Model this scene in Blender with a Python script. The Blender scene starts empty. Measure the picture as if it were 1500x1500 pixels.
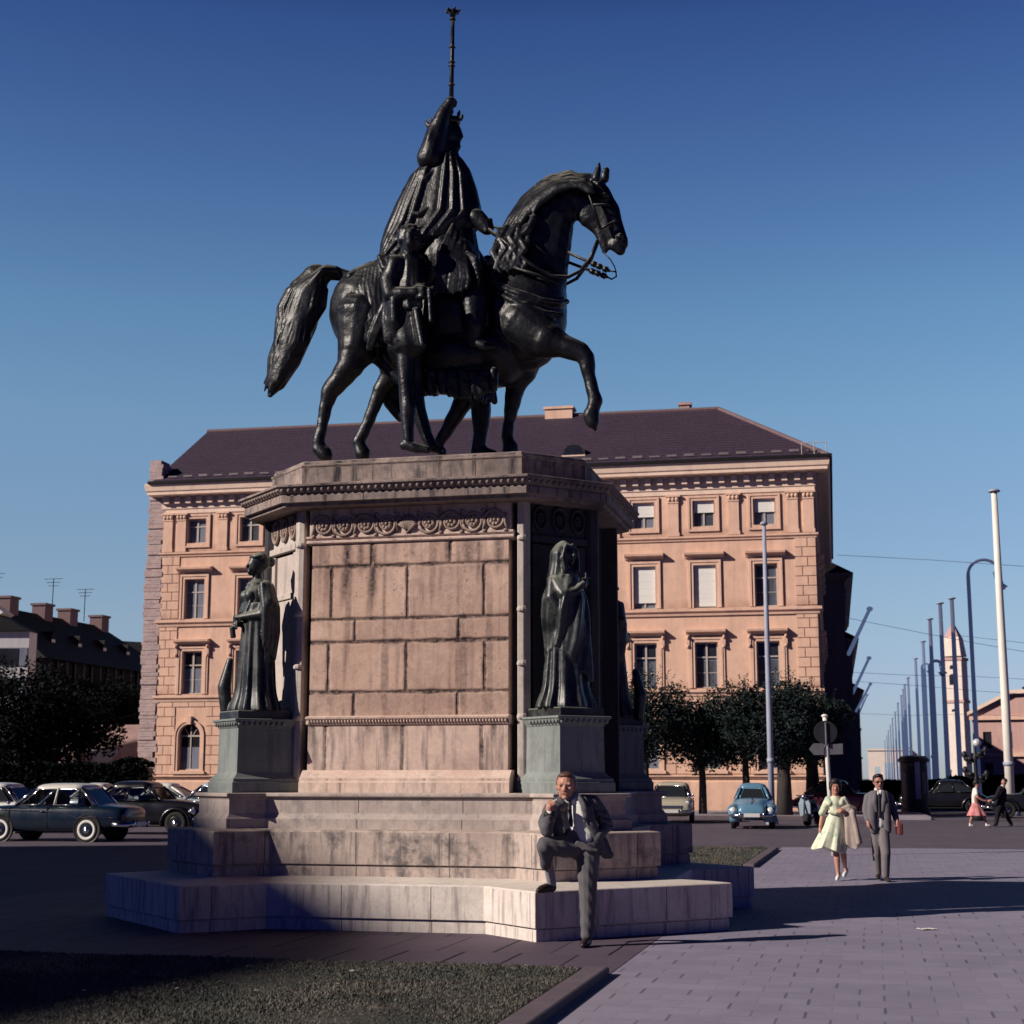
import bpy, bmesh, math, random
import numpy as np
from mathutils import Vector, Matrix, noise as mnoise
random.seed(7)
R = math.radians
PI = math.pi
scene = bpy.context.scene
COL = scene.collection

# ------------------------------------------------------------------ camera
FOC, PITCH, EYE = 2256.0, R(9.8), 1.65
cam_d = bpy.data.cameras.new('camera')
cam = bpy.data.objects.new('camera', cam_d)
COL.objects.link(cam)
cam.location = (0, 0, EYE)
cam.rotation_euler = (R(90) + PITCH, 0, 0)
cam_d.sensor_width = 36
cam_d.sensor_fit = 'HORIZONTAL'
cam_d.lens = FOC / 1500 * 36
cam_d.clip_start = 0.1
cam_d.clip_end = 4000
cam_d.dof.use_dof = True
cam_d.dof.focus_distance = 18.5
cam_d.dof.aperture_fstop = 3.6
scene.camera = cam

def ray(u, v):
    return Vector((u - 750, FOC * math.cos(PITCH) - (750 - v) * math.sin(PITCH), FOC * math.sin(PITCH) + (750 - v) * math.cos(PITCH)))
def at(u, v, Y):
    d = ray(u, v); d = d * (Y / d.y)
    return Vector((d.x, d.y, d.z + EYE))
def ground_pt(u, v, z=0.0):
    d = ray(u, v); d = d * ((z - EYE) / d.z)
    return Vector((d.x, d.y, z))

# ------------------------------------------------------------------ objects
def tag(o, label=None, cat=None, group=None, kind=None):
    if label: o['label'] = label
    if cat: o['category'] = cat
    if group: o['group'] = group
    if kind: o['kind'] = kind
    return o
def thing(name, label, cat, loc=(0, 0, 0), rz=0.0, group=None):
    o = bpy.data.objects.new(name, None)
    COL.objects.link(o)
    o.empty_display_size = 0.2
    o.location = loc
    o.rotation_euler = (0, 0, rz)
    return tag(o, label, cat, group)
CHILDREN = {}
def adopt(o, parent):
    if parent is not None:
        o.parent = parent
        CHILDREN.setdefault(parent.name, []).append(o)
def copy_tree(o, parent=None):
    c = o.copy()
    COL.objects.link(c)
    if parent is not None:
        adopt(c, parent)
    for ch in CHILDREN.get(o.name, []):
        copy_tree(ch, c)
    return c
def dup(o, loc, rz=None, label=None, scale=None):
    c = copy_tree(o)
    c.location = loc
    if rz is not None: c.rotation_euler = (0, 0, rz)
    if scale is not None: c.scale = scale
    if label: c['label'] = label
    return c

# ------------------------------------------------------------------ mesh builder
class MB:
    def __init__(s):
        s.v, s.f, s.at = [], [], []
    def add(s, vs, fs, a=0.0):
        n = len(s.v)
        s.v.extend(tuple(p) for p in vs)
        s.at.extend([a] * len(vs))
        s.f.extend(tuple(i + n for i in f) for f in fs)
        return s
    def box(s, x0, x1, y0, y1, z0, z1, M=None, a=0.0):
        vs = [Vector((x, y, z)) for x in (x0, x1) for y in (y0, y1) for z in (z0, z1)]
        if M is not None: vs = [M @ p for p in vs]
        return s.add(vs, [(0, 1, 3, 2), (4, 6, 7, 5), (0, 4, 5, 1), (2, 3, 7, 6), (0, 2, 6, 4), (1, 5, 7, 3)], a)
    def rings(s, rings, cap0=True, cap1=True, closed=True, a=0.0):
        n = len(rings[0])
        vs = [p for r in rings for p in r]
        fs = []
        for k in range(len(rings) - 1):
            for i in range(n if closed else n - 1):
                j = (i + 1) % n
                fs.append((k * n + i, k * n + j, (k + 1) * n + j, (k + 1) * n + i))
        if cap0: fs.append(tuple(reversed(range(n))))
        if cap1: fs.append(tuple(range((len(rings) - 1) * n, len(rings) * n)))
        return s.add(vs, fs, a)
    def prism(s, poly, z0, z1, a=0.0):
        return s.rings([[(x, y, z0) for x, y in poly], [(x, y, z1) for x, y in poly]], a=a)
    def tube(s, pts, rad, n=8, caps=True, a=0.0):
        pts = [Vector(p) for p in pts]
        if not hasattr(rad, '__len__'): rad = [rad] * len(pts)
        rings = []
        up = None
        for i, p in enumerate(pts):
            d = (pts[min(i + 1, len(pts) - 1)] - pts[max(i - 1, 0)])
            if d.length < 1e-9: d = Vector((0, 0, 1))
            d.normalize()
            if up is None:
                up = Vector((0, 0, 1)) if abs(d.z) < 0.9 else Vector((1, 0, 0))
            x = d.cross(up).normalized()
            y = x.cross(d).normalized()
            up = y
            rings.append([p + (x * math.cos(2 * PI * k / n) + y * math.sin(2 * PI * k / n)) * rad[i] for k in range(n)])
        return s.rings([list(reversed(r)) for r in rings], caps, caps, a=a)
    def lathe(s, prof, n=24, c=(0, 0, 0), M=None, a=0.0):
        rings = []
        for r, z in prof:
            ring = [Vector((c[0] + r * math.cos(2 * PI * k / n), c[1] + r * math.sin(2 * PI * k / n), c[2] + z)) for k in range(n)]
            if M is not None: ring = [M @ p for p in ring]
            rings.append(ring)
        return s.rings(rings, a=a)
    def ell(s, c, r, n=14, m=9, M=None, a=0.0):
        if not hasattr(r, '__len__'): r = (r, r, r)
        c = Vector(c)
        vs = []
        def pt(x, y, z):
            q = Vector((x * r[0], y * r[1], z * r[2]))
            if M is not None: q = M @ q
            return c + q
        vs.append(pt(0, 0, -1))
        for j in range(1, m):
            t = -PI / 2 + PI * j / m
            for i in range(n):
                p = 2 * PI * i / n
                vs.append(pt(math.cos(t) * math.cos(p), math.cos(t) * math.sin(p), math.sin(t)))
        vs.append(pt(0, 0, 1))
        fs = []
        for i in range(n):
            fs.append((0, 1 + (i + 1) % n, 1 + i))
            for j in range(m - 2):
                q, w = 1 + j * n + i, 1 + j * n + (i + 1) % n
                fs.append((q, w, w + n, q + n))
            b = 1 + (m - 2) * n
            fs.append((b + i, b + (i + 1) % n, len(vs) - 1))
        return s.add(vs, fs, a)
    def cap(s, p0, r0, p1, r1, n=12):
        """tapered capsule, closed: the flesh of every figure"""
        p0, p1 = Vector(p0), Vector(p1)
        d = p1 - p0
        L = max(d.length, 1e-6)
        d = d / L
        x = d.cross(Vector((0, 0, 1)) if abs(d.z) < 0.9 else Vector((1, 0, 0))).normalized()
        y = d.cross(x)
        rings = []
        for k in range(5):
            t = -PI / 2 + (PI / 2) * k / 4
            rr = max(r0 * math.cos(t), r0 * 0.02)
            rings.append([p0 + d * (r0 * math.sin(t)) + (x * math.cos(2 * PI * i / n) + y * math.sin(2 * PI * i / n)) * rr for i in range(n)])
        for k in range(5):
            t = (PI / 2) * k / 4
            rr = max(r1 * math.cos(t), r1 * 0.02)
            rings.append([p1 + d * (r1 * math.sin(t)) + (x * math.cos(2 * PI * i / n) + y * math.sin(2 * PI * i / n)) * rr for i in range(n)])
        return s.rings(rings)
    def chain(s, pts, rad, n=12):
        for i in range(len(pts) - 1):
            s.cap(pts[i], rad[i], pts[i + 1], rad[i + 1], n)
        return s
    def mesh(s, name, smooth=False):
        me = bpy.data.meshes.new(name)
        me.from_pydata(s.v, [], s.f)
        me.update()
        if any(s.at):
            at_ = me.attributes.new('wear', 'FLOAT', 'POINT')
            at_.data.foreach_set('value', s.at)
        if smooth:
            me.polygons.foreach_set('use_smooth', [True] * len(me.polygons))
        return me
    def build(s, name, m, parent=None, smooth=False, bevel=0.0, normals=True):
        me = s.mesh(name, smooth)
        if normals:
            b = bmesh.new(); b.from_mesh(me)
            bmesh.ops.recalc_face_normals(b, faces=b.faces)
            b.to_mesh(me); b.free()
        if m is not None: me.materials.append(m)
        o = bpy.data.objects.new(name, me)
        COL.objects.link(o)
        adopt(o, parent)
        if bevel:
            bv = o.modifiers.new('bevel', 'BEVEL')
            bv.width = bevel; bv.segments = 2; bv.limit_method = 'ANGLE'; bv.angle_limit = R(40)
        return o

def bake_modifiers(o):
    dg = bpy.context.evaluated_depsgraph_get()
    dg.update()
    me = bpy.data.meshes.new_from_object(o.evaluated_get(dg))
    old = o.data
    o.modifiers.clear()
    o.data = me
    return o

def blob(name, mb, m, parent=None, voxel=0.02, smooth=4, disp=None, factor=0.5):
    """fuse closed shapes into ONE continuous sculpted surface"""
    me = mb.mesh(name)
    me.materials.append(m)
    o = bpy.data.objects.new(name, me)
    COL.objects.link(o)
    rm = o.modifiers.new('fuse', 'REMESH')
    rm.mode = 'VOXEL'; rm.voxel_size = voxel; rm.adaptivity = 0
    if smooth:
        sm = o.modifiers.new('soften', 'SMOOTH')
        sm.iterations = smooth; sm.factor = factor
    bake_modifiers(o)
    me = o.data
    me.name = name
    if disp is not None:
        n = len(me.vertices)
        co = np.empty(n * 3); no = np.empty(n * 3)
        me.vertices.foreach_get('co', co)
        me.vertex_normals.foreach_get('vector', no)
        co = co.reshape(-1, 3); no = no.reshape(-1, 3)
        co = co + no * disp(co, no)[:, None]
        me.vertices.foreach_set('co', co.ravel())
        me.update()
    me.polygons.foreach_set('use_smooth', [True] * len(me.polygons))
    if not me.materials: me.materials.append(m)
    adopt(o, parent)
    return o

def offset_poly(pts, d):
    """mitred offset of a counter-clockwise polygon, outward for d > 0"""
    n = len(pts)
    out = []
    for i in range(n):
        p0, p1, p2 = Vector(pts[i - 1]), Vector(pts[i]), Vector(pts[(i + 1) % n])
        e1 = (p1 - p0).normalized(); e2 = (p2 - p1).normalized()
        n1 = Vector((e1.y, -e1.x)); n2 = Vector((e2.y, -e2.x))
        b = (n1 + n2)
        k = 1 + n1.dot(n2)
        q = p1 + b * (d / max(k, 0.15))
        out.append((q.x, q.y))
    return out
def profile_loft(mb, poly, prof, a=0.0):
    """sweep a moulding profile [(offset, z)...] round a polygon"""
    mb.rings([[(x, y, z) for x, y in offset_poly(poly, d)] for d, z in prof], a=a)
    return mb

# ------------------------------------------------------------------ materials
def nt(m):
    return m.node_tree.nodes, m.node_tree.links
class Mat:
    def __init__(s, name):
        s.m = bpy.data.materials.new(name)
        s.m.use_nodes = True
        s.N, s.L = nt(s.m)
        s.N.clear()
        s.out = s.N.new('ShaderNodeOutputMaterial')
        s.bsdf = s.N.new('ShaderNodeBsdfPrincipled')
        s.L.new(s.bsdf.outputs[0], s.out.inputs[0])
        s.tc = s.N.new('ShaderNodeTexCoord')
    def node(s, t, **kw):
        n = s.N.new(t)
        for k, v in kw.items(): setattr(n, k, v)
        return n
    def link(s, a, b): s.L.new(a, b)
    def mapping(s, scale=(1, 1, 1), loc=(0, 0, 0), rot=(0, 0, 0), src='Object'):
        mp = s.node('ShaderNodeMapping')
        mp.inputs['Scale'].default_value = scale
        mp.inputs['Location'].default_value = loc
        mp.inputs['Rotation'].default_value = rot
        s.link(s.tc.outputs[src], mp.inputs[0])
        return mp.outputs[0]
    def noise(s, scale=5, detail=6, rough=0.6, vec=None, sc3=None, dist=0.0):
        n = s.node('ShaderNodeTexNoise')
        n.inputs['Scale'].default_value = scale
        n.inputs['Detail'].default_value = detail
        n.inputs['Roughness'].default_value = rough
        n.inputs['Distortion'].default_value = dist
        s.link(vec if vec is not None else s.mapping(sc3 or (1, 1, 1)), n.inputs['Vector'])
        return n.outputs['Fac']
    def ramp(s, fac, stops):
        r = s.node('ShaderNodeValToRGB')
        cr = r.color_ramp
        while len(cr.elements) < len(stops): cr.elements.new(0.5)
        for e, (p, c) in zip(cr.elements, stops):
            e.position = p
            e.color = (c, c, c, 1) if not hasattr(c, '__len__') else (*c, 1)
        s.link(fac, r.inputs[0])
        return r.outputs[0]
    def mix(s, fac, a, b, mode='MIX'):
        n = s.node('ShaderNodeMix', data_type='RGBA', blend_type=mode)
        for sock, val in ((n.inputs[0], fac), (n.inputs[6], a), (n.inputs[7], b)):
            if hasattr(val, 'links'): s.link(val, sock)
            elif hasattr(val, '__len__'): sock.default_value = (*val, 1)
            else: sock.default_value = val
        return n.outputs[2]
    def math(s, op, a, b=0.0, c=None, clamp=False):
        n = s.node('ShaderNodeMath', operation=op)
        n.use_clamp = clamp
        for i, val in enumerate((a, b) if c is None else (a, b, c)):
            if hasattr(val, 'links'): s.link(val, n.inputs[i])
            else: n.inputs[i].default_value = val
        return n.outputs[0]
    def attr(s, name):
        n = s.node('ShaderNodeAttribute', attribute_name=name)
        return n.outputs['Fac']
    def color(s, c):
        if hasattr(c, 'links'): s.link(c, s.bsdf.inputs['Base Color'])
        else: s.bsdf.inputs['Base Color'].default_value = (*c, 1)
        return s
    def rough(s, r):
        if hasattr(r, 'links'): s.link(r, s.bsdf.inputs['Roughness'])
        else: s.bsdf.inputs['Roughness'].default_value = r
        return s
    def spec(s, v): s.bsdf.inputs['Specular IOR Level'].default_value = v; return s
    def metal(s, v): s.bsdf.inputs['Metallic'].default_value = v; return s
    def bump(s, h, strength=0.3, dist=0.02):
        b = s.node('ShaderNodeBump')
        b.inputs['Strength'].default_value = strength
        b.inputs['Distance'].default_value = dist
        s.link(h, b.inputs['Height'])
        s.link(b.outputs[0], s.bsdf.inputs['Normal'])
        return s
def simple(name, col, rough=0.6, metal=0.0, spec=0.4, var=0.18, scale=6.0, bump=0.0, sc3=None):
    """a plain surface with procedural tone variation"""
    k = Mat(name)
    n = k.noise(scale, 5, 0.6, sc3=sc3)
    f = k.ramp(n, [(0.3, 0.0), (0.7, 1.0)])
    dark = tuple(c * (1 - var) for c in col); light = tuple(min(c * (1 + var), 0.95) for c in col)
    k.color(k.mix(f, dark, light)).rough(rough).metal(metal).spec(spec)
    if bump: k.bump(n, bump, 0.01)
    return k.m
# ------------------------------------------------------------------ light and sky
SUN_AZ, SUN_EL = R(22), R(28)                      # light travels to +x and a little away from us
sun_dir = Vector((math.cos(SUN_AZ) * math.cos(SUN_EL), math.sin(SUN_AZ) * math.cos(SUN_EL), -math.sin(SUN_EL)))
sd = bpy.data.lights.new('sun', 'SUN')
sun = bpy.data.objects.new('sun', sd)
COL.objects.link(sun)
sd.energy = 5.0
sd.angle = R(0.5)
sd.color = (1.0, 0.90, 0.79)
sun.location = (-30, -10, 40)
sun.rotation_euler = sun_dir.to_track_quat('-Z', 'Y').to_euler()

world = bpy.data.worlds.new('World')
scene.world = world
world.use_nodes = True
wn, wl = world.node_tree.nodes, world.node_tree.links
wn.clear()
wo = wn.new('ShaderNodeOutputWorld')
bg = wn.new('ShaderNodeBackground')
sky = wn.new('ShaderNodeTexSky')
sky.sky_type = 'NISHITA'
sky.sun_disc = False
sky.sun_elevation = SUN_EL
sky.sun_rotation = math.atan2(-sun_dir.x, -sun_dir.y)
sky.altitude = 500
sky.air_density = 1.0
sky.dust_density = 0.3
sky.ozone_density = 3.0
bg.inputs['Strength'].default_value = 0.14
# zenith darkened to deep blue to cut the fill light, pale and hazy low down
tcw = wn.new('ShaderNodeTexCoord')
sep = wn.new('ShaderNodeSeparateXYZ')
wl.new(tcw.outputs['Generated'], sep.inputs[0])
rmp = wn.new('ShaderNodeValToRGB')
SKY_STOPS = [(0.0, (0.44, 0.49, 0.70)), (0.017, (0.455, 0.50, 0.71)), (0.06, (0.56, 0.555, 0.70)), (0.10, (0.64, 0.625, 0.675)), (0.165, (0.69, 0.70, 0.725)), (0.229, (0.73, 0.80, 0.79)), (0.29, (0.64, 0.775, 0.81)), (0.35, (0.50, 0.63, 0.76)), (0.407, (0.37, 0.49, 0.70)), (0.46, (0.270, 0.372, 0.62)), (0.53, (0.05, 0.085, 0.28)), (0.62, (0.012, 0.026, 0.16)), (1.0, (0.003, 0.009, 0.10))]
cr = rmp.color_ramp
while len(cr.elements) < len(SKY_STOPS): cr.elements.new(0.5)
for e, (p, c) in zip(cr.elements, SKY_STOPS):
    e.position = p; e.color = (*c, 1)
wl.new(sep.outputs[2], rmp.inputs[0])
mul = wn.new('ShaderNodeMix'); mul.data_type = 'RGBA'; mul.blend_type = 'MULTIPLY'
mul.inputs[0].default_value = 1.0
wl.new(sky.outputs[0], mul.inputs[6])
wl.new(rmp.outputs[0], mul.inputs[7])
# sky beside and behind the viewer dimmed and tinted navy to deepen the shadows
dim = wn.new('ShaderNodeMapRange'); dim.interpolation_type = 'SMOOTHSTEP'
dim.inputs['From Min'].default_value = 0.20; dim.inputs['From Max'].default_value = 0.84
wl.new(sep.outputs[1], dim.inputs['Value'])
dmix = wn.new('ShaderNodeMix'); dmix.data_type = 'RGBA'
dmix.inputs[6].default_value = (0.040, 0.062, 0.27, 1); dmix.inputs[7].default_value = (1, 1, 1, 1)
wl.new(dim.outputs[0], dmix.inputs[0])
mul2 = wn.new('ShaderNodeMix'); mul2.data_type = 'RGBA'; mul2.blend_type = 'MULTIPLY'
mul2.inputs[0].default_value = 1.0
wl.new(mul.outputs[2], mul2.inputs[6]); wl.new(dmix.outputs[2], mul2.inputs[7])
wl.new(mul2.outputs[2], bg.inputs[0])
wl.new(bg.outputs[0], wo.inputs[0])

scene.view_settings.view_transform = 'Standard'
scene.view_settings.look = 'None'
scene.view_settings.exposure = 0
scene.view_settings.gamma = 1
scene.cycles.max_bounces = 6
scene.cycles.diffuse_bounces = 1
scene.cycles.glossy_bounces = 3
scene.cycles.transparent_max_bounces = 6
scene.cycles.use_denoising = True
# ------------------------------------------------------------------ monument frame
MC = Vector((-0.898, 19.909)); MPH = R(13.106)
e1 = Vector((math.cos(MPH), -math.sin(MPH))); e2 = Vector((-math.sin(MPH), -math.cos(MPH)))
def mon(a, b, z=0.0):
    p = MC + e1 * a + e2 * b
    return Vector((p.x, p.y, z))
def mon_uv(u, v, b):
    """where the line of sight meets the upright plane b = const of the monument: (a, z)"""
    d = ray(u, v)
    k = (b + MC.dot(e2)) / (Vector((d.x, d.y)).dot(e2))
    P = Vector((d.x * k, d.y * k))
    return ((P - MC).dot(e1), d.z * k + EYE)
AB = 0.374
def octo(A, B, c):
    return [(A - c, -B), (A, -B + c), (A, B - c), (A - c, B), (-A + c, B), (-A, B - c), (-A, -B + c), (-A + c, -B)]
def star(o, w, f):
    s = 0.70711
    na, nb = o + AB - s * w, o + s * w
    fa, fb = o + AB + s * w, o - s * w
    d = nb - f
    q = [(na - d, -f), (na, -nb), (fa, -fb), (fa - d, -(fb - d)), (fa - d, fb - d), (fa, fb), (na, nb), (na - d, f)]
    return q + [(-x, y) for x, y in reversed(q)]
S1 = star(2.503, 1.298, 2.70); S2 = star(2.094, 0.758, 2.148); S3 = star(1.929, 0.533, 1.963)

# ------------------------------------------------------------------ stone
def stone(name, base, light, stain, streak=0.5, stain_amt=0.5, joint=0.95, moss=None, rough=0.85, bumpk=0.35, z_top=None):
    k = Mat(name)
    geo = k.node('ShaderNodeSeparateXYZ'); k.link(k.tc.outputs['Object'], geo.inputs[0])
    nor = k.node('ShaderNodeSeparateXYZ'); k.link(k.tc.outputs['Normal'], nor.inputs[0])
    t = k.math('SUBTRACT', k.math('MULTIPLY', geo.outputs[1], nor.outputs[0]), k.math('MULTIPLY', geo.outputs[0], nor.outputs[1]))
    cv = k.node('ShaderNodeCombineXYZ')
    k.link(t, cv.inputs[0]); k.link(k.math('MULTIPLY', geo.outputs[2], 0.09), cv.inputs[1])
    big = k.noise(1.1, 5, 0.65)
    fine = k.noise(26, 6, 0.7)
    strk = k.noise(9.0, 6, 0.65, vec=cv.outputs[0])
    mid = k.noise(4.5, 6, 0.7)
    c = k.mix(k.ramp(big, [(0.35, 0.0), (0.65, 1.0)]), base, light)
    c = k.mix(k.math('MULTIPLY', k.ramp(fine, [(0.35, 1.0), (0.6, 0.0)]), 0.15), c, stain)
    blot = k.ramp(k.math('ADD', k.math('MULTIPLY', mid, 0.6), k.math('MULTIPLY', big, 0.5)), [(0.55, 0.0), (0.7, 1.0)])
    if moss: c = k.mix(k.math('MULTIPLY', blot, stain_amt), c, moss)
    else: c = k.mix(k.math('MULTIPLY', blot, stain_amt), c, stain)
    up = k.math('ABSOLUTE', nor.outputs[2])
    side = k.math('SUBTRACT', 1.0, up, clamp=True)
    sf = k.math('MULTIPLY', k.math('MULTIPLY', k.ramp(strk, [(0.50, 0.0), (0.66, 1.0)]), streak), side)
    c = k.mix(sf, c, stain)
    if joint:
        fr = k.math('FRACT', k.math('ADD', k.math('DIVIDE', t, joint), 0.37))
        j = k.math('MULTIPLY', k.math('LESS_THAN', fr, 0.012 / joint), side)
        c = k.mix(k.math('MULTIPLY', j, 0.75), c, tuple(x * 0.25 for x in stain))
    wear = k.attr('wear')
    wn_ = k.math('MULTIPLY', wear, k.ramp(k.noise(17, 5, 0.75), [(0.3, 0.45), (0.6, 1.0)]), clamp=True)
    c = k.mix(wn_, c, tuple(x * 0.32 for x in stain))
    k.color(c).rough(rough).spec(0.25)
    h = k.math('ADD', k.math('MULTIPLY', fine, 0.6), k.math('MULTIPLY', mid, 0.5))
    k.bump(h, bumpk, 0.012)
    return k.m
M_STEP1 = stone('limestone_pale', (0.66, 0.575, 0.525), (0.86, 0.77, 0.70), (0.16, 0.12, 0.135), 0.7, 0.25, 1.02)
M_STEP2 = stone('limestone_stained', (0.42, 0.335, 0.30), (0.68, 0.55, 0.475), (0.075, 0.065, 0.08), 0.7, 0.85, 1.10, moss=(0.075, 0.072, 0.085))
M_STEP3 = stone('limestone_grey', (0.42, 0.345, 0.32), (0.60, 0.50, 0.445), (0.14, 0.12, 0.13), 0.45, 0.60, 1.25, moss=(0.15, 0.14, 0.15))
M_DIE = stone('sandstone_pink', (0.57, 0.375, 0.30), (0.82, 0.58, 0.465), (0.085, 0.06, 0.075), 0.32, 0.34, None, bumpk=0.32)
M_DADO = stone('sandstone_dado', (0.64, 0.46, 0.39), (0.84, 0.65, 0.55), (0.08, 0.06, 0.075), 0.60, 0.32, None, bumpk=0.32)
M_CORN = stone('cornice_stone', (0.13, 0.105, 0.105), (0.46, 0.355, 0.31), (0.022, 0.021, 0.03), 0.95, 0.85, 1.3, moss=(0.075, 0.072, 0.085))
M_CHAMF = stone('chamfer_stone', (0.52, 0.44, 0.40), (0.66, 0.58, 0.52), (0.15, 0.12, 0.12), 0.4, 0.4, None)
M_SHADEC = stone('shaded_sooty_stone', (0.045, 0.042, 0.05), (0.075, 0.07, 0.08), (0.02, 0.02, 0.026), 0.5, 0.5, None)  # dark copy for the shaded side: soot plus shade put into the colour
M_CORND = stone('sooted_cornice', (0.07, 0.065, 0.075), (0.12, 0.11, 0.12), (0.025, 0.025, 0.032), 0.6, 0.6, 1.3)
M_PIER = stone('green_granite', (0.19, 0.215, 0.21), (0.285, 0.31, 0.30), (0.085, 0.095, 0.10), 0.45, 0.45, None)
M_FRIEZE = stone('frieze_stone', (0.30, 0.215, 0.19), (0.44, 0.33, 0.28), (0.09, 0.065, 0.06), 0.3, 0.6, None)

pedestal = thing('monument_pedestal', 'tall pink sandstone monument pedestal with carved frieze, heavy cornice and three stone steps', 'pedestal', (MC.x, MC.y, 0), -MPH)

# steps: plinth course, overhanging block course, tread that falls outward
def step(poly, nxt, z0, z1, zp, m, inset=0.035, lip=0.0, zn=None):
    mb = MB()
    prof = [(-inset, z0 - 0.06), (-inset, zp - 0.012), (-inset - 0.012, zp - 0.010), (-inset - 0.012, zp + 0.004), (0.0, zp + 0.006)]
    if lip: prof += [(0.0, z1 - 0.10), (-0.02, z1 - 0.085), (-0.015, z1 - 0.06), (lip, z1 - 0.045)]
    prof += [(lip, z1 - 0.012), (lip - 0.012, z1)]
    rings = [[(x, y, z) for x, y in offset_poly(poly, d)] for d, z in prof]
    rings.append([(x, y, zn or z1 + 0.03) for x, y in offset_poly(nxt, -0.06)])
    mb.rings(rings)
    return mb.build('step', m, pedestal, bevel=0.012)
step(S1, S2, 0.0, 0.508, 0.135, M_STEP1, 0.03, zn=0.552)
step(S2, S3, 0.552, 1.056, 0.675, M_STEP2, 0.025, zn=1.082)
# third course: lower plinth projects, moulded cap
mb = MB()
prof = [(0.0, 1.03), (0.0, 1.185), (-0.02, 1.20), (-0.045, 1.235), (-0.05, 1.25), (-0.05, 1.405), (-0.04, 1.415), (-0.045, 1.425), (0.0, 1.438), (0.0, 1.468), (-0.01, 1.479)]
S4 = octo(1.9, 1.25, 0.66)
rings = [[(x, y, z) for x, y in offset_poly(S3, d)] for d, z in prof]
rings.append([(x * 0.75, y * 0.6, 1.482) for x, y in S3])
mb.rings(rings)
mb.build('step', M_STEP3, pedestal, bevel=0.008)

# die: recessed core, corner posts, blocks
DA, DB, DC = 2.178, 1.527, 0.762
die_oct = octo(DA, DB, DC)
core = MB()
profile_loft(core, die_oct, [(-0.20, 1.46), (-0.20, 4.98)])
core.build('die_core', M_SHADEC, pedestal)
HF = DA - DC                                     # half width of the long face
for sx in (-1, 1):
    for sy in (-1, 1):
        posts = MB()
        p0 = (sx * (HF - 0.075), sy * DB); p1 = (sx * HF, sy * DB)
        q = 0.70711
        p2 = (sx * (HF + 0.10 * q), sy * (DB - 0.10 * q))
        p3 = (sx * (HF - 0.01), sy * (DB - 0.30)); p4 = (sx * (HF - 0.075), sy * (DB - 0.25))
        posts.prism([p0, p1, p2, p3, p4], 1.47, 4.97)
        for z in (2.36, 2.98, 3.62, 4.47):                  # annulets on the slim corner shafts
            posts.lathe([(0.0, -0.03), (0.062, -0.03), (0.07, -0.005), (0.06, 0.03), (0.0, 0.035)], 10, (sx * (HF - 0.02), sy * (DB - 0.03), z))
        posts.build('corner_post', M_CHAMF, pedestal, bevel=0.01)
        posts = MB()
        r0 = (sx * DA, sy * (DB - DC)); r1 = (sx * (DA - 0.10 * 0.70711), sy * (DB - DC + 0.10 * 0.70711))
        r2 = (sx * (DA - 0.3), sy * (DB - DC + 0.02)); r3 = (sx * (DA - 0.22), sy * (DB - DC - 0.09)); r4 = (sx * DA, sy * (DB - DC - 0.09))
        posts.prism([r0, r1, r2, r3, r4], 1.47, 4.97)
        posts.build('corner_post', M_SHADEC, pedestal, bevel=0.01)
# chamfer panels with light framing
for sx in (-1, 1):
    for sy in (-1, 1):
        ch = MB()
        q = 0.70711
        cx, cy = sx * (HF + DC / 2), sy * (DB - DC / 2)
        tx, ty = sx * q, -sy * q                        # along the face
        nx, ny = sx * q, sy * q
        half = DC / q / 2 - 0.16
        def P(t, d): return (cx + tx * t + nx * d, cy + ty * t + ny * d)
        for (t0, t1, z0, z1, d) in ((-half, half, 1.48, 2.42, -0.06), (-half, half, 2.46, 4.42, -0.075), (-half - 0.02, half + 0.02, 4.44, 4.52, -0.01), (-half, half, 4.52, 4.95, -0.06),
                                    (-half, -half + 0.10, 2.46, 4.42, -0.04), (half - 0.10, half, 2.46, 4.42, -0.04), (-half + 0.101, half - 0.101, 3.85, 3.92, -0.05), (-half + 0.101, half - 0.101, 2.50, 2.60, -0.045)):
            ch.prism([P(t0, -0.25), P(t1, -0.25), P(t1, d), P(t0, d)], z0, z1)
        ch.build('chamfer_panel', M_CHAMF if sx < 0 else M_SHADEC, pedestal, bevel=0.008)  # right-hand panels take the copy with shade in its colour
for sx in (-1, 1):
    for sy in (-1, 1):
        q = 0.70711
        cx, cy = sx * (HF + DC / 2), sy * (DB - DC / 2)
        for i in (-1, 0, 1):
            t = i * 0.27
            ros = MB()
            px, py = cx + sx * q * t + sx * q * -0.05, cy - sy * q * t + sy * q * -0.05
            F = Matrix.Translation((px, py, 4.735)) @ Matrix.Rotation(math.atan2(sy * q, sx * q), 4, 'Z') @ Matrix.Rotation(PI / 2, 4, 'Y')
            ros.lathe([(0.085, 0.0), (0.115, 0.0), (0.12, 0.02), (0.10, 0.035), (0.085, 0.02), (0.085, 0.0)], 20, M=F @ Matrix.Diagonal((1.35, 0.9, 1, 1)))
            ros.lathe([(0.0, -0.01), (0.083, -0.01), (0.083, 0.004), (0.0, 0.004)], 18, M=F @ Matrix.Diagonal((1.3, 0.9, 1, 1)), a=0.9)
            for p in range(8):
                an = p * PI / 4
                ros.ell(F @ Vector((math.cos(an) * 0.045, math.sin(an) * 0.035, 0.012)), 0.02, 8, 5)
            ros.ell(F @ Vector((0, 0, 0.02)), 0.02, 8, 5)
            ros.build('rosette', M_FRIEZE if sx < 0 else M_SHADEC, pedestal, smooth=True)

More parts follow.
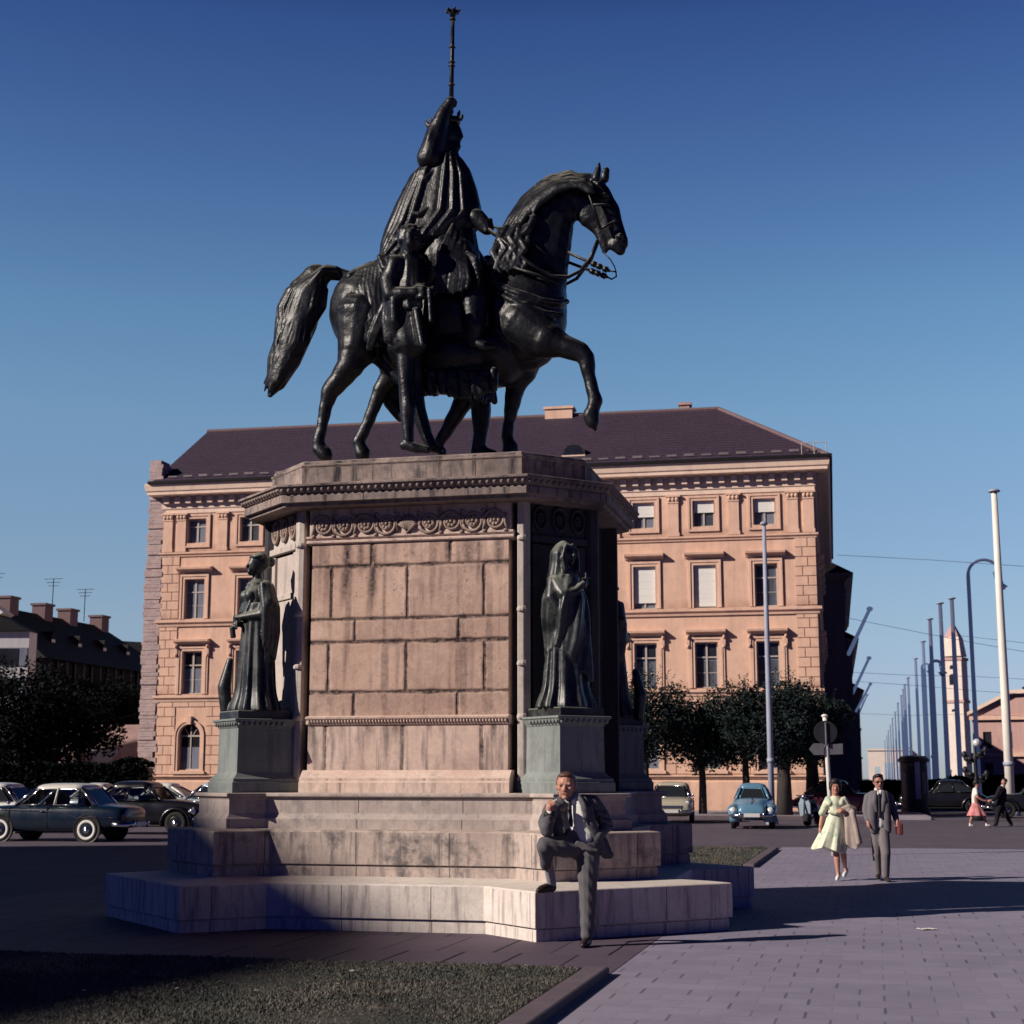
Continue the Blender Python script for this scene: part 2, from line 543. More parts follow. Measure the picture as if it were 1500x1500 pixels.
# the coursed long faces: one subdivided slab each, joints cut and weathered
PW = 1.235
rows_v = [797, 827, 905, 939, 1013, 1049]
rows_z = [mon_uv(600, v, DB)[1] for v in rows_v]
def au(u, v): return mon_uv(u, v, DB)[0]
row_j = [[au(545, 812), au(660, 812)], [au(486, 865), au(597, 865), au(709, 865)], [au(520, 922), au(672, 922)],
         [au(481, 975), au(595, 975), au(710, 975)], [au(518, 1030), au(670, 1030)]]
streaks = [(au(508, 830), 0.075, 4.46, 3.62, 1.0), (au(528, 830), 0.05, 4.46, 4.0, .8), (au(546, 830), 0.06, 4.46, 3.45, 1.0), (au(684, 830), 0.12, 4.46, 3.95, 0.75), (au(655, 830), 0.06, 4.46, 4.05, 0.8), (au(730, 830), 0.07, 4.46, 4.0, 0.75), (au(700, 830), 0.04, 4.46, 3.8, 0.8), (au(470, 830), 0.05, 4.46, 4.15, .55), (au(605, 830), 0.05, 4.46, 4.2, .5)]
def long_face(sy):
    z0, z1 = rows_z[-1] - 0.02, rows_z[0] + 0.03
    nx, nz = 150, 176
    vs, at_, fs = [], [], []
    for j in range(nz + 1):
        z = z0 + (z1 - z0) * j / nz
        r = 0
        while r < 4 and z < rows_z[r + 1]: r += 1
        for i in range(nx + 1):
            a = -PW + 2 * PW * i / nx
            dz = min(abs(z - q) for q in rows_z[1:-1])
            dv = min(abs(a - q) for q in row_j[r])
            w = mnoise.noise(Vector((a * 5, z * 5, sy))) * 0.014
            d = min(dz, dv * 1.15) + w
            gap = math.exp(-(max(d, 0) / 0.019) ** 2)
            halo = 0.75 * math.exp(-(max(d + mnoise.noise(Vector((a * 11, z * 11, 3))) * 0.03, 0) / 0.045) ** 1.3) if dz < 0.2 or dv < 0.1 else 0
            nv = mnoise.noise(Vector((a * 2.3, z * 1.5, 9)))
            wear = gap * 1.0 + halo * max(0, 0.55 + nv * 1.5)
            for (sa, sw, st, sb, am) in streaks:
                if z < st and sy < 0:
                    fall = max(0.0, min(1.0, (z - sb) / (st - sb) * 2.0 + mnoise.noise(Vector((a * 9, z * 2, 5))) * 0.5))
                    wear = max(wear, am * fall * math.exp(-((a - sa + mnoise.noise(Vector((z * 1.7, a, 1))) * 0.03) / sw) ** 2 * 1.2))
            bl = mnoise.noise(Vector((sa, r * 7.1, 2)))
            blk = sum(1 for q in row_j[r] if a > q)
            tone = mnoise.noise(Vector((blk * 3.7 + 0.3, r * 2.9 + 0.1, 4.2)))
            wear = max(wear, 0.12 + 0.30 * tone + (0.0, 0.0, 0.03, 0.10, 0.24)[r] + 0.12 * max(0, mnoise.noise(Vector((a * 14, z * 1.3, 8)))))
            run_ = mnoise.noise(Vector((a * 8.5, z * .55, 12))) + .5 * mnoise.noise(Vector((a * 21, z * .9, 15)))
            if run_ > .12: wear = max(wear, min(.55, (run_ - .12) * 1.5))
            pit = mnoise.noise(Vector((a * 31, z * 31, 5)))
            if pit > 0.62: wear = max(wear, 0.75)
            y = sy * (DB - 0.016 * gap + 0.004 * tone)
            vs.append((a, y, z)); at_.append(max(0.0, min(1.0, wear)))
    W = nx + 1
    for j in range(nz):
        for i in range(nx):
            fs.append((j * W + i, j * W + i + 1, (j + 1) * W + i + 1, (j + 1) * W + i))
    m = MB(); m.v = vs; m.f = fs; m.at = at_
    # returns of the slab into the grooves
    m.box(-PW, PW, min(sy * (DB - 0.24), sy * (DB - 0.022)), max(sy * (DB - 0.24), sy * (DB - 0.022)), z0, z1)
    o = m.build('ashlar_face', M_DIE, pedestal, smooth=False)
    return o
for sy in (-1, 1): long_face(sy)
# dado under it
zd0, zd1 = 1.74, mon_uv(600, 1062, DB)[1]
def dado_face(sy):
    nx, nz = 120, 40
    js = [au(477, 1100), au(590, 1100), au(706, 1100)]
    vs, at_, fs = [], [], []
    for j in range(nz + 1):
        z = zd0 + (zd1 - zd0) * j / nz
        for i in range(nx + 1):
            a = -PW + 2 * PW * i / nx
            d = min(abs(a - q) for q in js) + mnoise.noise(Vector((a * 6, z * 6, sy))) * 0.012
            gap = math.exp(-(max(d, 0) / 0.019) ** 2)
            drip = max(0.0, mnoise.noise(Vector((a * 9, 0.3, 7))) * 1.6 + 0.15) * max(0.0, 1 - (zd1 - z) / (0.22 + 0.25 * (mnoise.noise(Vector((a * 13, 1.1, 2))) + 0.3)))
            low = 0.35 * max(0, 1 - (z - zd0) / 0.25) * (0.6 + mnoise.noise(Vector((a * 3, z * 4, 6))))
            vs.append((a, sy * (DB - 0.01 * gap + 0.02), z)); at_.append(max(0, min(1, max(gap, drip, low))))
    W = nx + 1
    for j in range(nz):
        for i in range(nx):
            fs.append((j * W + i, j * W + i + 1, (j + 1) * W + i + 1, (j + 1) * W + i))
    m = MB(); m.v = vs; m.f = fs; m.at = at_
    m.box(-PW, PW, min(sy * (DB - 0.22), sy * DB), max(sy * (DB - 0.22), sy * DB), zd0, zd1)
    m.build('dado_face', M_DADO, pedestal)
for sy in (-1, 1): dado_face(sy)
# mouldings of the long faces
def bar(mb, half, sy, prof, back=0.26):
    """horizontal moulding across a long face; prof = [(proud, z)...] from bottom to top"""
    pts = [(sy * (DB - back), prof[0][1])] + [(sy * (DB + d), z) for d, z in prof] + [(sy * (DB - back), prof[-1][1])]
    mb.rings([[(x, y, z) for y, z in pts] for x in (-half, half)])
for sy in (-1, 1):
    mo = MB()
    bar(mo, PW + 0.05, sy, [(0.17, 1.47), (0.17, 1.60), (0.15, 1.612), (0.15, 1.65), (0.12, 1.67), (0.09, 1.70), (0.05, 1.735), (0.03, 1.742)])
    mo.build('base_moulding', M_DADO, pedestal, bevel=0.005)
    mo = MB()
    zb = rows_z[0] + 0.031
    bar(mo, PW + 0.07, sy, [(0.01, zb), (0.035, zb + 0.012), (0.035, zb + 0.04), (0.015, zb + 0.05), (0.05, zb + 0.07), (0.05, zb + 0.095), (0.0, zb + 0.10)])
    mo.box(-PW - 0.03, PW + 0.03, min(sy * (DB - 0.25), sy * (DB + 0.03)), max(sy * (DB - 0.25), sy * (DB + 0.03)), zb + 0.1, 4.96)
    mo.build('frieze_moulding', M_DADO, pedestal, bevel=0.005)
    mo = MB()
    bar(mo, PW + 0.02, sy, [(0.02, zd1 + 0.001), (0.05, zd1 + 0.015), (0.045, zd1 + 0.06), (0.08, zd1 + 0.075), (0.085, zd1 + 0.10), (0.0, zd1 + 0.115)])
    for i in range(64):                                  # bead and reel under the dado cap
        x = -PW + 0.02 + i * (2 * PW - 0.04) / 63
        mo.ell((x, sy * (DB + 0.052), zd1 + 0.048), (0.013, 0.025, 0.024), 8, 6)
    mo.build('dado_moulding', M_DADO, pedestal, bevel=0.005)
# carved frieze: scrolls, rosettes and a palmette
FZ0, FZ1 = rows_z[0] + 0.135, 4.80
def scroll(fr, cx, cz, r, sgn, yy):
    pts, rad = [], []
    for k in range(34):
        t = k / 33
        an = -PI * 0.9 * sgn + sgn * t * 3.6 * PI
        rr = r * (1.0 - 0.78 * t)
        pts.append((cx + rr * math.cos(an), yy - 0.012 * math.sin(t * PI), cz + rr * math.sin(an)))
        rad.append(0.021 * (1 - 0.45 * t))
    fr.tube(pts, rad, 6)
for sy in (-1, 1):
    fr = MB()
    yy = sy * (DB + 0.05)
    zc = (FZ0 + FZ1) / 2
    n = 9
    for i in range(n):
        cx = -1.08 + i * 2.16 / (n - 1)
        if i == n // 2:
            for p in range(-4, 5):
                an = PI / 2 + p * 0.33
                fr.tube([(cx + 0.02 * p * 0.3, yy, zc - 0.12), (cx + math.cos(an) * 0.09, yy - 0.015 * -sy, zc - 0.03 + math.sin(an) * 0.05), (cx + math.cos(an) * 0.135, yy, zc - 0.05 + math.sin(an) * 0.17)], [0.012, 0.026, 0.008], 6)
            continue
        sgn = 1 if i % 2 else -1
        scroll(fr, cx, zc, 0.135, sgn, yy)
        for p in range(7):
            an = p * 2 * PI / 7 + i
            fr.ell((cx + math.cos(an) * 0.048, yy + sy * 0.012, zc + math.sin(an) * 0.048), (0.026, 0.02, 0.026), 8, 5)
        fr.ell((cx, yy + sy * 0.025, zc), 0.02, 8, 5)
        for p in (-1, 1):
            fr.tube([(cx + 0.135 * p, yy, zc - 0.09 * sgn), (cx + 0.12 * p, yy, zc + 0.02 * sgn), (cx + 0.155 * p, yy, zc + 0.12 * sgn)], [0.008, 0.028, 0.006], 6)
            fr.ell((cx + 0.13 * p, yy, zc + 0.125 * sgn), (0.03, 0.02, 0.02), 8, 5)
    fr.build('carved_frieze', M_FRIEZE, pedestal, smooth=True)

# cornice and crowning block, as swept mouldings
cor = MB()
CO = octo(2.352, 1.868, 0.823)
prof = [(-0.55, 4.90), (-0.06, 4.90), (-0.05, 4.945), (0.0, 4.945), (0.0, 5.035), (-0.012, 5.04), (-0.012, 5.055), (0.012, 5.062), (0.022, 5.075), (0.05, 5.115), (0.052, 5.125), (0.078, 5.128), (0.078, 5.152), (0.066, 5.162), (-0.40, 5.20)]
profile_loft(cor, CO, prof)
cor.build('cornice', M_CORN, pedestal, bevel=0.004)
egg = MB()
poly = offset_poly(CO, 0.036)
for i in range(8):
    p, q = Vector(poly[i]), Vector(poly[(i + 1) % 8])
    L = (q - p).length
    k = max(2, int(L / 0.085))
    for j in range(k):
        s = p.lerp(q, (j + 0.5) / k)
        egg.ell((s.x, s.y, 5.092), (0.026, 0.026, 0.026), 8, 6)
o = egg.build('egg_and_dart', M_CORN, pedestal, smooth=True); o['kind'] = 'stuff'
top = MB()
TO = octo(2.033, 1.506, 0.642)
profile_loft(top, TO, [(0.07, 5.15), (0.07, 5.20), (0.04, 5.215), (0.02, 5.22), (0.02, 5.44), (0.035, 5.455), (0.035, 5.475), (0.0, 5.48), (0.0, 5.515), (-0.01, 5.526), (-1.2, 5.75)])
top.build('crown_block', M_CORN, pedestal, bevel=0.006)

# corner piers that carry the statues
def pier_pt(sx, sb, p, q, z):
    s = 0.70711
    a, b = 1.786 + AB + s * q + s * p, 1.786 + s * q - s * p
    return (sx * a, -sb * b, z)
def pier_world(sx, sb, q=0.0, z=0.0):
    x, y, _ = pier_pt(sx, sb, 0, q, z)
    return mon(x, -y, z)
def pier_ring(sx, sb, w, q, z):
    return [pier_pt(sx, sb, -w, q, z), pier_pt(sx, sb, w, q, z), pier_pt(sx, sb, w, -0.85, z), pier_pt(sx, sb, -w, -0.85, z)]
bronze_plate_rings = []
for sx in (-1, 1):
    for sb in (-1, 1):
        m = MB()
        w0 = 0.31
        m.rings([pier_ring(sx, sb, w0 + d, d, z) for d, z in
                 [(0.085, 1.470), (0.085, 1.60), (0.07, 1.61), (0.07, 1.64), (0.045, 1.66), (0.01, 1.70), (0.0, 1.72), (-0.006, 2.235), (0.004, 2.24), (0.004, 2.255), (0.012, 2.26), (0.045, 2.318), (0.06, 2.32), (0.06, 2.342), (0.05, 2.347)]])
        for face in range(3):
            for j in range(9):
                f = (j + 0.5) / 9
                if face == 0: pt = pier_pt(sx, sb, -0.34 + 0.68 * f, 0.036, 2.288)
                elif face == 1: pt = pier_pt(sx, sb, 0.346, 0.03 - 0.62 * f, 2.288)
                else: pt = pier_pt(sx, sb, -0.346, 0.03 - 0.62 * f, 2.288)
                m.ell(pt, (0.022, 0.022, 0.028), 8, 6)
        m.build('statue_pier', M_PIER, pedestal, bevel=0.005)
# ------------------------------------------------------------------ ground
def flat(name, pts, z, m, rz=None, kind='structure'):
    """a level sheet; its own axes are turned to the street grid so that joints run true"""
    c = sum((Vector(p) for p in pts), Vector((0, 0))) / len(pts)
    rot = Matrix.Rotation(MPH, 2)
    loc = [rot @ (Vector(p) - c) for p in pts]
    b = MB(); b.add([(p.x, p.y, 0) for p in loc], [tuple(range(len(loc)))])
    o = b.build(name, m)
    o.location = (c.x, c.y, z); o.rotation_euler = (0, 0, -MPH)
    if kind: o['kind'] = kind
    return o
def slab(name, pts, z0, z1, m, bevel=0.012):
    c = sum((Vector(p) for p in pts), Vector((0, 0))) / len(pts)
    rot = Matrix.Rotation(MPH, 2)
    loc = [rot @ (Vector(p) - c) for p in pts]
    b = MB(); b.prism([(p.x, p.y) for p in loc], z0, z1)
    o = b.build(name, m, bevel=bevel)
    o.location = (c.x, c.y, 0); o.rotation_euler = (0, 0, -MPH)
    o['kind'] = 'structure'
    return o

k = Mat('asphalt')
n1 = k.noise(0.35, 5, 0.6); n2 = k.noise(60, 3, 0.7); n3 = k.noise(2.2, 6, 0.7, sc3=(1, 0.25, 1))
c = k.mix(k.ramp(n1, [(0.3, 0.0), (0.7, 1.0)]), (0.085, 0.070, 0.092), (0.125, 0.100, 0.130))
c = k.mix(k.math('MULTIPLY', k.ramp(n3, [(0.45, 0.0), (0.7, 1.0)]), 0.5), c, (0.15, 0.125, 0.15))
c = k.mix(k.math('MULTIPLY', k.ramp(n2, [(0.4, 0.0), (0.7, 1.0)]), 0.25), c, (0.20, 0.17, 0.20))
k.color(c).rough(0.85).spec(0.2).bump(n2, 0.3, 0.006)
M_ASPH = k.m

def paver(name, L, W, c0, c1, cj, w_short, w_long, long_amt, reach=0.44, least=0.1):
    """running-bond pavers: short butt joints gape dark and unevenly, bed joints are faint"""
    k = Mat(name)
    s = k.node('ShaderNodeSeparateXYZ'); k.link(k.tc.outputs['Object'], s.inputs[0])
    wob = k.math('MULTIPLY', k.math('SUBTRACT', k.noise(1.3, 2, 0.5), 0.5), 0.035)
    yy = k.math('DIVIDE', k.math('ADD', s.outputs[1], wob), W)
    row = k.math('FLOOR', yy)
    off = k.math('MULTIPLY', k.math('MODULO', k.math('ABSOLUTE', row), 2.0), 0.5)
    xx = k.math('ADD', k.math('DIVIDE', k.math('ADD', s.outputs[0], k.math('MULTIPLY', wob, 0.5)), L), off)
    colm = k.math('FLOOR', xx)
    fx = k.math('FRACT', xx); fy = k.math('FRACT', yy)
    cv = k.node('ShaderNodeCombineXYZ'); k.link(row, cv.inputs[0]); k.link(colm, cv.inputs[1])
    wn = k.node('ShaderNodeTexWhiteNoise', noise_dimensions='2D'); k.link(cv.outputs[0], wn.inputs['Vector'])
    rnd = wn.outputs['Value']
    sj = k.math('MULTIPLY', k.math('LESS_THAN', fx, k.math('MULTIPLY', k.math('ADD', rnd, 0.45), w_short / L)), k.math('ADD', k.math('MULTIPLY', rnd, 0.75), least), clamp=True)
    sj = k.math('MULTIPLY', sj, k.math('LESS_THAN', k.math('ABSOLUTE', k.math('SUBTRACT', fy, 0.5)), reach))
    lj = k.math('MULTIPLY', k.math('LESS_THAN', fy, w_long / W), k.ramp(k.noise(3, 4, 0.6), [(0.35, 0.0), (0.65, long_amt)]))
    big = k.noise(0.22, 5, 0.6); fine = k.noise(38, 5, 0.7); mid = k.noise(1.6, 5, 0.65)
    c = k.mix(k.ramp(big, [(0.3, 0.0), (0.7, 1.0)]), c0, c1)
    c = k.mix(k.math('MULTIPLY', rnd, 0.26), c, tuple(x * 0.62 for x in c0))
    c = k.mix(k.math('MULTIPLY', k.ramp(mid, [(0.45, 0.0), (0.7, 1.0)]), 0.42), c, tuple(x * 0.7 for x in c0))
    c = k.mix(k.math('MULTIPLY', k.ramp(fine, [(0.35, 1.0), (0.6, 0.0)]), 0.16), c, tuple(x * 0.5 for x in c0))
    j = k.math('MAXIMUM', sj, lj)
    c = k.mix(j, c, cj)
    k.color(c).rough(0.8).spec(0.25)
    k.bump(k.math('SUBTRACT', k.math('MULTIPLY', fine, 0.35), j), 0.35, 0.006)
    return k.m
M_PAVE = paver('plaza_paving', 0.37, 0.33, (0.280, 0.252, 0.340), (0.345, 0.308, 0.392), (0.095, 0.088, 0.125), 0.0165, 0.014, 0.55)
M_SLAB = paver('apron_slabs', 0.56, 1.35, (0.110, 0.082, 0.118), (0.150, 0.112, 0.150), (0.010, 0.008, 0.016), 0.026, 0.018, 0.6, 0.5, 0.55)

k = Mat('soil')
k.color(k.mix(k.ramp(k.noise(1.7, 6, 0.7), [(0.35, 0.0), (0.65, 1.0)]), (0.058, 0.062, 0.055), (0.105, 0.092, 0.080))).rough(0.95).spec(0.1)
k.bump(k.noise(30, 5, 0.8), 0.8, 0.03)
M_SOIL = k.m
M_KERB = stone('kerb_stone', (0.125, 0.095, 0.115), (0.17, 0.13, 0.15), (0.05, 0.04, 0.05), 0.3, 0.4, 1.0)

def strip(a0, a1, b0, b1):
    return [tuple(mon(a, b).xy) for a, b in ((a0, b0), (a1, b0), (a1, b1), (a0, b1))]
# the green strip's right-hand edge, measured on the ground
edge = ground_pt(893, 1428); EA = (Vector(edge.xy) - MC).dot(e1); EB = (Vector(edge.xy) - MC).dot(e2)
far = ground_pt(1128, 1245); FB = (Vector(far.xy) - MC).dot(e2)
FR = ground_pt(1097, 1271); BB = (Vector(FR.xy) - MC).dot(e2)
g = flat('ground', [(-1500, -60), (1500, -60), (1500, 2500), (-1500, 2500)], -0.012, M_ASPH)
flat('plaza', strip(EA, 55, 24, FB - 1.6), 0.0, M_PAVE)
flat('plaza', strip(-6.5, EA - 0.004, 24, FB - 1.6), -0.006, M_SLAB)
# slab apron round the monument
slab('apron', strip(-5.8, EA, EB - 0.02, BB + 0.02), -0.05, 0.004, M_SLAB, bevel=0.006)
KW, KH = 0.21, 0.07
slab('kerb', strip(EA - KW, EA, EB, 19), -0.05, KH, M_KERB, 0.02)
slab('kerb', strip(EA - KW, EA, FB, BB), -0.05, KH, M_KERB, 0.02)
slab('kerb', strip(-5.8, EA - KW - 0.004, FB, FB + KW), -0.05, KH, M_KERB, 0.02)
slab('lawn_soil', strip(-5.8, EA - KW - 0.006, EB + 0.02, 19), -0.05, 0.058, M_SOIL, 0.03)
slab('lawn_soil', strip(-5.8, EA - KW - 0.006, FB + KW + 0.004, BB - 0.02), -0.05, 0.058, M_SOIL, 0.03)

# grass blades, only as dense as the dry turf of the picture
def grass(name, a0, a1, b0, b1, n, hmin, hmax, seed):
    rnd = random.Random(seed)
    mb = MB()
    vs, fs = [], []
    for i in range(n):
        a, b = rnd.uniform(a0, a1), rnd.uniform(b0, b1)
        d = mnoise.noise(Vector((a * 0.8, b * 0.8, seed)))
        if rnd.random() > 0.72 + d * 0.9: continue
        h = rnd.uniform(hmin, hmax) * (1 + 0.6 * d)
        w = rnd.uniform(0.003, 0.006)
        an = rnd.uniform(0, 2 * PI)
        lx, ly = rnd.gauss(0, 0.6) * h, rnd.gauss(0, 0.6) * h
        p = mon(a, b, 0.055)
        dx, dy = math.cos(an) * w, math.sin(an) * w
        k = len(vs)
        vs += [(p.x - dx, p.y - dy, p.z), (p.x + dx, p.y + dy, p.z), (p.x + lx * .4 + dx * .7, p.y + ly * .4 + dy * .7, p.z + h * .6), (p.x + lx * .4 - dx * .7, p.y + ly * .4 - dy * .7, p.z + h * .6), (p.x + lx, p.y + ly, p.z + h)]
        fs += [(k, k + 1, k + 2, k + 3), (k + 3, k + 2, k + 4)]
    me = bpy.data.meshes.new(name); me.from_pydata(vs, [], fs); me.materials.append(M_GRASS)
    o = bpy.data.objects.new(name, me); COL.objects.link(o)
    o['kind'] = 'stuff'; o['label'] = 'short dry green grass growing on the lawn'; o['category'] = 'grass'
    return o
k = Mat('grass_blades')
f1 = k.noise(1.1, 5, 0.65, vec=k.mapping(src='Object'))
c = k.mix(k.ramp(f1, [(0.38, 0.0), (0.58, 1.0)]), (0.062, 0.072, 0.066), (0.165, 0.142, 0.120))
c = k.mix(k.math('MULTIPLY', k.ramp(k.noise(45, 3, 0.6), [(0.4, 0.0), (0.65, 1.0)]), 0.5), c, (0.085, 0.098, 0.085))
k.color(c).rough(0.7).spec(0.2)
M_GRASS = k.m
g1 = grass('grass', -5.8, EA - KW - 0.02, EB + 0.03, 9.6, 130000, 0.010, 0.028, 1)
g2 = grass('grass', -1.0, EA - KW - 0.02, FB + KW + 0.02, BB - 0.03, 30000, 0.03, 0.06, 2)
g1['label'] = 'short patchy grass on the lawn in front of the monument'
g2['label'] = 'short dry grass on the kerbed lawn behind the monument'

rnd = random.Random(21)
k_ = MB()
for i in range(70):
    p = mon(rnd.uniform(-5.5, EA - KW - .1), rnd.uniform(EB + .1, 9.0), 0.075 + rnd.uniform(0, .012))
    a = rnd.uniform(0, 6.28); L = rnd.uniform(.012, .028)
    d = Vector((math.cos(a), math.sin(a), rnd.uniform(-.3, .3))) * L; e = Vector((-math.sin(a), math.cos(a), rnd.uniform(-.4, .4))) * L * .6
    k_.add([p - d, p - e, p + d, p + e], [(0, 1, 2, 3)])
o = k_.build('fallen_leaves', simple('dry_leaf', (0.45, 0.38, 0.30), 0.8, var=.4), None, normals=False)
tag(o, 'pale fallen leaves and daisies strewn over the front lawn', 'leaves', kind='stuff')
# a scrap of paper blown onto the paving
pp = ground_pt(1358, 1362, 0.0)
t = thing('paper_scrap', 'crumpled white paper scrap lying on the plaza at the shadow edge', 'litter', pp, 0.3)
mb = MB()
n_ = 9
mb.add([((i / 8 - .5) * .20, (j / 8 - .5) * .13, .008 + .02 * abs(mnoise.noise(Vector((i * .6, j * .6, 4))))) for j in range(n_) for i in range(n_)], [(j * n_ + i, j * n_ + i + 1, (j + 1) * n_ + i + 1, (j + 1) * n_ + i) for j in range(n_ - 1) for i in range(n_ - 1)])
mb.build('sheet', simple('paper', (0.8, 0.76, 0.74), 0.9, var=0.04), t)
# ------------------------------------------------------------------ palace across the road
PL = Vector((-19.5, 82.3)); PANG = math.atan2(7.3, 35.2)
pe = Vector((math.cos(PANG), -math.sin(PANG))); pn = Vector((math.sin(PANG), math.cos(PANG)))
def pal(s, y, z=0.0):
    p = PL + pe * s + pn * y
    return Vector((p.x, p.y, z))

def plaster(name, c0, c1, dirt, ztops=(), bump=0.2):
    k = Mat(name)
    big = k.noise(0.35, 5, 0.65); mid = k.noise(2.4, 6, 0.7); fine = k.noise(28, 4, 0.7)
    st = k.noise(1.0, 6, 0.7, vec=k.mapping((2.2, 2.2, 0.22)))
    c = k.mix(k.ramp(big, [(0.3, 0.0), (0.7, 1.0)]), c0, c1)
    c = k.mix(k.math('MULTIPLY', k.ramp(mid, [(0.45, 0.0), (0.75, 1.0)]), 0.40), c, dirt)
    c = k.mix(k.math('MULTIPLY', k.ramp(st, [(0.47, 0.0), (0.70, 1.0)]), 0.5), c, dirt)
    # grime that gathers just above the string courses
    s = k.node('ShaderNodeSeparateXYZ'); k.link(k.tc.outputs['Object'], s.inputs[0])
    for z in ztops:
        d = k.math('SUBTRACT', s.outputs[2], z)
        g = k.math('MULTIPLY', k.math('GREATER_THAN', d, 0.0), k.math('SUBTRACT', 1.0, k.math('DIVIDE', d, 0.5), clamp=True), clamp=True)
        c = k.mix(k.math('MULTIPLY', g, k.math('ADD', k.math('MULTIPLY', mid, 0.9), 0.05)), c, tuple(x * 0.6 for x in dirt))
    k.color(c).rough(0.9).spec(0.15).bump(fine, bump, 0.01)
    return k.m
M_OCH = plaster('ochre_plaster', (0.78, 0.495, 0.37), (0.86, 0.56, 0.425), (0.46, 0.295, 0.24), (5.98, 9.98, 13.62))
M_TRIM = plaster('ochre_trim', (0.79, 0.51, 0.385), (0.87, 0.575, 0.44), (0.50, 0.32, 0.265))
M_PALE = plaster('pale_trim', (0.88, 0.65, 0.52), (0.93, 0.71, 0.58), (0.60, 0.44, 0.38))
def tiles(name, c0, c1, rows=0.33):
    k = Mat(name)
    big = k.noise(0.5, 5, 0.65); fine = k.noise(9, 5, 0.7)
    s = k.node('ShaderNodeSeparateXYZ'); k.link(k.tc.outputs['Object'], s.inputs[0])
    fz = k.math('FRACT', k.math('DIVIDE', s.outputs[2], rows * 0.6))
    c = k.mix(k.ramp(big, [(0.3, 0.0), (0.7, 1.0)]), c0, c1)
    c = k.mix(k.math('MULTIPLY', k.ramp(fine, [(0.4, 0.0), (0.62, 1.0)]), 0.6), c, tuple(x * 2.0 for x in c1))
    c = k.mix(k.math('MULTIPLY', k.math('LESS_THAN', fz, 0.25), 0.7), c, tuple(x * 0.4 for x in c0))
    k.color(c).rough(0.75).spec(0.25).bump(k.math('ADD', fz, fine), 0.4, 0.03)
    return k.m
M_ROOF = tiles('purple_slate', (0.030, 0.021, 0.038), (0.048, 0.032, 0.054))
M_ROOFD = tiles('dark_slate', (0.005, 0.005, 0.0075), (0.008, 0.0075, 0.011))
def brickm(name, c0, c1, mort, sc=1.0):
    k = Mat(name)
    b = k.node('ShaderNodeTexBrick')
    k.link(k.mapping((1, 1, 1), rot=(R(90), 0, 0)), b.inputs['Vector'])
    b.inputs['Color1'].default_value = (*c0, 1); b.inputs['Color2'].default_value = (*c1, 1); b.inputs['Mortar'].default_value = (*mort, 1)
    b.inputs['Scale'].default_value = sc
    b.inputs['Brick Width'].default_value = 0.34; b.inputs['Row Height'].default_value = 0.13; b.inputs['Mortar Size'].default_value = 0.02
    n = k.noise(1.6, 6, 0.75); f = k.noise(14, 5, 0.7)
    c = k.mix(k.math('MULTIPLY', k.ramp(n, [(0.42, 0.0), (0.62, 1.0)]), 0.6), b.outputs['Color'], tuple(min(1, x * 1.35) for x in c1))
    c = k.mix(k.math('MULTIPLY', k.ramp(f, [(0.35, 1.0), (0.55, 0.0)]), 0.35), c, tuple(x * 0.4 for x in c0))
    k.color(c).rough(0.9).spec(0.15).bump(k.math('ADD', f, k.math('MULTIPLY', b.outputs['Fac'], -0.6)), 0.7, 0.03)
    return k.m
M_BRICK = brickm('rough_brick', (0.40, 0.27, 0.27), (0.52, 0.38, 0.37), (0.50, 0.42, 0.42))
M_BRICK2 = brickm('old_brick', (0.42, 0.24, 0.23), (0.50, 0.32, 0.30), (0.42, 0.34, 0.32))
k = Mat('window_glass')
k.color(k.mix(k.ramp(k.noise(0.6, 3, 0.5), [(0.3, 0.0), (0.7, 1.0)]), (0.012, 0.013, 0.018), (0.035, 0.036, 0.045))).rough(0.12).spec(0.5)
M_GLASS = k.m
M_CURT = simple('curtain_blue_grey', (0.16, 0.18, 0.24), 0.8, var=0.35, scale=3, sc3=(9, 1, 0.4))
M_SASH = simple('sash_paint', (0.50, 0.44, 0.40), 0.6, var=0.1)
M_BLIND = simple('roller_blind', (0.83, 0.80, 0.76), 0.8, var=0.05, scale=2, sc3=(0.3, 1, 6))

palace = thing('palace_building', 'ochre four storey palace with dark hipped roof, rusticated ground floor and rows of windows', 'building', pal(0, 0), -PANG)
SL, SR, DEP = 0.7, 35.2, 36.0
bays = [2.6 + 3.015 * i for i in range(11)]
ybays = [2.5 + 3.0 * i for i in range(11)]
floors = [(2.06, 4.45, 1.22), (6.02, 8.28, 1.12), (10.0, 12.13, 1.12), (14.08, 15.40, 1.08)]
def holed_wall(mb, s0, s1, z0, z1, holes, f):
    xs = sorted({s0, s1} | {h[0] for h in holes} | {h[1] for h in holes})
    zs = sorted({z0, z1} | {h[2] for h in holes} | {h[3] for h in holes})
    for i in range(len(xs) - 1):
        for j in range(len(zs) - 1):
            cx, cz = (xs[i] + xs[i + 1]) / 2, (zs[j] + zs[j + 1]) / 2
            if any(h[0] < cx < h[1] and h[2] < cz < h[3] for h in holes): continue
            mb.add([f(xs[i], zs[j], 0), f(xs[i + 1], zs[j], 0), f(xs[i + 1], zs[j + 1], 0), f(xs[i], zs[j + 1], 0)], [(0, 1, 2, 3)])
    for (x0, x1, a0, a1) in holes:                       # reveals
        for q in (((x0, a0), (x0, a1)), ((x0, a1), (x1, a1)), ((x1, a1), (x1, a0)), ((x1, a0), (x0, a0))):
            (p0, r0), (p1, r1) = q
            mb.add([f(p0, r0, 0), f(p1, r1, 0), f(p1, r1, 0.32), f(p0, r0, 0.32)], [(0, 1, 2, 3)])
fh = [(s - w / 2, s + w / 2, a, b) for s in bays for a, b, w in floors]
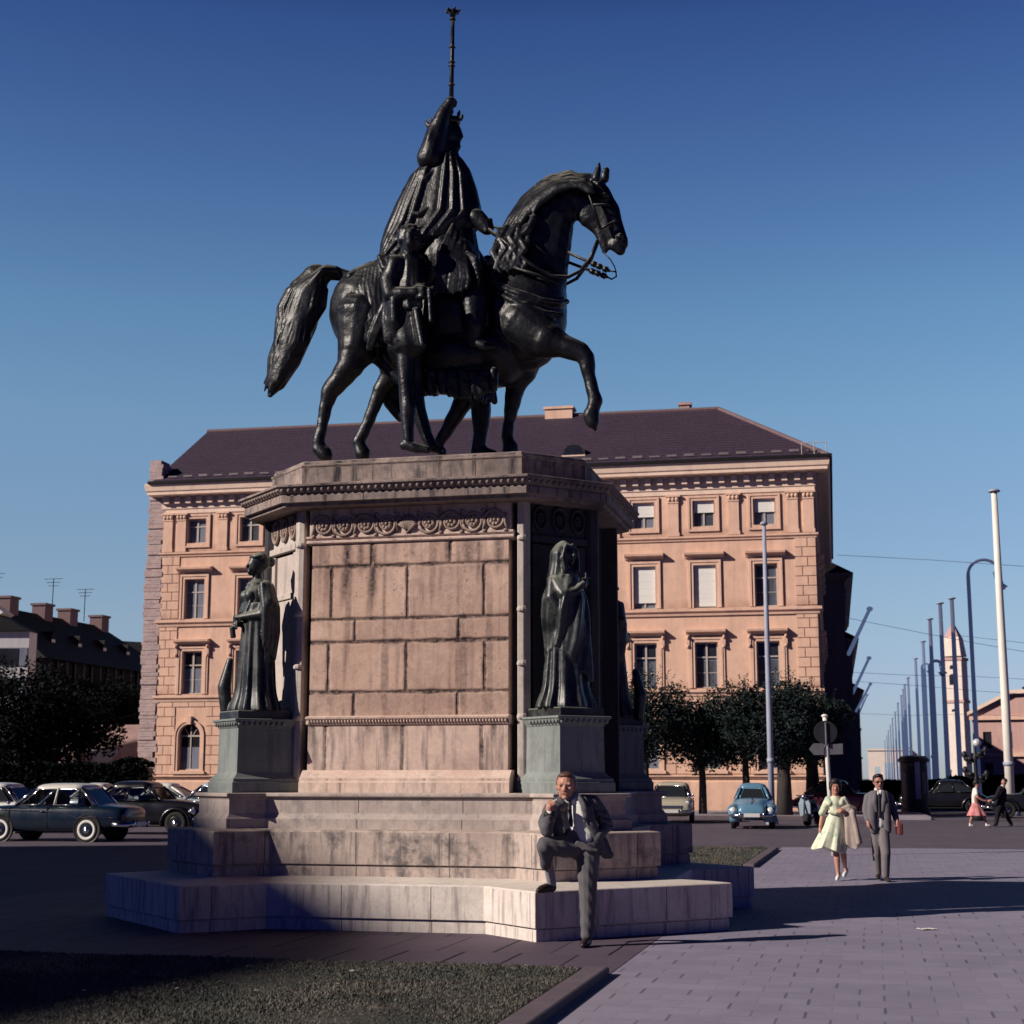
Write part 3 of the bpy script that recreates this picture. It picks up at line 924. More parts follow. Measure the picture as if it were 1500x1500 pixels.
sh = [(s - w / 2, s + w / 2, a, b) for s in ybays for a, b, w in floors]
w = MB(); holed_wall(w, SL, SR, -0.1, 16.2, fh, lambda s, z, d: (s, d, z))
# arched heads of the ground floor openings
for s in bays:
    r, zs_ = 0.61, 4.45 - 0.61
    for sg in (-1, 1):
        pts = [(s + sg * r, zs_), (s + sg * r, 4.45), (s, 4.45)] + [(s + sg * r * math.sin(t), zs_ + r * math.cos(t)) for t in [PI / 2 * q / 8 for q in range(9)]]
        w.rings([[(x, y, z) for x, z in pts] for y in (-0.001, 0.3)])
w.build('wall', M_OCH, palace, normals=False)
w = MB(); holed_wall(w, 0, DEP, -0.1, 16.2, sh, lambda s, z, d: (SR - d, s, z)); w.build('wall', M_OCH, palace, normals=False)
w = MB(); w.box(SL, SR - 0.4, DEP - 0.3, DEP, -0.1, 16.2); w.build('wall', M_OCH, palace)
w = MB(); w.box(SL - 0.02, SL + 0.3, 0.4, DEP - 0.31, -0.1, 16.2); w.build('wall', M_BRICK, palace)
base_rect = [(SL, 0.0), (SR, 0.0), (SR, DEP), (SL, DEP)]
b_ = MB(); profile_loft(b_, base_rect, [(-0.3, -0.1), (0.10, -0.1), (0.10, 1.45), (0.06, 1.50), (-0.3, 1.50)]); b_.build('plinth', M_OCH, palace)
for z0, z1, pr in ((1.62, 1.80, 0.16), (5.62, 5.98, 0.20), (9.60, 9.98, 0.22), (13.36, 13.62, 0.16)):
    b_ = MB(); profile_loft(b_, base_rect, [(-0.3, z0), (pr * 0.4, z0), (pr * 0.55, z0 + (z1 - z0) * 0.4), (pr, z0 + (z1 - z0) * 0.55), (pr, z1 - 0.03), (-0.3, z1)])
    b_.build('string_course', M_TRIM, palace)
b_ = MB(); profile_loft(b_, base_rect, [(-0.3, 15.72), (0.05, 15.72), (0.05, 15.95), (0.10, 15.97), (0.10, 16.18), (0.14, 16.62), (0.72, 16.66), (0.72, 16.82), (0.78, 16.86), (0.84, 17.16), (0.84, 17.25), (-0.3, 17.3)])
b_.build('cornice', M_PALE, palace)
dn = MB()
x = SL + 0.1
while x < SR + 0.2:
    dn.box(x, x + 0.28, -0.34, -0.09, 16.23, 16.60); x += 0.62
y = 0.3
while y < DEP:
    dn.box(SR + 0.09, SR + 0.34, y, y + 0.28, 16.23, 16.60); y += 0.62
o = dn.build('cornice_brackets', M_PALE, palace); o['kind'] = 'stuff'
# rustication: courses of blocks on the ground floor, quoins above
rs = MB()
zr = 1.84; row = 0
rnd = random.Random(3)
while zr < 5.5:
    h = 0.50
    x = SL - (0.0 if row % 2 else 0.45)
    while x < SR:
        x0, x1 = max(x, SL + 0.01), min(x + 0.90, SR + 0.04)
        if x1 - x0 > 0.12:
            lo = None
            segs = [(x0 + 0.02, x1 - 0.02)]
            for s in bays:
                hw = 0.86 if zr < 3.9 else 0.86
                if zr > 4.95: hw = 0
                if hw:
                    new = []
                    for p, q in segs:
                        if q < s - hw or p > s + hw: new.append((p, q))
                        else:
                            if p < s - hw - 0.08: new.append((p, s - hw))
                            if q > s + hw + 0.08: new.append((s + hw, q))
                    segs = new
            for p, q in segs: rs.box(p, q, -0.045, 0.05, zr + 0.02, min(zr + h - 0.02, 5.6))
        x += 0.90
    zr += h; row += 1
o = rs.build('rusticated_blocks', M_OCH, palace, bevel=0.0); o['kind'] = 'stuff'
qn = MB()
zr, row = 6.02, 0
while zr < 13.2:
    if 9.45 < zr < 9.98: zr = 10.02
    h = 0.48
    for (q0, q1) in ((SL, SL + 1.0), (SR - 1.02, SR)):
        sp = q0 + (0.36 if row % 2 else 0.62)
        qn.box(q0 + 0.0, sp - 0.02, -0.05, 0.03, zr + 0.02, zr + h - 0.02)
        qn.box(sp + 0.02, q1, -0.05, 0.03, zr + 0.02, zr + h - 0.02)
    zr += h; row += 1
o = qn.build('quoins', M_OCH, palace); o['kind'] = 'stuff'
# pilasters of the top storey
ps = [SL + 0.28, SL + 1.05] + [(bays[i] + bays[i + 1]) / 2 for i in range(10)] + [SR - 1.05, SR - 0.28]
for s in ps:
    m = MB()
    m.box(s - 0.26, s + 0.26, -0.10, 0.03, 13.62, 15.30)
    m.box(s - 0.30, s + 0.30, -0.13, 0.03, 13.615, 13.80)
    m.box(s - 0.28, s + 0.28, -0.13, 0.03, 15.301, 15.40)
    for q in (-1, 0, 1): m.ell((s + q * 0.19, -0.12, 15.50), (0.10, 0.09, 0.12), 8, 6)
    m.box(s - 0.36, s + 0.36, -0.20, 0.03, 15.62, 15.721)
    m.build('pilaster', M_TRIM, palace)

def window_set(fl):
    """sash, with surround, hood, glass and blind as its own pieces; origin on the wall line under the opening's middle"""
    z0, z1, wd = floors[fl]
    h2 = wd / 2
    m = MB()
    t = 0.07
    if fl == 0:
        m.box(-h2, h2, 0.20, 0.26, z0, z0 + t); m.box(-h2, -h2 + t, 0.20, 0.26, z0 + t, z1 - 0.5); m.box(h2 - t, h2, 0.20, 0.26, z0 + t, z1 - 0.5)
        m.box(-0.03, 0.03, 0.19, 0.25, z0 + t, z1 - 0.1); m.box(-h2 + t, h2 - t, 0.195, 0.255, z1 - 0.66, z1 - 0.58)
        for q in (-0.35, 0.35): m.tube([(q * 0.3, 0.22, z1 - 0.6), (q, 0.22, z1 - 0.22)], 0.022, 6)
    else:
        zt = z0 + (z1 - z0) * 0.66
        m.box(-h2, h2, 0.20, 0.26, z0, z0 + t); m.box(-h2, h2, 0.20, 0.26, z1 - t, z1)
        m.box(-h2, -h2 + t, 0.20, 0.26, z0 + t, z1 - t); m.box(h2 - t, h2, 0.20, 0.26, z0 + t, z1 - t)
        m.box(-0.045, 0.045, 0.18, 0.25, z0 + t, z1 - t); m.box(-h2 + t, h2 - t, 0.19, 0.255, zt, zt + 0.07)
        if fl in (1, 2): m.box(-h2 + t, h2 - t, 0.21, 0.25, z0 + (zt - z0) * 0.5, z0 + (zt - z0) * 0.5 + 0.03)
    win = m.build('window', M_SASH, None)
    g = MB(); g.box(-h2, h2, 0.235, 0.245, z0, z1); g.build('pane', M_GLASS, win)
    s = MB()
    if fl == 0:
        n = 12
        for (ri, ro, d) in ((h2 + 0.005, h2 + 0.13, -0.07), (h2 + 0.135, h2 + 0.24, -0.11)):
            zc = z1 - 0.61
            rr = []
            for r in (ri, ro):
                rr.append([(-r, z0 - 0.05)] + [(-r * math.cos(PI * q / n), zc + r * math.sin(PI * q / n)) for q in range(n + 1)] + [(r, z0 - 0.05)])
            prof = []
            for k2 in range(len(rr[0])):
                (xa, za), (xb, zb) = rr[0][k2], rr[1][k2]
                prof.append([(xa, 0.05, za), (xa, d, za), (xb, d, zb), (xb, 0.05, zb)])
            s.rings(prof)
        s.box(-h2 - 0.32, h2 + 0.32, -0.16, 0.03, z0 - 0.20, z0 - 0.051)
        s.prism([(-0.13, -0.22), (0.13, -0.22), (0.16, 0.02), (-0.16, 0.02)], z1 - 0.02, z1 + 0.40)
    else:
        for (i0, i1, d) in ((0.005, 0.14, -0.05), (0.142, 0.25, -0.09)):
            zb = z0 if fl != 3 else z0 - i1
            s.box(-h2 - i1, -h2 - i0, d, 0.04, zb, z1 + i1); s.box(h2 + i0, h2 + i1, d, 0.04, zb, z1 + i1)
            s.box(-h2 - i0 + 0.001, h2 + i0 - 0.001, d, 0.04, z1 + i0, z1 + i1 - 0.001)
            if fl == 3: s.box(-h2 - i0 + 0.001, h2 + i0 - 0.001, d, 0.04, z0 - i1 + 0.001, z0 - i0)
    s.build('surround', M_TRIM, win)
    if fl in (1, 2):
        hd = MB()
        zb = z1 + (0.36 if fl == 2 else 0.34)
        hw = h2 + 0.42
        pts = [(0.03, zb), (-0.12, zb), (-0.16, zb + 0.10), (-0.36, zb + 0.15), (-0.38, zb + 0.25), (0.03, zb + 0.33)]
        hd.rings([[(x, y, z) for y, z in pts] for x in (-hw, hw)])
        if fl == 1:
            for sg in (-1, 1):
                x0, x1 = sorted((sg * (h2 + 0.255), sg * (h2 + 0.40)))
                hd.box(x0, x1, -0.14, 0.03, zb - 0.62, zb - 0.001)
                hd.ell((sg * (h2 + 0.33), -0.16, zb - 0.10), (0.075, 0.10, 0.10), 8, 6)
                hd.ell((sg * (h2 + 0.33), -0.13, zb - 0.55), (0.07, 0.07, 0.09), 8, 6)
                hd.box(min(sg * (h2 + 0.255), sg * (h2 + 0.345)), max(sg * (h2 + 0.255), sg * (h2 + 0.345)), -0.06, 0.03, z0, zb - 0.621)
        hd.build('hood', M_TRIM, win)
    return win
win_proto = [window_set(f) for f in range(4)]
blinds = {}
def place_window(fl, s, side, first, blind=None, curtain=None):
    o = win_proto[fl] if first else copy_tree(win_proto[fl])
    adopt(o, palace)
    if side: o.location = (SR, s, 0); o.rotation_euler = (0, 0, PI / 2)
    else: o.location = (s, 0, 0)
    z0, z1, wd = floors[fl]
    if blind:
        m = MB(); a, b = z1 - (z1 - z0) * blind, z1
        n = 10
        for q in range(n):
            zz = a + (b - a) * q / n
            m.box(-wd / 2 + 0.03, wd / 2 - 0.03, 0.120 + 0.004 * (q % 2), 0.135 + 0.004 * (q % 2), zz, zz + (b - a) / n - 0.002)
        m.build('blind', M_BLIND, o)
    if curtain:
        for (x0, x1) in ((-wd / 2 + 0.05, -0.05), (0.05, wd / 2 - 0.05)):
            m = MB(); m.box(x0, x1, 0.226, 0.232, z0 + 0.08, z0 + (z1 - z0) * curtain); m.build('curtain', M_CURT, o)
    return o
bl = {(3, 8): 0.55, (3, 9): 0.45, (3, 10): 0.5, (2, 8): 0.86, (2, 9): 0.97, (3, 6): 0.4, (2, 6): 0.7, (2, 4): 0.6, (3, 3): 0.5}
cu = {(3, 0): 0.95, (3, 1): 0.95, (2, 10): 0.95, (2, 0): 0.97, (1, 0): 0.6, (3, 9): 0.6, (1, 9): 0.62, (1, 10): 0.62, (1, 8): 0.6, (0, 0): 0.5}
done = set()
for fl in range(4):
    for i, s in enumerate(bays):
        place_window(fl, s, False, fl not in done, bl.get((fl, i)), cu.get((fl, i))); done.add(fl)
# (copy_tree copies the pieces that the first window has; its own curtain or blind is added after copying)
for fl in range(1, 4):
    for s in ybays[:6]: place_window(fl, s, True, False)

# roof: hipped towards the side street
rf = MB()
ez = 17.27
A_, B_, C_, D_ = (SL - 0.5, -0.85, ez), (SR + 0.85, -0.85, ez), (SR + 0.85, DEP + 0.5, ez), (SL - 0.5, 13.6, ez)
r0, r1, r2 = (0.25, 6.5, 21.75), (30.2, 6.5, 21.65), (30.2, DEP + 0.5, 21.65)
E_, F_ = (23.5, 13.6, ez), (23.5, DEP + 0.5, ez)
rf.add([A_, B_, r1, r0], [(0, 1, 2, 3)])
rf.add([B_, C_, r2, r1], [(0, 1, 2, 3)])
rf.add([D_, r0, r1, E_], [(0, 1, 2, 3)])
rf.add([E_, r1, r2, F_], [(0, 1, 2, 3)])
rf.add([A_, r0, D_], [(0, 1, 2)])
roof = rf.build('roof', M_ROOF, palace, normals=False)
M_RIDGE = simple('ridge_tile_clay', (0.16, 0.10, 0.11), 0.8)
rg = MB()
rg.tube([r0, r1], 0.14, 8); rg.tube([r1, B_], 0.13, 8); rg.build('ridge_tiles', M_RIDGE, roof)
gt = MB(); gt.box(SL - 0.6, SR + 0.95, -0.97, -0.84, ez - 0.05, ez + 0.10); gt.box(SR + 0.84, SR + 0.96, -0.83, DEP, ez - 0.05, ez + 0.10); gt.build('gutter', M_ROOFD, roof)
M_ROOFP = simple('worn_lead', (0.20, 0.16, 0.17), 0.6)
sn = MB()
for i in range(40): sn.box(1.0 + i * 0.87, 1.5 + i * 0.87, -0.35, -0.33, ez + 0.40, ez + 0.47 + 0.02 * (i % 3))
o = sn.build('snow_guards', M_ROOFP, roof); o['kind'] = 'stuff'
for (c, y, wd, dp, zt, mm) in ((21.3, 6.6, 1.55, 0.9, 22.02, M_TRIM), (28.3, 6.9, 0.55, 0.6, 22.0, M_BRICK2)):
    m = MB(); m.box(c - wd / 2, c + wd / 2, y - dp / 2, y + dp / 2, 20.9, zt); m.box(c - wd / 2 - 0.08, c + wd / 2 + 0.08, y - dp / 2 - 0.08, y + dp / 2 + 0.08, zt + 0.001, zt + 0.14)
    m.build('chimney', mm, roof)
dm = MB()
cx_, cy_ = 23.05, 0.55
n = 14
arc = [(-0.62 * math.cos(PI * q / n), 0.62 * math.sin(PI * q / n)) for q in range(n + 1)]
dm.rings([[(cx_ + x, cy_, 18.15 + z) for x, z in arc], [(cx_ + x, cy_ + 1.8, 18.15 + z) for x, z in arc]])
dmo = dm.build('dormer', M_ROOF, roof)
m = MB(); m.rings([[(cx_ + x * 0.84, cy_ - 0.012, 18.18 + z * 0.84) for x, z in arc], [(cx_ + x * 0.84, cy_ + 0.1, 18.18 + z * 0.84) for x, z in arc]]); m.build('pane', M_GLASS, dmo)
m = MB(); m.box(cx_ - 0.62, cx_ + 0.62, cy_ - 0.06, cy_ + 0.05, 18.02, 18.14); m.build('sill', M_PALE, dmo)
m = MB()
for q in range(3): m.tube([(SR - 0.5 + q * 0.6, -0.6, ez + 0.1), (SR - 0.5 + q * 0.6, -0.6, ez + 0.75)], 0.025, 6)
m.tube([(SR - 0.5, -0.6, ez + 0.75), (SR + 0.7, -0.6, ez + 0.75)], 0.02, 6)
m.build('roof_railing', M_SASH, roof)

# raw party wall left standing at the palace's end: toothed brick courses
pw = MB()
rnd = random.Random(11)
z = -0.05
while z < 16.9:
    h = rnd.uniform(0.16, 0.30)
    lo = -0.27 + rnd.uniform(-0.06, 0.06) + (0.0 if z < 13 else 0.1)
    hi = 0.72 + rnd.uniform(-0.13, 0.10)
    pw.box(lo, hi, -0.07 + rnd.uniform(-0.04, 0.04), 0.5, z, z + h - 0.012)
    z += h
z = 16.9
while z < 18.5:
    pw.box(-0.10 + rnd.uniform(-0.04, 0.04), 0.62 + rnd.uniform(-0.08, 0.08), -0.3, 0.8, z, z + 0.21); z += 0.22
pw.build('party_wall', M_BRICK, palace)

# ------------------------------------------------------------------ street fronts beyond, in the shade
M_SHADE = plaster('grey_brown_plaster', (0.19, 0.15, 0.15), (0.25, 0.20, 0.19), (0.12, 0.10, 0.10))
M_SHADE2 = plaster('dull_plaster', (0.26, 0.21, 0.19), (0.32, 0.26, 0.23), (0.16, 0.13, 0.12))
def house(name, label, y0, y1, x1, H, wallm, roofm, nb, nf, group=None):
    """a block facing the side street; local frame of the palace, x1 is its street line"""
    t = thing(name, label, 'building', pal(x1, y0), -PANG, group)
    L = y1 - y0
    holes = []
    fhh = (H - 1.6) / nf
    for f in range(nf):
        for b in range(nb):
            yc = L * (b + 0.5) / nb
            holes.append((yc - 0.6, yc + 0.6, 1.4 + f * fhh + 0.3, 1.4 + f * fhh + fhh * 0.68))
    m = MB(); holed_wall(m, 0, L, -0.1, H, holes, lambda s, z, d: (-d, s, z))
    m.add([(-14, 0, -0.1), (0, 0, -0.1), (0, 0, H), (-14, 0, H)], [(0, 1, 2, 3)]); m.add([(-14, L, -0.1), (0, L, -0.1), (0, L, H), (-14, L, H)], [(3, 2, 1, 0)])
    m.build('wall', wallm, t, normals=False)
    for (a, b, c, d) in holes:
        wq = MB(); wq.box(-0.27, -0.22, a, b, c, d); wq.box(-0.05, 0.07, a - 0.2, a - 0.001, c - 0.1, d + 0.2); wq.box(-0.05, 0.07, b + 0.001, b + 0.2, c - 0.1, d + 0.2); wq.box(-0.05, 0.25, a - 0.3, b + 0.3, d + 0.201, d + 0.4)
        wo_ = wq.build('window', wallm, t)
        wq = MB(); wq.box(-0.219, -0.205, a + 0.05, b - 0.05, c + 0.05, d - 0.05); wq.build('pane', M_GLASS, wo_)
    m = MB(); profile_loft(m, [(-14, 0.01), (0, 0.01), (0, L - 0.01), (-14, L - 0.01)], [(-0.2, H - 0.6), (0.15, H - 0.6), (0.6, H - 0.25), (0.7, H), (-0.2, H + 0.05)]); m.build('cornice', wallm, t)
    m = MB(); m.rings([[(0.8, -0.2, H + 0.04), (-6, -0.2, H + 3.6), (-14.5, -0.2, H + 0.04)], [(0.8, L + 0.2, H + 0.04), (-6, L + 0.2, H + 3.6), (-14.5, L + 0.2, H + 0.04)]]); m.build('roof', roofm, t)
    return t
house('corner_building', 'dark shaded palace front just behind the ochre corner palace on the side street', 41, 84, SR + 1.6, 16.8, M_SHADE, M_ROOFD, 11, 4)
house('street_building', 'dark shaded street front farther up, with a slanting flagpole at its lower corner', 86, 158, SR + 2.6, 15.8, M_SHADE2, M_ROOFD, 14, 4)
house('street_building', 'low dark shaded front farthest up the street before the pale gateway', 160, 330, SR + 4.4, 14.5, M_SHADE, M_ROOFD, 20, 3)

# ------------------------------------------------------------------ left background
M_WHITE = plaster('white_render', (0.52, 0.50, 0.53), (0.60, 0.58, 0.60), (0.40, 0.38, 0.40))
M_DARKW = plaster('dark_render', (0.010, 0.010, 0.014), (0.016, 0.015, 0.020), (0.006, 0.006, 0.008))  # near-black wall tone of the long house
M_DARKT = simple('dark_window_trim', (0.055, 0.052, 0.06), 0.8)  # dark grey trim round its windows
lh = thing('long_house', 'long dark house with steep black roof, small dormers and chimneys behind the trees', 'house', (-30.5, 100, 0), -MPH)
LL, LH_ = 19.0, 9.4
hol = []
for f in range(3):
    for b in range(8): hol.append((1.0 + b * 2.3, 2.0 + b * 2.3, 1.5 + f * 3.1, 3.2 + f * 3.1))
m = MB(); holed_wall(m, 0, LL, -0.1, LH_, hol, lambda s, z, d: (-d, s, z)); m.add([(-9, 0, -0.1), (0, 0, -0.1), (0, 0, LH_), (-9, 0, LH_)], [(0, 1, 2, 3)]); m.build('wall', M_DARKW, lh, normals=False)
for (a, b, c, d) in hol:
    wq = MB(); wq.box(-0.27, -0.2, a, b, c, d); wq.box(-0.05, 0.06, a - 0.13, a - 0.001, c - 0.05, d + 0.1); wq.box(-0.05, 0.06, b + 0.001, b + 0.13, c - 0.05, d + 0.1)
    wo_ = wq.build('window', M_DARKT, lh); wq = MB(); wq.box(-0.199, -0.19, a + 0.06, b - 0.06, c + 0.06, d - 0.06); wq.build('pane', M_GLASS, wo_)
m = MB(); m.rings([[(0.5, -0.3, LH_ - 0.1), (-4.0, 0.2, LH_ + 3.5), (-9.2, -0.3, LH_ - 0.1)], [(0.5, LL + 0.3, LH_ - 0.1), (-4.0, LL - 4.0, LH_ + 3.5), (-9.2, LL + 0.3, LH_ - 0.1)]])
lroof = m.build('roof', M_ROOFD, lh)
for q in (1.5, 6.0, 9.5, 14.2):
    m = MB(); m.box(-4.4, -3.4, q, q + 1.1, LH_ + 2.4, LH_ + 4.1); m.box(-4.5, -3.3, q - 0.1, q + 1.2, LH_ + 4.101, LH_ + 4.25); m.build('chimney', M_RIDGE, lroof)
for q in (3.0, 6.6, 10.2, 13.8):
    m = MB(); m.rings([[(-1.2, q, LH_ + 0.9), (-1.2, q + 0.9, LH_ + 0.9), (-1.2, q + 0.45, LH_ + 2.0)], [(-3.0, q, LH_ + 0.9), (-3.0, q + 0.9, LH_ + 0.9), (-3.0, q + 0.45, LH_ + 2.0)]]); dmo = m.build('dormer', M_ROOFD, lroof)
    m = MB(); m.box(-1.19, -1.17, q + 0.22, q + 0.68, LH_ + 1.0, LH_ + 1.45); m.build('pane', M_WHITE, dmo)
for (q, hh) in ((0.5, 2.0), (8.0, 2.6), (12.6, 2.4)):
    m = MB(); z0 = LH_ + 3.6
    m.tube([(-4.0, q, z0), (-4.0, q, z0 + hh)], 0.03, 6)
    for j in range(3): m.tube([(-4.7 + 0.15 * j, q, z0 + hh - 0.25 * j), (-3.3 - 0.15 * j, q, z0 + hh - 0.25 * j)], 0.02, 5)
    m.build('aerial', M_ROOFD, lroof)
mb_ = thing('modern_block', 'pale flat fronted office block with white parapet bands at the left edge', 'building', (-31.2, 86, 0), -0.05)
m = MB(); m.box(-14, 4.3, 0, 1.2, -0.1, 9.7); m.build('wall', M_WHITE, mb_)
for f in range(3):
    m = MB(); m.box(-14, 4.25, -0.06, 0.05, 8.35 - f * 1.65 - 0.55, 8.35 - f * 1.65 + 0.45); wo_ = m.build('window_band', M_CURT, mb_)
    for q in range(10):
        m = MB(); m.box(-13.2 + q * 1.75, -12.0 + q * 1.75, -0.09, -0.065, 8.35 - f * 1.65 - 0.5, 8.35 - f * 1.65 + 0.4); m.build('pane', M_GLASS, wo_)
m = MB(); m.rings([[(-14, -0.3, 9.71), (4.4, -0.3, 9.71), (2.6, -0.3, 10.6), (-2.6, -0.3, 13.6), (-14, -0.3, 13.6)], [(-14, 1.3, 9.71), (4.4, 1.3, 9.71), (2.6, 1.3, 10.6), (-2.6, 1.3, 13.6), (-14, 1.3, 13.6)]]); rr_ = m.build('roof', M_ROOFD, mb_)
m = MB(); m.rings([[(2.7, -0.42, 10.62), (-2.6, -0.42, 13.68), (-2.6, -0.42, 14.4), (-2.0, -0.42, 13.9), (2.9, -0.42, 10.75)], [(2.7, 1.3, 10.62), (-2.6, 1.3, 13.68), (-2.6, 1.3, 14.4), (-2.0, 1.3, 13.9), (2.9, 1.3, 10.75)]]); m.build('verge', simple('bright_render', (0.8, 0.76, 0.72)), rr_)
t = thing('white_house', 'small white house glimpsed between the dark house and the brick party wall', 'house', (-36.0, 150, 0), -0.1)
m = MB(); m.box(-2.5, 1.6, 0, 6, -0.1, 12.6); m.build('wall', M_WHITE, t)
m = MB(); m.rings([[(-3, -0.3, 12.6), (2.0, -0.3, 12.6), (1.2, -0.3, 14.6), (-2, -0.3, 14.8)], [(-3, 6.3, 12.6), (2.0, 6.3, 12.6), (1.2, 6.3, 14.6), (-2, 6.3, 14.8)]]); m.build('roof', M_ROOFD, t)
for q in (-1.6, 0.0):
    m = MB(); m.box(q, q + 0.9, -0.04, 0.1, 8.4, 9.9); m.build('window', M_GLASS, t)
bw = thing('brick_wall', 'weathered sunlit brick wall with pale patches below the dark trees', 'wall', (-26.9, 95.4, 0), -PANG)
m = MB(); m.box(-4, 5.6, 0, 0.5, -0.1, 4.85); m.build('brickwork', M_BRICK2, bw)
m = MB(); m.rings([[(2.0 + 0.9 * math.cos(a) * (1 + 0.3 * math.sin(3 * a)), y, 3.0 + 0.55 * math.sin(a) * (1 + 0.25 * math.cos(2 * a))) for a in [2 * PI * q / 14 for q in range(14)]] for y in (-0.012, 0.1)]); m.build('plaster_patch', M_WHITE, bw)

# the town house outside the picture on the left whose gabled shadow lies across the lawn
M_SOOT = plaster('sooty_stone', (0.16, 0.14, 0.15), (0.20, 0.18, 0.18), (0.10, 0.09, 0.10))
th = thing('town_hall', 'tall grey gabled hall on the far left whose shadow falls across the lawn', 'building', (-70.5, -17.0, 0), 0)
TL, TE, TR = 26.4, 38.5, 45.0
m = MB(); hol = [(2 + b * 3.2, 3.8 + b * 3.2, 3 + f * 9.0, 8.5 + f * 9.0) for b in range(7) for f in range(4)]
holed_wall(m, 0, TL, -0.1, TE, hol, lambda s, z, d: (-d, s, z))
for yy in (0, TL): m.add([(-18.6, yy, -0.1), (0, yy, -0.1), (0, yy, TE), (-9.3, yy, TR), (-18.6, yy, TE)], [(0, 1, 2, 3, 4)])
m.add([(-18.6, 0, -0.1), (-18.6, TL, -0.1), (-18.6, TL, TE), (-18.6, 0, TE)], [(0, 1, 2, 3)])
m.build('wall', M_SOOT, th, normals=False)
for (a, b, c, d) in hol:
    wq = MB(); wq.box(-0.3, -0.25, a, b, c, d); wo_ = wq.build('window', M_SASH, th); wq = MB(); wq.box(-0.249, -0.24, a + 0.05, b - 0.05, c + 0.05, d - 0.05); wq.build('pane', M_GLASS, wo_)
m = MB(); m.rings([[(0.25, y, TE - 0.1), (-9.3, y, TR + 0.12), (-18.8, y, TE - 0.1), (-9.3, y, TR - 0.2)] for y in (-0.15, TL + 0.15)]); m.build('roof', M_ROOFD, th)

# ------------------------------------------------------------------ right background
M_TOWER = plaster('pale_limestone', (0.80, 0.68, 0.60), (0.86, 0.75, 0.67), (0.62, 0.52, 0.50))
M_PINK = plaster('pinkish_brick', (0.56, 0.34, 0.31), (0.64, 0.41, 0.37), (0.40, 0.26, 0.26))
tp = at(1406, 1135, 480)
ct = thing('church_tower', 'slender pale church tower with pointed stone spire far up the street', 'tower', (tp.x, tp.y, 0), -R(33))
W_ = 3.05
def zt(v): return at(1406, v, 480).z
m = MB(); m.box(-W_, W_, -W_, W_, -0.1, zt(966)); m.build('shaft', M_TOWER, ct)
for v in (1030, 968):
    m = MB(); m.box(-W_ - 0.35, W_ + 0.35, -W_ - 0.35, W_ + 0.35, zt(v), zt(v - 4)); m.build('string_course', M_PINK, ct)
m = MB(); m.rings([[(x * W_, y * W_, zt(962)) for x, y in ((-1, -1), (1, -1), (1, 1), (-1, 1))], [(x * W_ * 0.75, y * W_ * 0.75, zt(934)) for x, y in ((-1, -1), (1, -1), (1, 1), (-1, 1))]]); m.build('lantern', M_TOWER, ct)
m = MB(); m.rings([[(x * W_ * 0.72, y * W_ * 0.72, zt(934) + 0.01) for x, y in ((-1, -1), (1, -1), (1, 1), (-1, 1))], [(x * 0.08, y * 0.08, zt(910)) for x, y in ((-1, -1), (1, -1), (1, 1), (-1, 1))]]); m.build('spire', M_PINK, ct)
for v0, v1, hw in ((1004, 988, 0.9), (981, 975, 0.6), (1043, 1039, 0.6)):
    for rot in (0, PI / 2):
        m = MB()
        n = 8
        pts = [(-hw, zt(v0))] + [(-hw * math.cos(PI * q / n), zt(v1) - hw + hw * math.sin(PI * q / n)) for q in range(n + 1)] + [(hw, zt(v0))]
        m.rings([[(x, y, z) for x, z in pts] for y in (-W_ - 0.05, -W_ + 0.2)])
        o = m.build('window', M_GLASS, ct); o.rotation_euler = (0, 0, -rot if rot else 0)
pk = thing('pink_building', 'pinkish brick house with low gable and horizontal cornices at the right edge', 'building', (at(1428, 1140, 190).x, 190, 0), -R(20))
HP = at(1470, 1026, 190).z
m = MB(); hol = [(1.2 + b * 2.4, 2.2 + b * 2.4, z0, z0 + 2.0) for b in range(6) for z0 in (1.5, 5.2)]
holed_wall(m, 0, 16, -0.1, HP - 1.8, hol, lambda s, z, d: (s, d, z)); m.build('wall', M_PINK, pk, normals=False)
m = MB(); m.add([(0, 0, -0.1), (0, 12, -0.1), (0, 12, HP - 1.8), (0, 0, HP - 1.8)], [(3, 2, 1, 0)]); m.add([(0, 0, HP - 1.8), (16, 0, HP - 1.8), (16, 0, HP + 1.2), (4.4, 0, HP + 0.6)], [(0, 1, 2, 3)]); m.build('gable', M_PINK, pk, normals=False)
for (a, b, c, d) in hol:
    wq = MB(); wq.box(a, b, 0.2, 0.25, c, d); m2 = wq.build('window', M_GLASS, pk)
for z in (4.2, HP - 2.4):
    m = MB(); m.box(-0.3, 16, -0.4, 0.02, z, z + 0.45); m.build('string_course', M_TRIM, pk)
m = MB(); m.box(-0.01, 16.2, -0.6, 0.02, -0.1, 1.0); m.build('plinth', M_PINK, pk)
m = MB(); m.rings([[(-0.5, -0.6, HP - 1.85), (-0.5, -0.6, HP - 1.45), (4.6, -0.6, HP + 1.15), (16, -0.6, HP + 1.5), (16, -0.6, HP + 1.1), (4.6, -0.6, HP + 0.7)], [(-0.5, 12, HP - 1.85), (-0.5, 12, HP - 1.45), (4.6, 12, HP + 1.15), (16, 12, HP + 1.5), (16, 12, HP + 1.1), (4.6, 12, HP + 0.7)]]); m.build('cornice', M_PALE, pk)
m = MB(); m.rings([[(6.0, -0.2, HP + 1.45), (16, -0.2, HP + 1.45), (16, -0.2, HP + 4.6), (11, -0.2, HP + 4.2)], [(6.0, 12, HP + 1.45), (16, 12, HP + 1.45), (16, 12, HP + 4.6), (11, 12, HP + 4.2)]]); m.build('roof', M_ROOF, pk)
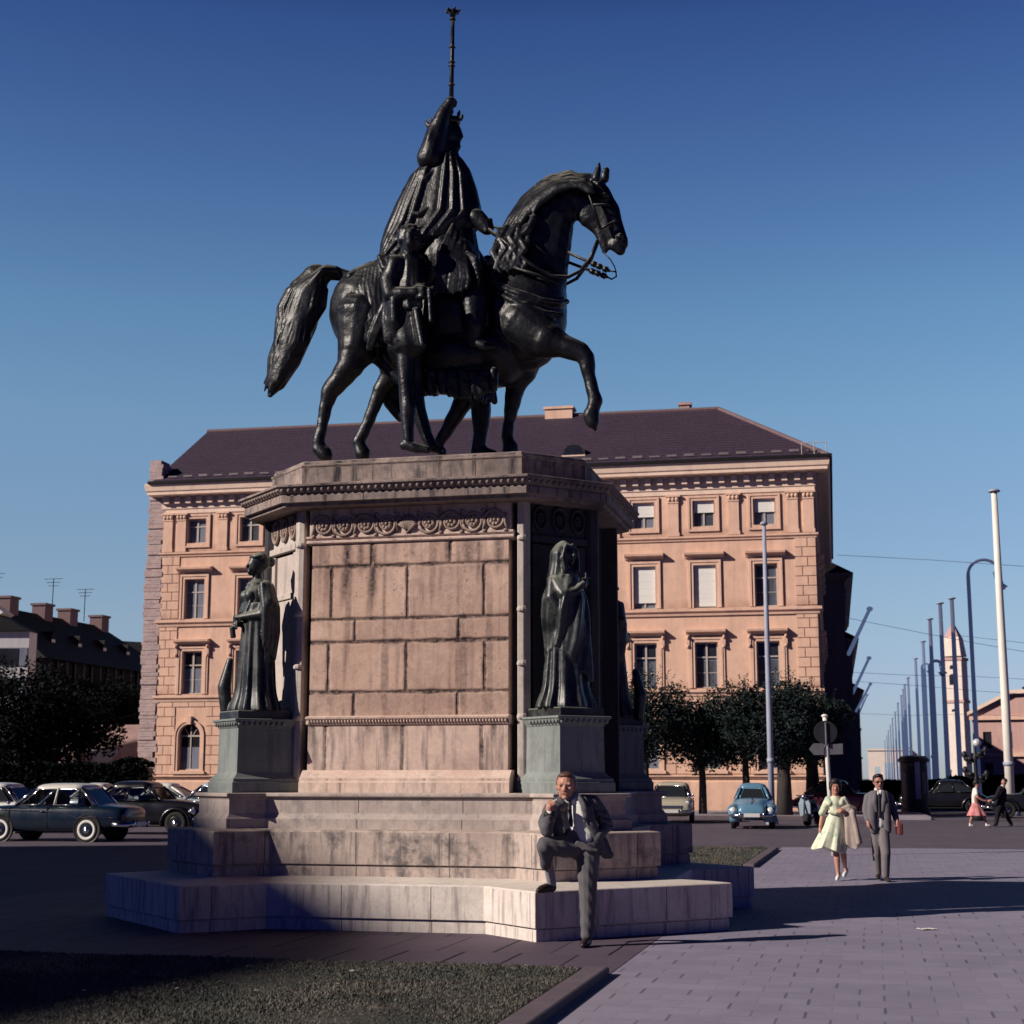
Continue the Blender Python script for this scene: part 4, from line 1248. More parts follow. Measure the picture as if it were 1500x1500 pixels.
gw = thing('gateway', 'tiny pale stone archway closing the far end of the street', 'gate', (at(1303, 1138, 620).x, 620, 0), -R(13))
m = MB()
zz = at(1303, 1100, 620).z
for (x0, x1) in ((-7, -4.6), (-2.2, 2.2), (4.6, 7)):
    pass
holed_wall(m, -8, 8, -0.1, zz, [(-5.6, -3.4, -0.05, zz * 0.5), (-1.9, 1.9, -0.05, zz * 0.62), (3.4, 5.6, -0.05, zz * 0.5)], lambda s, z, d: (s, d * 6, z)); m.build('arch', M_TOWER, gw, normals=False)
m = MB(); profile_loft(m, [(-8, 0), (8, 0), (8, 2), (-8, 2)], [(-0.2, zz), (0.5, zz + 0.2), (0.5, zz + 0.8), (-0.3, zz + 0.9)]); m.build('attic', M_TOWER, gw)
for (xx, w2, h2) in ((-14.0, 5.5, 0.72), (13.5, 6.0, 0.9)):
    t = thing('far_house', 'pale distant house beside the archway, %s of it' % ('left' if xx < 0 else 'right'), 'house', (gw.location.x + xx, 640, 0), -R(13))
    m = MB(); m.box(-w2 / 2, w2 / 2, 0, 8, -0.1, zz * h2); m.build('wall', M_TOWER, t)
    m = MB(); m.rings([[(-w2 / 2 - .3, -.3, zz * h2), (w2 / 2 + .3, -.3, zz * h2), (0, -.3, zz * h2 + 3)], [(-w2 / 2 - .3, 8.3, zz * h2), (w2 / 2 + .3, 8.3, zz * h2), (0, 8.3, zz * h2 + 3)]]); m.build('roof', M_ROOF, t)
# ------------------------------------------------------------------ bronze
k = Mat('dark_bronze')
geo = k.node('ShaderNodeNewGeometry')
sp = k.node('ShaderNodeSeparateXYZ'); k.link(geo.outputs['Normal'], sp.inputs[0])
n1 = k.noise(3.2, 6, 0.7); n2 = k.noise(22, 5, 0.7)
highlight = k.math('MULTIPLY', k.ramp(sp.outputs[2], [(0.50, 0.0), (0.92, 1.0)]), k.ramp(n1, [(0.36, 0.15), (0.60, 1.0)]))  # pale patina painted on upward-facing bronze to stand in for highlights
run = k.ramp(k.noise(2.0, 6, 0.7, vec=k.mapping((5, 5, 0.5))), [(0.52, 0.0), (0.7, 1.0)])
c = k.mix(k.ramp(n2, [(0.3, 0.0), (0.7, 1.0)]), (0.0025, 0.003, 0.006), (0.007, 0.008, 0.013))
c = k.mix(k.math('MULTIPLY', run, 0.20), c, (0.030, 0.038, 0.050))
c = k.mix(k.math('MULTIPLY', highlight, 0.85), c, (0.34, 0.33, 0.28))
k.color(c).rough(k.ramp(n1, [(0.3, 0.30), (0.7, 0.50)])).spec(0.42).bump(k.math('ADD', k.math('MULTIPLY', n2, 0.2), k.math('MULTIPLY', k.noise(9, 5, 0.6), 1.5)), 0.42, 0.022)
M_BRONZE = k.m
k = Mat('green_bronze')
n1 = k.noise(4.0, 6, 0.7); n2 = k.noise(24, 5, 0.7)
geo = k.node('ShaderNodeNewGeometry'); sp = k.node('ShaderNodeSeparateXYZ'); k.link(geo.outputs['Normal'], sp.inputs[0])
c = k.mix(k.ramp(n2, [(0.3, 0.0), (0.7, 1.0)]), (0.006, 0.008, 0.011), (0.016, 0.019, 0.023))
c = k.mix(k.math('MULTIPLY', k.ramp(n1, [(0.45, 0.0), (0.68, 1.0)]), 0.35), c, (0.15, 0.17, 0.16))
c = k.mix(k.math('MULTIPLY', k.ramp(sp.outputs[2], [(0.3, 0.0), (0.85, 1.0)]), 0.7), c, (0.36, 0.37, 0.31))  # upward-facing folds paled in the colour to imitate light on them
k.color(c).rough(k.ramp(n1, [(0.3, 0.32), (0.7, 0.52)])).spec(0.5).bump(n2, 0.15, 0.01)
M_GREENB = k.m

# ------------------------------------------------------------------ the horse and rider
ZB = 5.75
PXM = 19.9 / 2190.0                                    # metres that one photo pixel spans at the statue
def sp3(u, v, b=0.0):
    a, z = mon_uv(u, v, b)
    return Vector((a, -b, z - ZB))
def schain(mb, pts, b=None, flat=1.0, n=16):
    """pts = [(u, v, r) or (u, v, r, b)] -> tapered limb in the statue's own frame"""
    n0 = len(mb.v)
    P = [sp3(p[0], p[1], p[3] if len(p) > 3 else b) for p in pts]
    r = [p[2] * PXM for p in pts]
    mb.chain(P, r, n)
    if flat != 1.0:
        for i in range(n0, len(mb.v)):
            x, y, z = mb.v[i]
            mb.v[i] = (x, -b + (y + b) * flat, z)
    return mb
def sell(mb, u, v, b, ru, rv, rb, ang=0.0):
    mb.ell(sp3(u, v, b), (ru * PXM, rb, rv * PXM), 44, 26, Matrix.Rotation(-ang, 3, 'Y'))
eq = thing('equestrian_statue', 'large dark bronze rider on a striding horse with raised foreleg on top of the pedestal', 'statue', (*mon(0, 0).xy, ZB), -MPH)
h = MB()
sell(h, 541, 456, 0, 60, 70, 0.52); sell(h, 600, 462, 0, 80, 72, 0.55); sell(h, 660, 470, 0, 100, 78, 0.58); sell(h, 765, 465, 0, 66, 82, 0.52); sell(h, 796, 440, 0, 34, 56, 0.40)
sell(h, 735, 420, 0, 50, 44, 0.40)
schain(h, [(772, 415, 60), (783, 370, 54), (795, 325, 48), (815, 292, 40), (843, 278, 27)], 0, 0.55)
schain(h, [(858, 272, 20), (872, 288, 23), (886, 310, 22), (897, 334, 17), (906, 352, 14), (909, 358, 11)], 0, 0.62)
schain(h, [(858, 292, 26), (868, 312, 24), (879, 334, 14)], 0, 0.55)
schain(h, [(879, 338, 11), (886, 356, 8), (886, 368, 5)], 0, 0.7)         # open lower jaw
schain(h, [(903, 358, 12), (909, 366, 8)], 0, 0.8)
for b in (0.10, -0.10): schain(h, [(873 if b > 0 else 886, 262, 6.5), (876 if b > 0 else 888, 250, 5.5), (878.5 if b > 0 else 889.5, 238 if b > 0 else 250, 1.6)], b)
for b in (0.15, -0.15): sell(h, 885, 287, b, 7, 5, 0.05)
for b in (0.10, -0.10): sell(h, 908, 346, b, 5, 4, 0.035)
# hind legs, standing foreleg, lifted foreleg
schain(h, [(535, 470, 48, .22), (524, 510, 30, .32), (513, 535, 20.5, .38), (498, 556, 16, .38), (484, 572, 14, .38), (478, 592, 10, .38), (472, 625, 8.2, .38), (466, 648, 10, .38), (469, 658, 9, .38)])
schain(h, [(466, 656, 9.5, .38), (476, 665, 11, .38), (480, 668, 8, .38)])
schain(h, [(570, 490, 45, -.25), (578, 530, 27, -.36), (572, 552, 16, -.38), (559, 570, 13, -.38), (549, 594, 10, -.38), (538, 622, 9.2, -.38), (525, 648, 10.5, -.38), (529, 658, 9.5, -.38)])
schain(h, [(527, 656, 10, -.38), (532, 665, 11.5, -.38)])
schain(h, [(770, 490, 46, -.22), (764, 540, 25, -.34), (755, 568, 14.5, -.36), (750, 592, 12, -.36), (746, 618, 8.5, -.36), (743, 640, 9.5, -.36), (745, 648, 9.5, -.36)])
schain(h, [(745, 648, 10, -.36), (747, 656, 12.5, -.36), (747, 662, 12.5, -.36)])
schain(h, [(772, 478, 44, .22), (800, 498, 27, .34), (825, 507, 17.5, .36), (850, 516, 14.5, .36), (858, 524, 13, .36), (863, 550, 9.2, .36), (869, 576, 9.5, .36), (872, 588, 10.5, .36), (869, 600, 9.5, .36)])
schain(h, [(870, 598, 9, .36), (866, 608, 12, .36), (868, 617, 10.5, .36), (872, 629, 3.0, .36)])
sell(h, 770, 492, .2, 40, 40, 0.26)
# low girth, saddle cloth and its ragged fringe
sell(h, 665, 530, 0, 90, 48, 0.60); sell(h, 600, 515, 0, 45, 42, 0.55); sell(h, 725, 520, 0, 50, 48, 0.5)
schain(h, [(548, 520, 10, .2), (575, 545, 10, .2), (590, 560, 8, .2)])
rnd = random.Random(5)
for i in range(17):
    u = 598 + i * 7.8
    L = 572 + rnd.uniform(0, 10)
    schain(h, [(u, 545, 7), (u + rnd.uniform(-3, 3), 562, 6.5), (u + rnd.uniform(-2, 4), L, 4)], 0.52 - 0.05 * (i % 2))
    schain(h, [(u, 550, 7), (u + 2, L - 2, 5)], -0.48)
# breast collar
schain(h, [(722, 416, 4.5, .46), (760, 430, 4.5, .50), (795, 440, 4.5, .44), (818, 444, 4.5, .32), (830, 442, 4.5, .12)])
schain(h, [(728, 428, 4, .48), (762, 446, 4, .52), (797, 458, 4, .46), (822, 462, 4, .30)])
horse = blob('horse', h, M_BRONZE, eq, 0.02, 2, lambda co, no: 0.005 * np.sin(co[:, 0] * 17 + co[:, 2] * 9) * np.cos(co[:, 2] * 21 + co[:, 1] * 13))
# tail, arched and full, in long strands
tl = MB()
schain(tl, [(508, 404, 9), (482, 399, 12), (462, 408, 23), (449, 430, 31), (436, 475, 31), (420, 525, 24), (406, 558, 16), (396, 578, 5)], 0, 0.55)
for i in range(24):
    f = i / 23
    d = (f - 0.5) * 2
    b = 0.03 + 0.165 * math.cos(d * 1.3)
    w1, w2 = rnd.uniform(-5, 5), rnd.uniform(-5, 5)
    schain(tl, [(494 - 6 * f, 393 + 8 * f, 3.5, b * .4), (472 - 14 * f + 6, 391 + 12 * f, 4.2, b), (449 + d * 27 + w1 * .4, 425, 4, b), (441 + d * 30 + w1, 450, 4, b * 1.1), (433 + d * 28 - w1 * .6, 475, 4, b * 1.1), (426 + d * 25 + w2, 500, 4, b * 1.1), (418 + d * 21 - w2 * .5, 524, 3.8, b), (406 + d * 14 + w2 * .5, 550 + rnd.uniform(-6, 8), 3.2, b * .8), (396 + d * 9, 576 - 12 * abs(d) + rnd.uniform(-8, 8), 1.6, b * .5)])
blob('tail', tl, M_BRONZE, horse, 0.0145, 1)
mn = MB()
crest = [(734, 342), (746, 315), (764, 290), (784, 272), (808, 258), (832, 252), (852, 256), (862, 266)]
for i in range(22):
    f = i / 21
    o = 27 * f
    side = 0.02 + 0.27 * math.sin(f * PI * .55)
    pts = []
    ph = rnd.uniform(0, 6)
    for j, (u, v) in enumerate(reversed(crest)):
        g = j / (len(crest) - 1)
        if g > 1 - 0.35 * f * rnd.uniform(.6, 1.2): break
        pts.append((u + o * .55 * (0.4 + g) * .6 + 2.2 * math.sin(ph + j * 1.9), v + o * (0.55 + .5 * g) + 2.2 * math.cos(ph + j * 2.3) + 2, 4.4 - 1.2 * g, side))
    if len(pts) > 2:
        pts.append((pts[-1][0] - 9, pts[-1][1] + 13, 1.6, side + .03)); schain(mn, pts)
for i in range(13):                                       # loose curls on the shoulder
    u0, v0 = 726 + i * 3.6, 352 + rnd.uniform(-8, 8)
    s_ = rnd.choice((-1, 1))
    schain(mn, [(u0 + 6, v0 - 16, 4.5, .30), (u0 + 4 * s_, v0 + 2, 4.4, .38), (u0 - 5 * s_, v0 + 17, 4.2, .43), (u0 + 4 * s_ - 2, v0 + 31, 3.6, .46), (u0 - 3 * s_ - 2, v0 + 44 + rnd.uniform(-6, 5), 1.8, .47)])
schain(mn, [(782, 320, 6, .30), (774, 336, 6, .34), (764, 346, 4, .36), (757, 352, 2, .36)])
for i in range(5): schain(mn, [(866 + i * 2, 262, 4, .05 - i * .02), (876 + i * 2, 270, 4, .12 - .05 * i), (884 + i, 280, 2, .1 - .05 * i)])
blob('mane', mn, M_BRONZE, horse, 0.0145, 1)
rn = MB()
def spath(pts, r, n=6): rn.tube([sp3(*p) for p in pts], r * PXM, n)
spath([(715, 330, .12), (742, 337, .14), (775, 352, .30), (800, 372, .36)], 2.2)
spath([(716, 336, .16), (735, 350, .40), (770, 382, .47), (805, 405, .42), (832, 406, .20), (850, 397, .10), (866, 376, .12), (875, 352, .16)], 2.8)
spath([(716, 338, -.1), (800, 395, -.45), (826, 418, -.2), (845, 408, -.1), (866, 380, -.1), (876, 354, -.16)], 2.6)
spath([(752, 392, .50), (790, 404, .47), (822, 418, .30)], 2.2)
for (p, q, b) in (((832, 370), (893, 397), .10), ((832, 384), (890, 406), -.06)):
    spath([(p[0], p[1], b), (q[0], q[1], b)], 2.4)
    for f in (.62, .75, .9): spath([(p[0] + (q[0] - p[0]) * f - 3, p[1] + (q[1] - p[1]) * f - 1.4, b), (p[0] + (q[0] - p[0]) * f + 3, p[1] + (q[1] - p[1]) * f + 1.4, b)], 4.6)
spath([(893, 397, .1), (902, 398, .1), (903, 405, 0), (896, 409, -.06), (890, 406, -.06)], 1.3)
spath([(884, 370, .1), (894, 380, .1), (900, 390, .08), (903, 400, .05)], 1.0)
spath([(857, 268, .22), (868, 300, .24), (880, 335, .18)], 2.2); spath([(868, 300, .24), (890, 300, .2), (896, 302, 0)], 2.0); spath([(880, 335, .18), (897, 326, .15), (905, 324, 0)], 2.0)
rn.build('reins', M_BRONZE, horse, smooth=True)

def mantle(mb, secs, nf, amp, seed, rb0, rb1, bc=0.0, n=120, sub=5):
    """hanging cloth: rings (v, u_left, u_right) with deep folds that wander as they fall"""
    rings = []
    rr = random.Random(seed)
    ph = [rr.uniform(0, 6.28) for _ in range(4)]
    for k_ in range((len(secs) - 1) * sub + 1):
        q = k_ / sub; a = min(int(q), len(secs) - 2); f = q - a
        v, ul, ur = [secs[a][c] * (1 - f) + secs[a + 1][c] * f for c in range(3)]
        g = k_ / ((len(secs) - 1) * sub)
        rb = rb0 * (1 - g) + rb1 * g
        ring = []
        for t in range(n):
            th = 2 * PI * t / n
            fo = 1 + amp * (0.35 + 0.65 * g) * (math.sin(nf * th + 1.4 * math.sin(2 * th + ph[0]) + 1.2 * g + ph[1]) * 0.7 + 0.4 * math.sin(nf * 1.73 * th + ph[2] - g))
            a_, z_ = mon_uv((ul + ur) / 2, v, 0)
            ring.append(Vector((a_ + (ur - ul) / 2 * PXM * fo * math.cos(th), -bc + rb * fo * math.sin(th), z_ - ZB)))
        rings.append(ring)
    mb.rings(rings)
    def surf(th, g, out=1.0):
        q = g * (len(secs) - 1); a = min(int(q), len(secs) - 2); f = q - a
        v, ul, ur = [secs[a][c] * (1 - f) + secs[a + 1][c] * f for c in range(3)]
        rb = rb0 * (1 - g) + rb1 * g
        a_, z_ = mon_uv((ul + ur) / 2, v, 0)
        return Vector((a_ + (ur - ul) / 2 * PXM * out * math.cos(th), -bc + rb * out * math.sin(th), z_ - ZB))
    return surf
r_ = MB()
schain(r_, [(655, 380, 50), (652, 330, 44), (655, 285, 38), (655, 252, 28), (656, 236, 20)], 0, 0.7)
schain(r_, [(657, 236, 13), (659, 212, 11)], 0)
sell(r_, 659, 196, 0, 14, 21, 0.135)
schain(r_, [(670, 188, 5), (676, 200, 3.2), (673, 204, 4)], 0)               # nose
schain(r_, [(670, 215, 6), (667, 220, 6)], 0); schain(r_, [(670, 208, 4), (673, 209, 2.5)], 0)
for i in range(7): schain(r_, [(648 + i * 1.5, 184, 6, -.09 + .03 * i), (645 + i, 206, 6.5, -.1 + .035 * i), (643 + 2 * i, 222, 4.5, -.1 + .035 * i)])     # hair at the nape
schain(r_, [(630, 232, 20), (636, 208, 17), (642, 186, 14), (651, 165, 10.5), (659, 150, 8.5)], 0.18)   # raised arm in its sleeve
for i in range(5): schain(r_, [(622 + 4 * i, 228, 5, .30 - .03 * i), (630 + 3.4 * i, 200, 4.5, .30 - .02 * i), (640 + 2.5 * i, 178, 3.5, .26 - .02 * i)])
for i in range(3): schain(r_, [(628 + i * 6, 184 - i * 5, 4, .22 - .05 * i), (623 + i * 6, 177 - i * 5, 1.6, .22 - .05 * i)])       # jagged cuff
for i in range(3): schain(r_, [(656 + i * 3, 147 - i, 3.4, .12 + .03 * i), (666, 148 + i * 3, 3.2, .14 + 0.02 * i)])
schain(r_, [(661, 152, 4, .2), (667, 150, 3.2, .2)])
schain(r_, [(698, 318, 13), (707, 328, 12), (713, 334, 11)], 0.10)                        # rein hand below the mantle
for i in range(4): schain(r_, [(712, 326 + i * 4, 4.2, .16), (719, 327 + i * 4, 3.6, .12)])
schain(r_, [(712, 325, 4, .1), (719, 322, 3, .12)])
# the near leg under its robe, foot in stirrup
schain(r_, [(668, 375, 30, .34), (688, 402, 21, .44), (694, 440, 21, .50), (694, 478, 17, .54), (693, 498, 11, .54)])
schain(r_, [(692, 502, 9, .54), (712, 507, 8, .56), (722, 508, 5, .56)])
schain(r_, [(668, 372, 34, -.38), (690, 400, 30, -.50), (694, 440, 24, -.54), (694, 495, 12, -.54)])
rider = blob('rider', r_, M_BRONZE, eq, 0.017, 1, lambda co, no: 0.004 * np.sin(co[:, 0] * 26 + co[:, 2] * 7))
rb = MB()                                                 # robe thrown in ribs over the thigh
sell(rb, 668, 385, .46, 28, 40, 0.20)
for i in range(13):
    f = i / 12
    w = rnd.uniform(-2, 2)
    schain(rb, [(663 + 20 * f, 328 + 26 * f, 1.6, .48), (655 + 28 * f + w, 345 + 24 * f, 3.4, .64), (646 + 38 * f, 372 + 16 * f, 3.8, .73), (640 + 46 * f - w, 400 + 8 * f, 3.6, .76), (636 + 48 * f, 430 - 6 * f + rnd.uniform(-4, 4), 2.2, .74)])
for i in range(5): schain(rb, [(684 + i * 3, 372 + i * 8, 4.2, .66), (697 + i, 380 + i * 7, 4, .68), (704 - i, 392 + i * 7, 2.5, .62)])
blob('robe', rb, M_BRONZE, rider, 0.0125, 1)
def hb(u, v):
    return 0.52 * math.sqrt(max(0.04, 1 - ((u - 541) / 62.0) ** 2 - ((v - 458) / 74.0) ** 2))
cl = MB()
SF = mantle(cl, [(229, 642, 672), (236, 626, 680), (252, 608, 691), (280, 591, 701), (310, 577, 708), (336, 566, 706), (352, 562, 690), (368, 559, 652), (390, 560, 610)], 13, 0.022, 3, 0.20, 0.42, 0.0)
for i in range(12):                                       # ribs of the mantle, packed along its lit edge
    th = R(168 + i * 7.0 + rnd.uniform(-2, 2))
    w = rnd.uniform(-.06, .06)
    P_ = [SF(th + w * math.sin(g * 5 + i), g, 1.035) for g in (0.10, 0.28, 0.45, 0.62, 0.80, 1.0)]
    cl.chain(P_, [PXM * q for q in (3.0, 4.6, 5.2, 5.2, 4.8, 3.4)], 10)
for i in range(16):                                       # broken cross folds where the cloth catches
    th = R(rnd.uniform(165, 250)); g = rnd.uniform(.15, .85); s_ = rnd.choice((-1, 1))
    P_ = [SF(th, g, 1.03), SF(th + .16 * s_, g + .07, 1.06), SF(th + .30 * s_, g + .09, 1.05), SF(th + .42 * s_, g + .05, 1.01)]
    cl.chain(P_, [PXM * q for q in (1.5, 4.0, 3.6, 1.4)], 8)
for i in range(7):                                        # hem caught up in loops against the saddle
    u0 = 560 + i * 11
    schain(cl, [(u0 - 4, 376 + 4 * (i % 2), 4.5, .40 + .02 * i), (u0 + 3, 392 + 5 * (i % 3), 5.5, .48 + .02 * i), (u0 + 12, 398, 4.5, .50 + .02 * i), (u0 + 16, 384, 2.5, .48)])
for i in range(3):                                        # a few shallow folds down the front
    th = R(285 + i * 16)
    P_ = [SF(th - .05 * g, g, 1.01) for g in (0.05, 0.3, 0.55, 0.8)]
    cl.chain(P_, [PXM * q for q in (2.5, 3.6, 3.6, 2.0)], 10)
for i in range(12):                                       # the end that spreads over the croup and hangs
    f = i / 11
    w = rnd.uniform(-3, 3)
    u0 = 566 - 58 * f
    pts = [(575 - 14 * f, 376 + 4 * f, 4.6, .30), (u0 + 4, 392 + 12 * f * f, 5.0, .30 + .1 * (1 - f))]
    for (du, v) in ((0, 415), (2 + w, 440), (6 - w, 465), (11 + w, 490), (15, 508 - 22 * abs(f - .45) + rnd.uniform(-5, 5))):
        u = u0 + du * (1 + f)
        pts.append((u, v + 6 * f, 5.2 if v < 500 else 2.4, hb(u, v) + .035))
    schain(cl, pts)
for i in range(3): schain(cl, [(604 - 6 * i, 386, 7, .52), (586 - 5 * i, 422, 7, .60), (570 - 5 * i, 456, 6.5, .62), (553 - 4 * i, 488, 5, .58), (544 - 3 * i, 512, 2.4, .54)])
schain(cl, [(545, 392, 10, -.1), (530, 398, 9, .2), (514, 406, 8, .34)])
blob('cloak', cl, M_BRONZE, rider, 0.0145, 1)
cw = MB()
c0 = sp3(660, 180, 0)
cw.lathe([(0.125, -0.03), (0.135, 0.0), (0.14, 0.05), (0.125, 0.05), (0.12, 0.0), (0.11, -0.03)], 18, c0)
for i in range(8):
    an = i * PI / 4 + 0.3
    p = c0 + Vector((math.cos(an) * 0.135, math.sin(an) * 0.135, 0.04))
    cw.tube([p, p + Vector((math.cos(an) * 0.02, math.sin(an) * 0.02, 0.05)), p + Vector((math.cos(an) * 0.035, math.sin(an) * 0.035, 0.10))], [0.02, 0.026, 0.004], 6)
cw.build('crown', M_BRONZE, rider, smooth=True)
# the staff, held: a thing of its own
p0, p1 = sp3(661, 152, 0.15), sp3(663.5, 15, 0.15)
R0 = Matrix.Rotation(-MPH, 3, 'Z')
stf = thing('staff', 'tall thin bronze staff with crowned tip held upright in the rider\'s raised hand', 'staff', Vector((*mon(0, 0).xy, ZB)) + R0 @ p0, -MPH)
d_ = p1 - p0
sm = MB()
sm.tube([d_ * -0.10, d_ * 0.5, d_ * 0.93], [0.034, 0.030, 0.026], 8)
for f in (0.02, 0.20, 0.40, 0.44, 0.60, 0.90): sm.tube([d_ * (f - 0.012), d_ * f, d_ * (f + 0.012)], [0.03, 0.052, 0.03], 8)
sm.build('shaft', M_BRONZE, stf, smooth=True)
fm = MB()
fm.tube([d_ * 0.92, d_ * 0.95, d_ * 0.985], [0.03, 0.045, 0.085], 10)
for i in range(6):
    an = i * PI / 3
    o2 = Vector((math.cos(an), math.sin(an), 0))
    fm.tube([d_ * 0.98 + o2 * 0.07, d_ * 0.995 + o2 * 0.10, d_ * 1.005 + o2 * 0.085], [0.018, 0.02, 0.008], 6)
fm.tube([d_ * 0.98, d_ * 1.0, d_ * 1.02], [0.03, 0.02, 0.006], 6)
fm.build('finial', M_BRONZE, stf, smooth=True)

# pages walking beside the horse
def page(label, b, near):
    t = thing('page_statue', label, 'statue', (*mon(0, 0).xy, ZB), -MPH)
    m = MB()
    if near:
        sell(m, 606, 352, b, 14, 18, 0.13); sell(m, 600, 348, b, 18, 20, 0.16)
        schain(m, [(618, 352, 4), (621, 357, 3)], b)
        for i in range(26):
            a = rnd.uniform(0, 2 * PI); q = rnd.uniform(.2, 1)
            sell(m, 600 + 17 * q * math.cos(a), 347 + 19 * q * math.sin(a), b + .15 * math.sqrt(max(0, 1 - q * q)), 4.2, 4.2, 0.04)
        for i in range(9):
            an = (i - 2) * 0.36
            schain(m, [(602 - 6 * math.cos(an * .5), 336 + 2 * abs(i - 4), 6, b - .15 + .045 * i), (590 + 2.0 * abs(i - 3), 356, 6, b - .16 + .045 * i), (589 + 1.5 * i, 368, 3.5, b - .12 + .035 * i)])
        schain(m, [(600, 372, 11), (598, 384, 20), (594, 410, 23), (593, 440, 22), (596, 470, 25), (600, 500, 27)], b, 0.8)
        for i in range(10): schain(m, [(582 + 3.2 * i, 380 + rnd.uniform(-2, 2), 3.2, b + .12 - .012 * abs(i - 5)), (577 + 4 * i + rnd.uniform(-3, 3), 418, 3.6, b + .19 - .014 * abs(i - 5)), (578 + 4.2 * i, 450, 3.4, b + .20 - .014 * abs(i - 5))])
        schain(m, [(580, 386, 13, b + .12), (570, 410, 13, b + .15), (573, 432, 11.5, b + .17), (590, 430, 9, b + .2), (608, 429, 8, b + .2)])
        for i in range(4): schain(m, [(611, 423 + 4 * i, 4.6, b + .2), (620, 422 + 4 * i, 4.2, b + .22), (626, 424 + 4 * i, 3.4, b + .18)])
        schain(m, [(612, 420, 4, b + .17), (622, 417, 3.2, b + .17)])
        schain(m, [(612, 386, 12, b - .18), (626, 410, 11, b - .16), (634, 400, 9, b - .1)])
        for i in range(4): schain(m, [(566 + 4 * i, 438, 6, b + .1 + .04 * i), (566 + 4 * i, 470, 7, b + .1 + .03 * i), (567 + 4 * i + rnd.uniform(-2, 2), 500, 4, b + .1)])
        for i in range(9): schain(m, [(586 + 3 * i, 455, 5, b - .2 + .05 * i), (580 + 5 * i, 505, 5.5, b - .25 + .06 * i)])
        schain(m, [(594, 505, 14), (595, 545, 12), (595, 580, 10.5), (598, 598, 11.5), (598, 625, 9), (598, 646, 7.5)], b)
        schain(m, [(593, 652, 8), (610, 656, 7.5), (626, 659, 5)], b)
        schain(m, [(604, 510, 14, b - .2), (607, 560, 12, b - .25), (612, 600, 12, b - .28), (625, 640, 9, b - .3), (634, 655, 8, b - .3)])
        schain(m, [(634, 655, 7, b - .3), (645, 660, 5, b - .3)])
        schain(m, [(629, 425, 4, b + .2), (632, 470, 3.5, b + .2)])
    else:
        sell(m, 715, 392, b, 16, 19, 0.15)
        schain(m, [(712, 412, 12), (708, 425, 22), (704, 470, 24), (702, 520, 28), (700, 560, 30)], b, 0.8)
        schain(m, [(690, 430, 13, b - .2), (684, 470, 12, b - .22), (705, 490, 9, b - .2)])
        schain(m, [(722, 430, 13, b + .2), (734, 465, 12, b + .1), (720, 490, 9, b)])
        schain(m, [(703, 545, 19), (704, 580, 16), (705, 600, 15.5), (704, 635, 12), (701, 656, 11)], b)
        schain(m, [(700, 662, 11), (722, 666, 8)], b)
        schain(m, [(690, 550, 19, b - .12), (678, 590, 15, b - .12), (664, 614, 12, b - .12), (650, 638, 9.5, b - .12), (640, 655, 8, b - .12)])
        schain(m, [(640, 656, 8, b - .12), (648, 662, 7, b - .12)])
        schain(m, [(578, 555, 14, -.55), (573, 588, 13, -.55), (588, 610, 9, -.55)]); schain(m, [(590, 560, 16, -.6), (592, 596, 13, -.6), (602, 622, 5, -.6)]); schain(m, [(600, 540, 20, -.65), (640, 520, 22, -.75), (690, 520, 22, -.8)])
        for i in range(9): schain(m, [(686 + 4 * i, 540, 5, b + .3 - .06 * abs(i - 4)), (684 + 5 * i, 582 + 3 * (i % 3), 5, b + .3 - .06 * abs(i - 4))])
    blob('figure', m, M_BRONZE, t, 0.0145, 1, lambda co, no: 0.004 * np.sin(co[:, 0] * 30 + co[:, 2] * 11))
page('bronze page boy in a short tunic walking on the near side of the horse', 0.88, True)
page('bronze page mostly hidden behind the horse, only his striding legs in sight', -0.86, False)

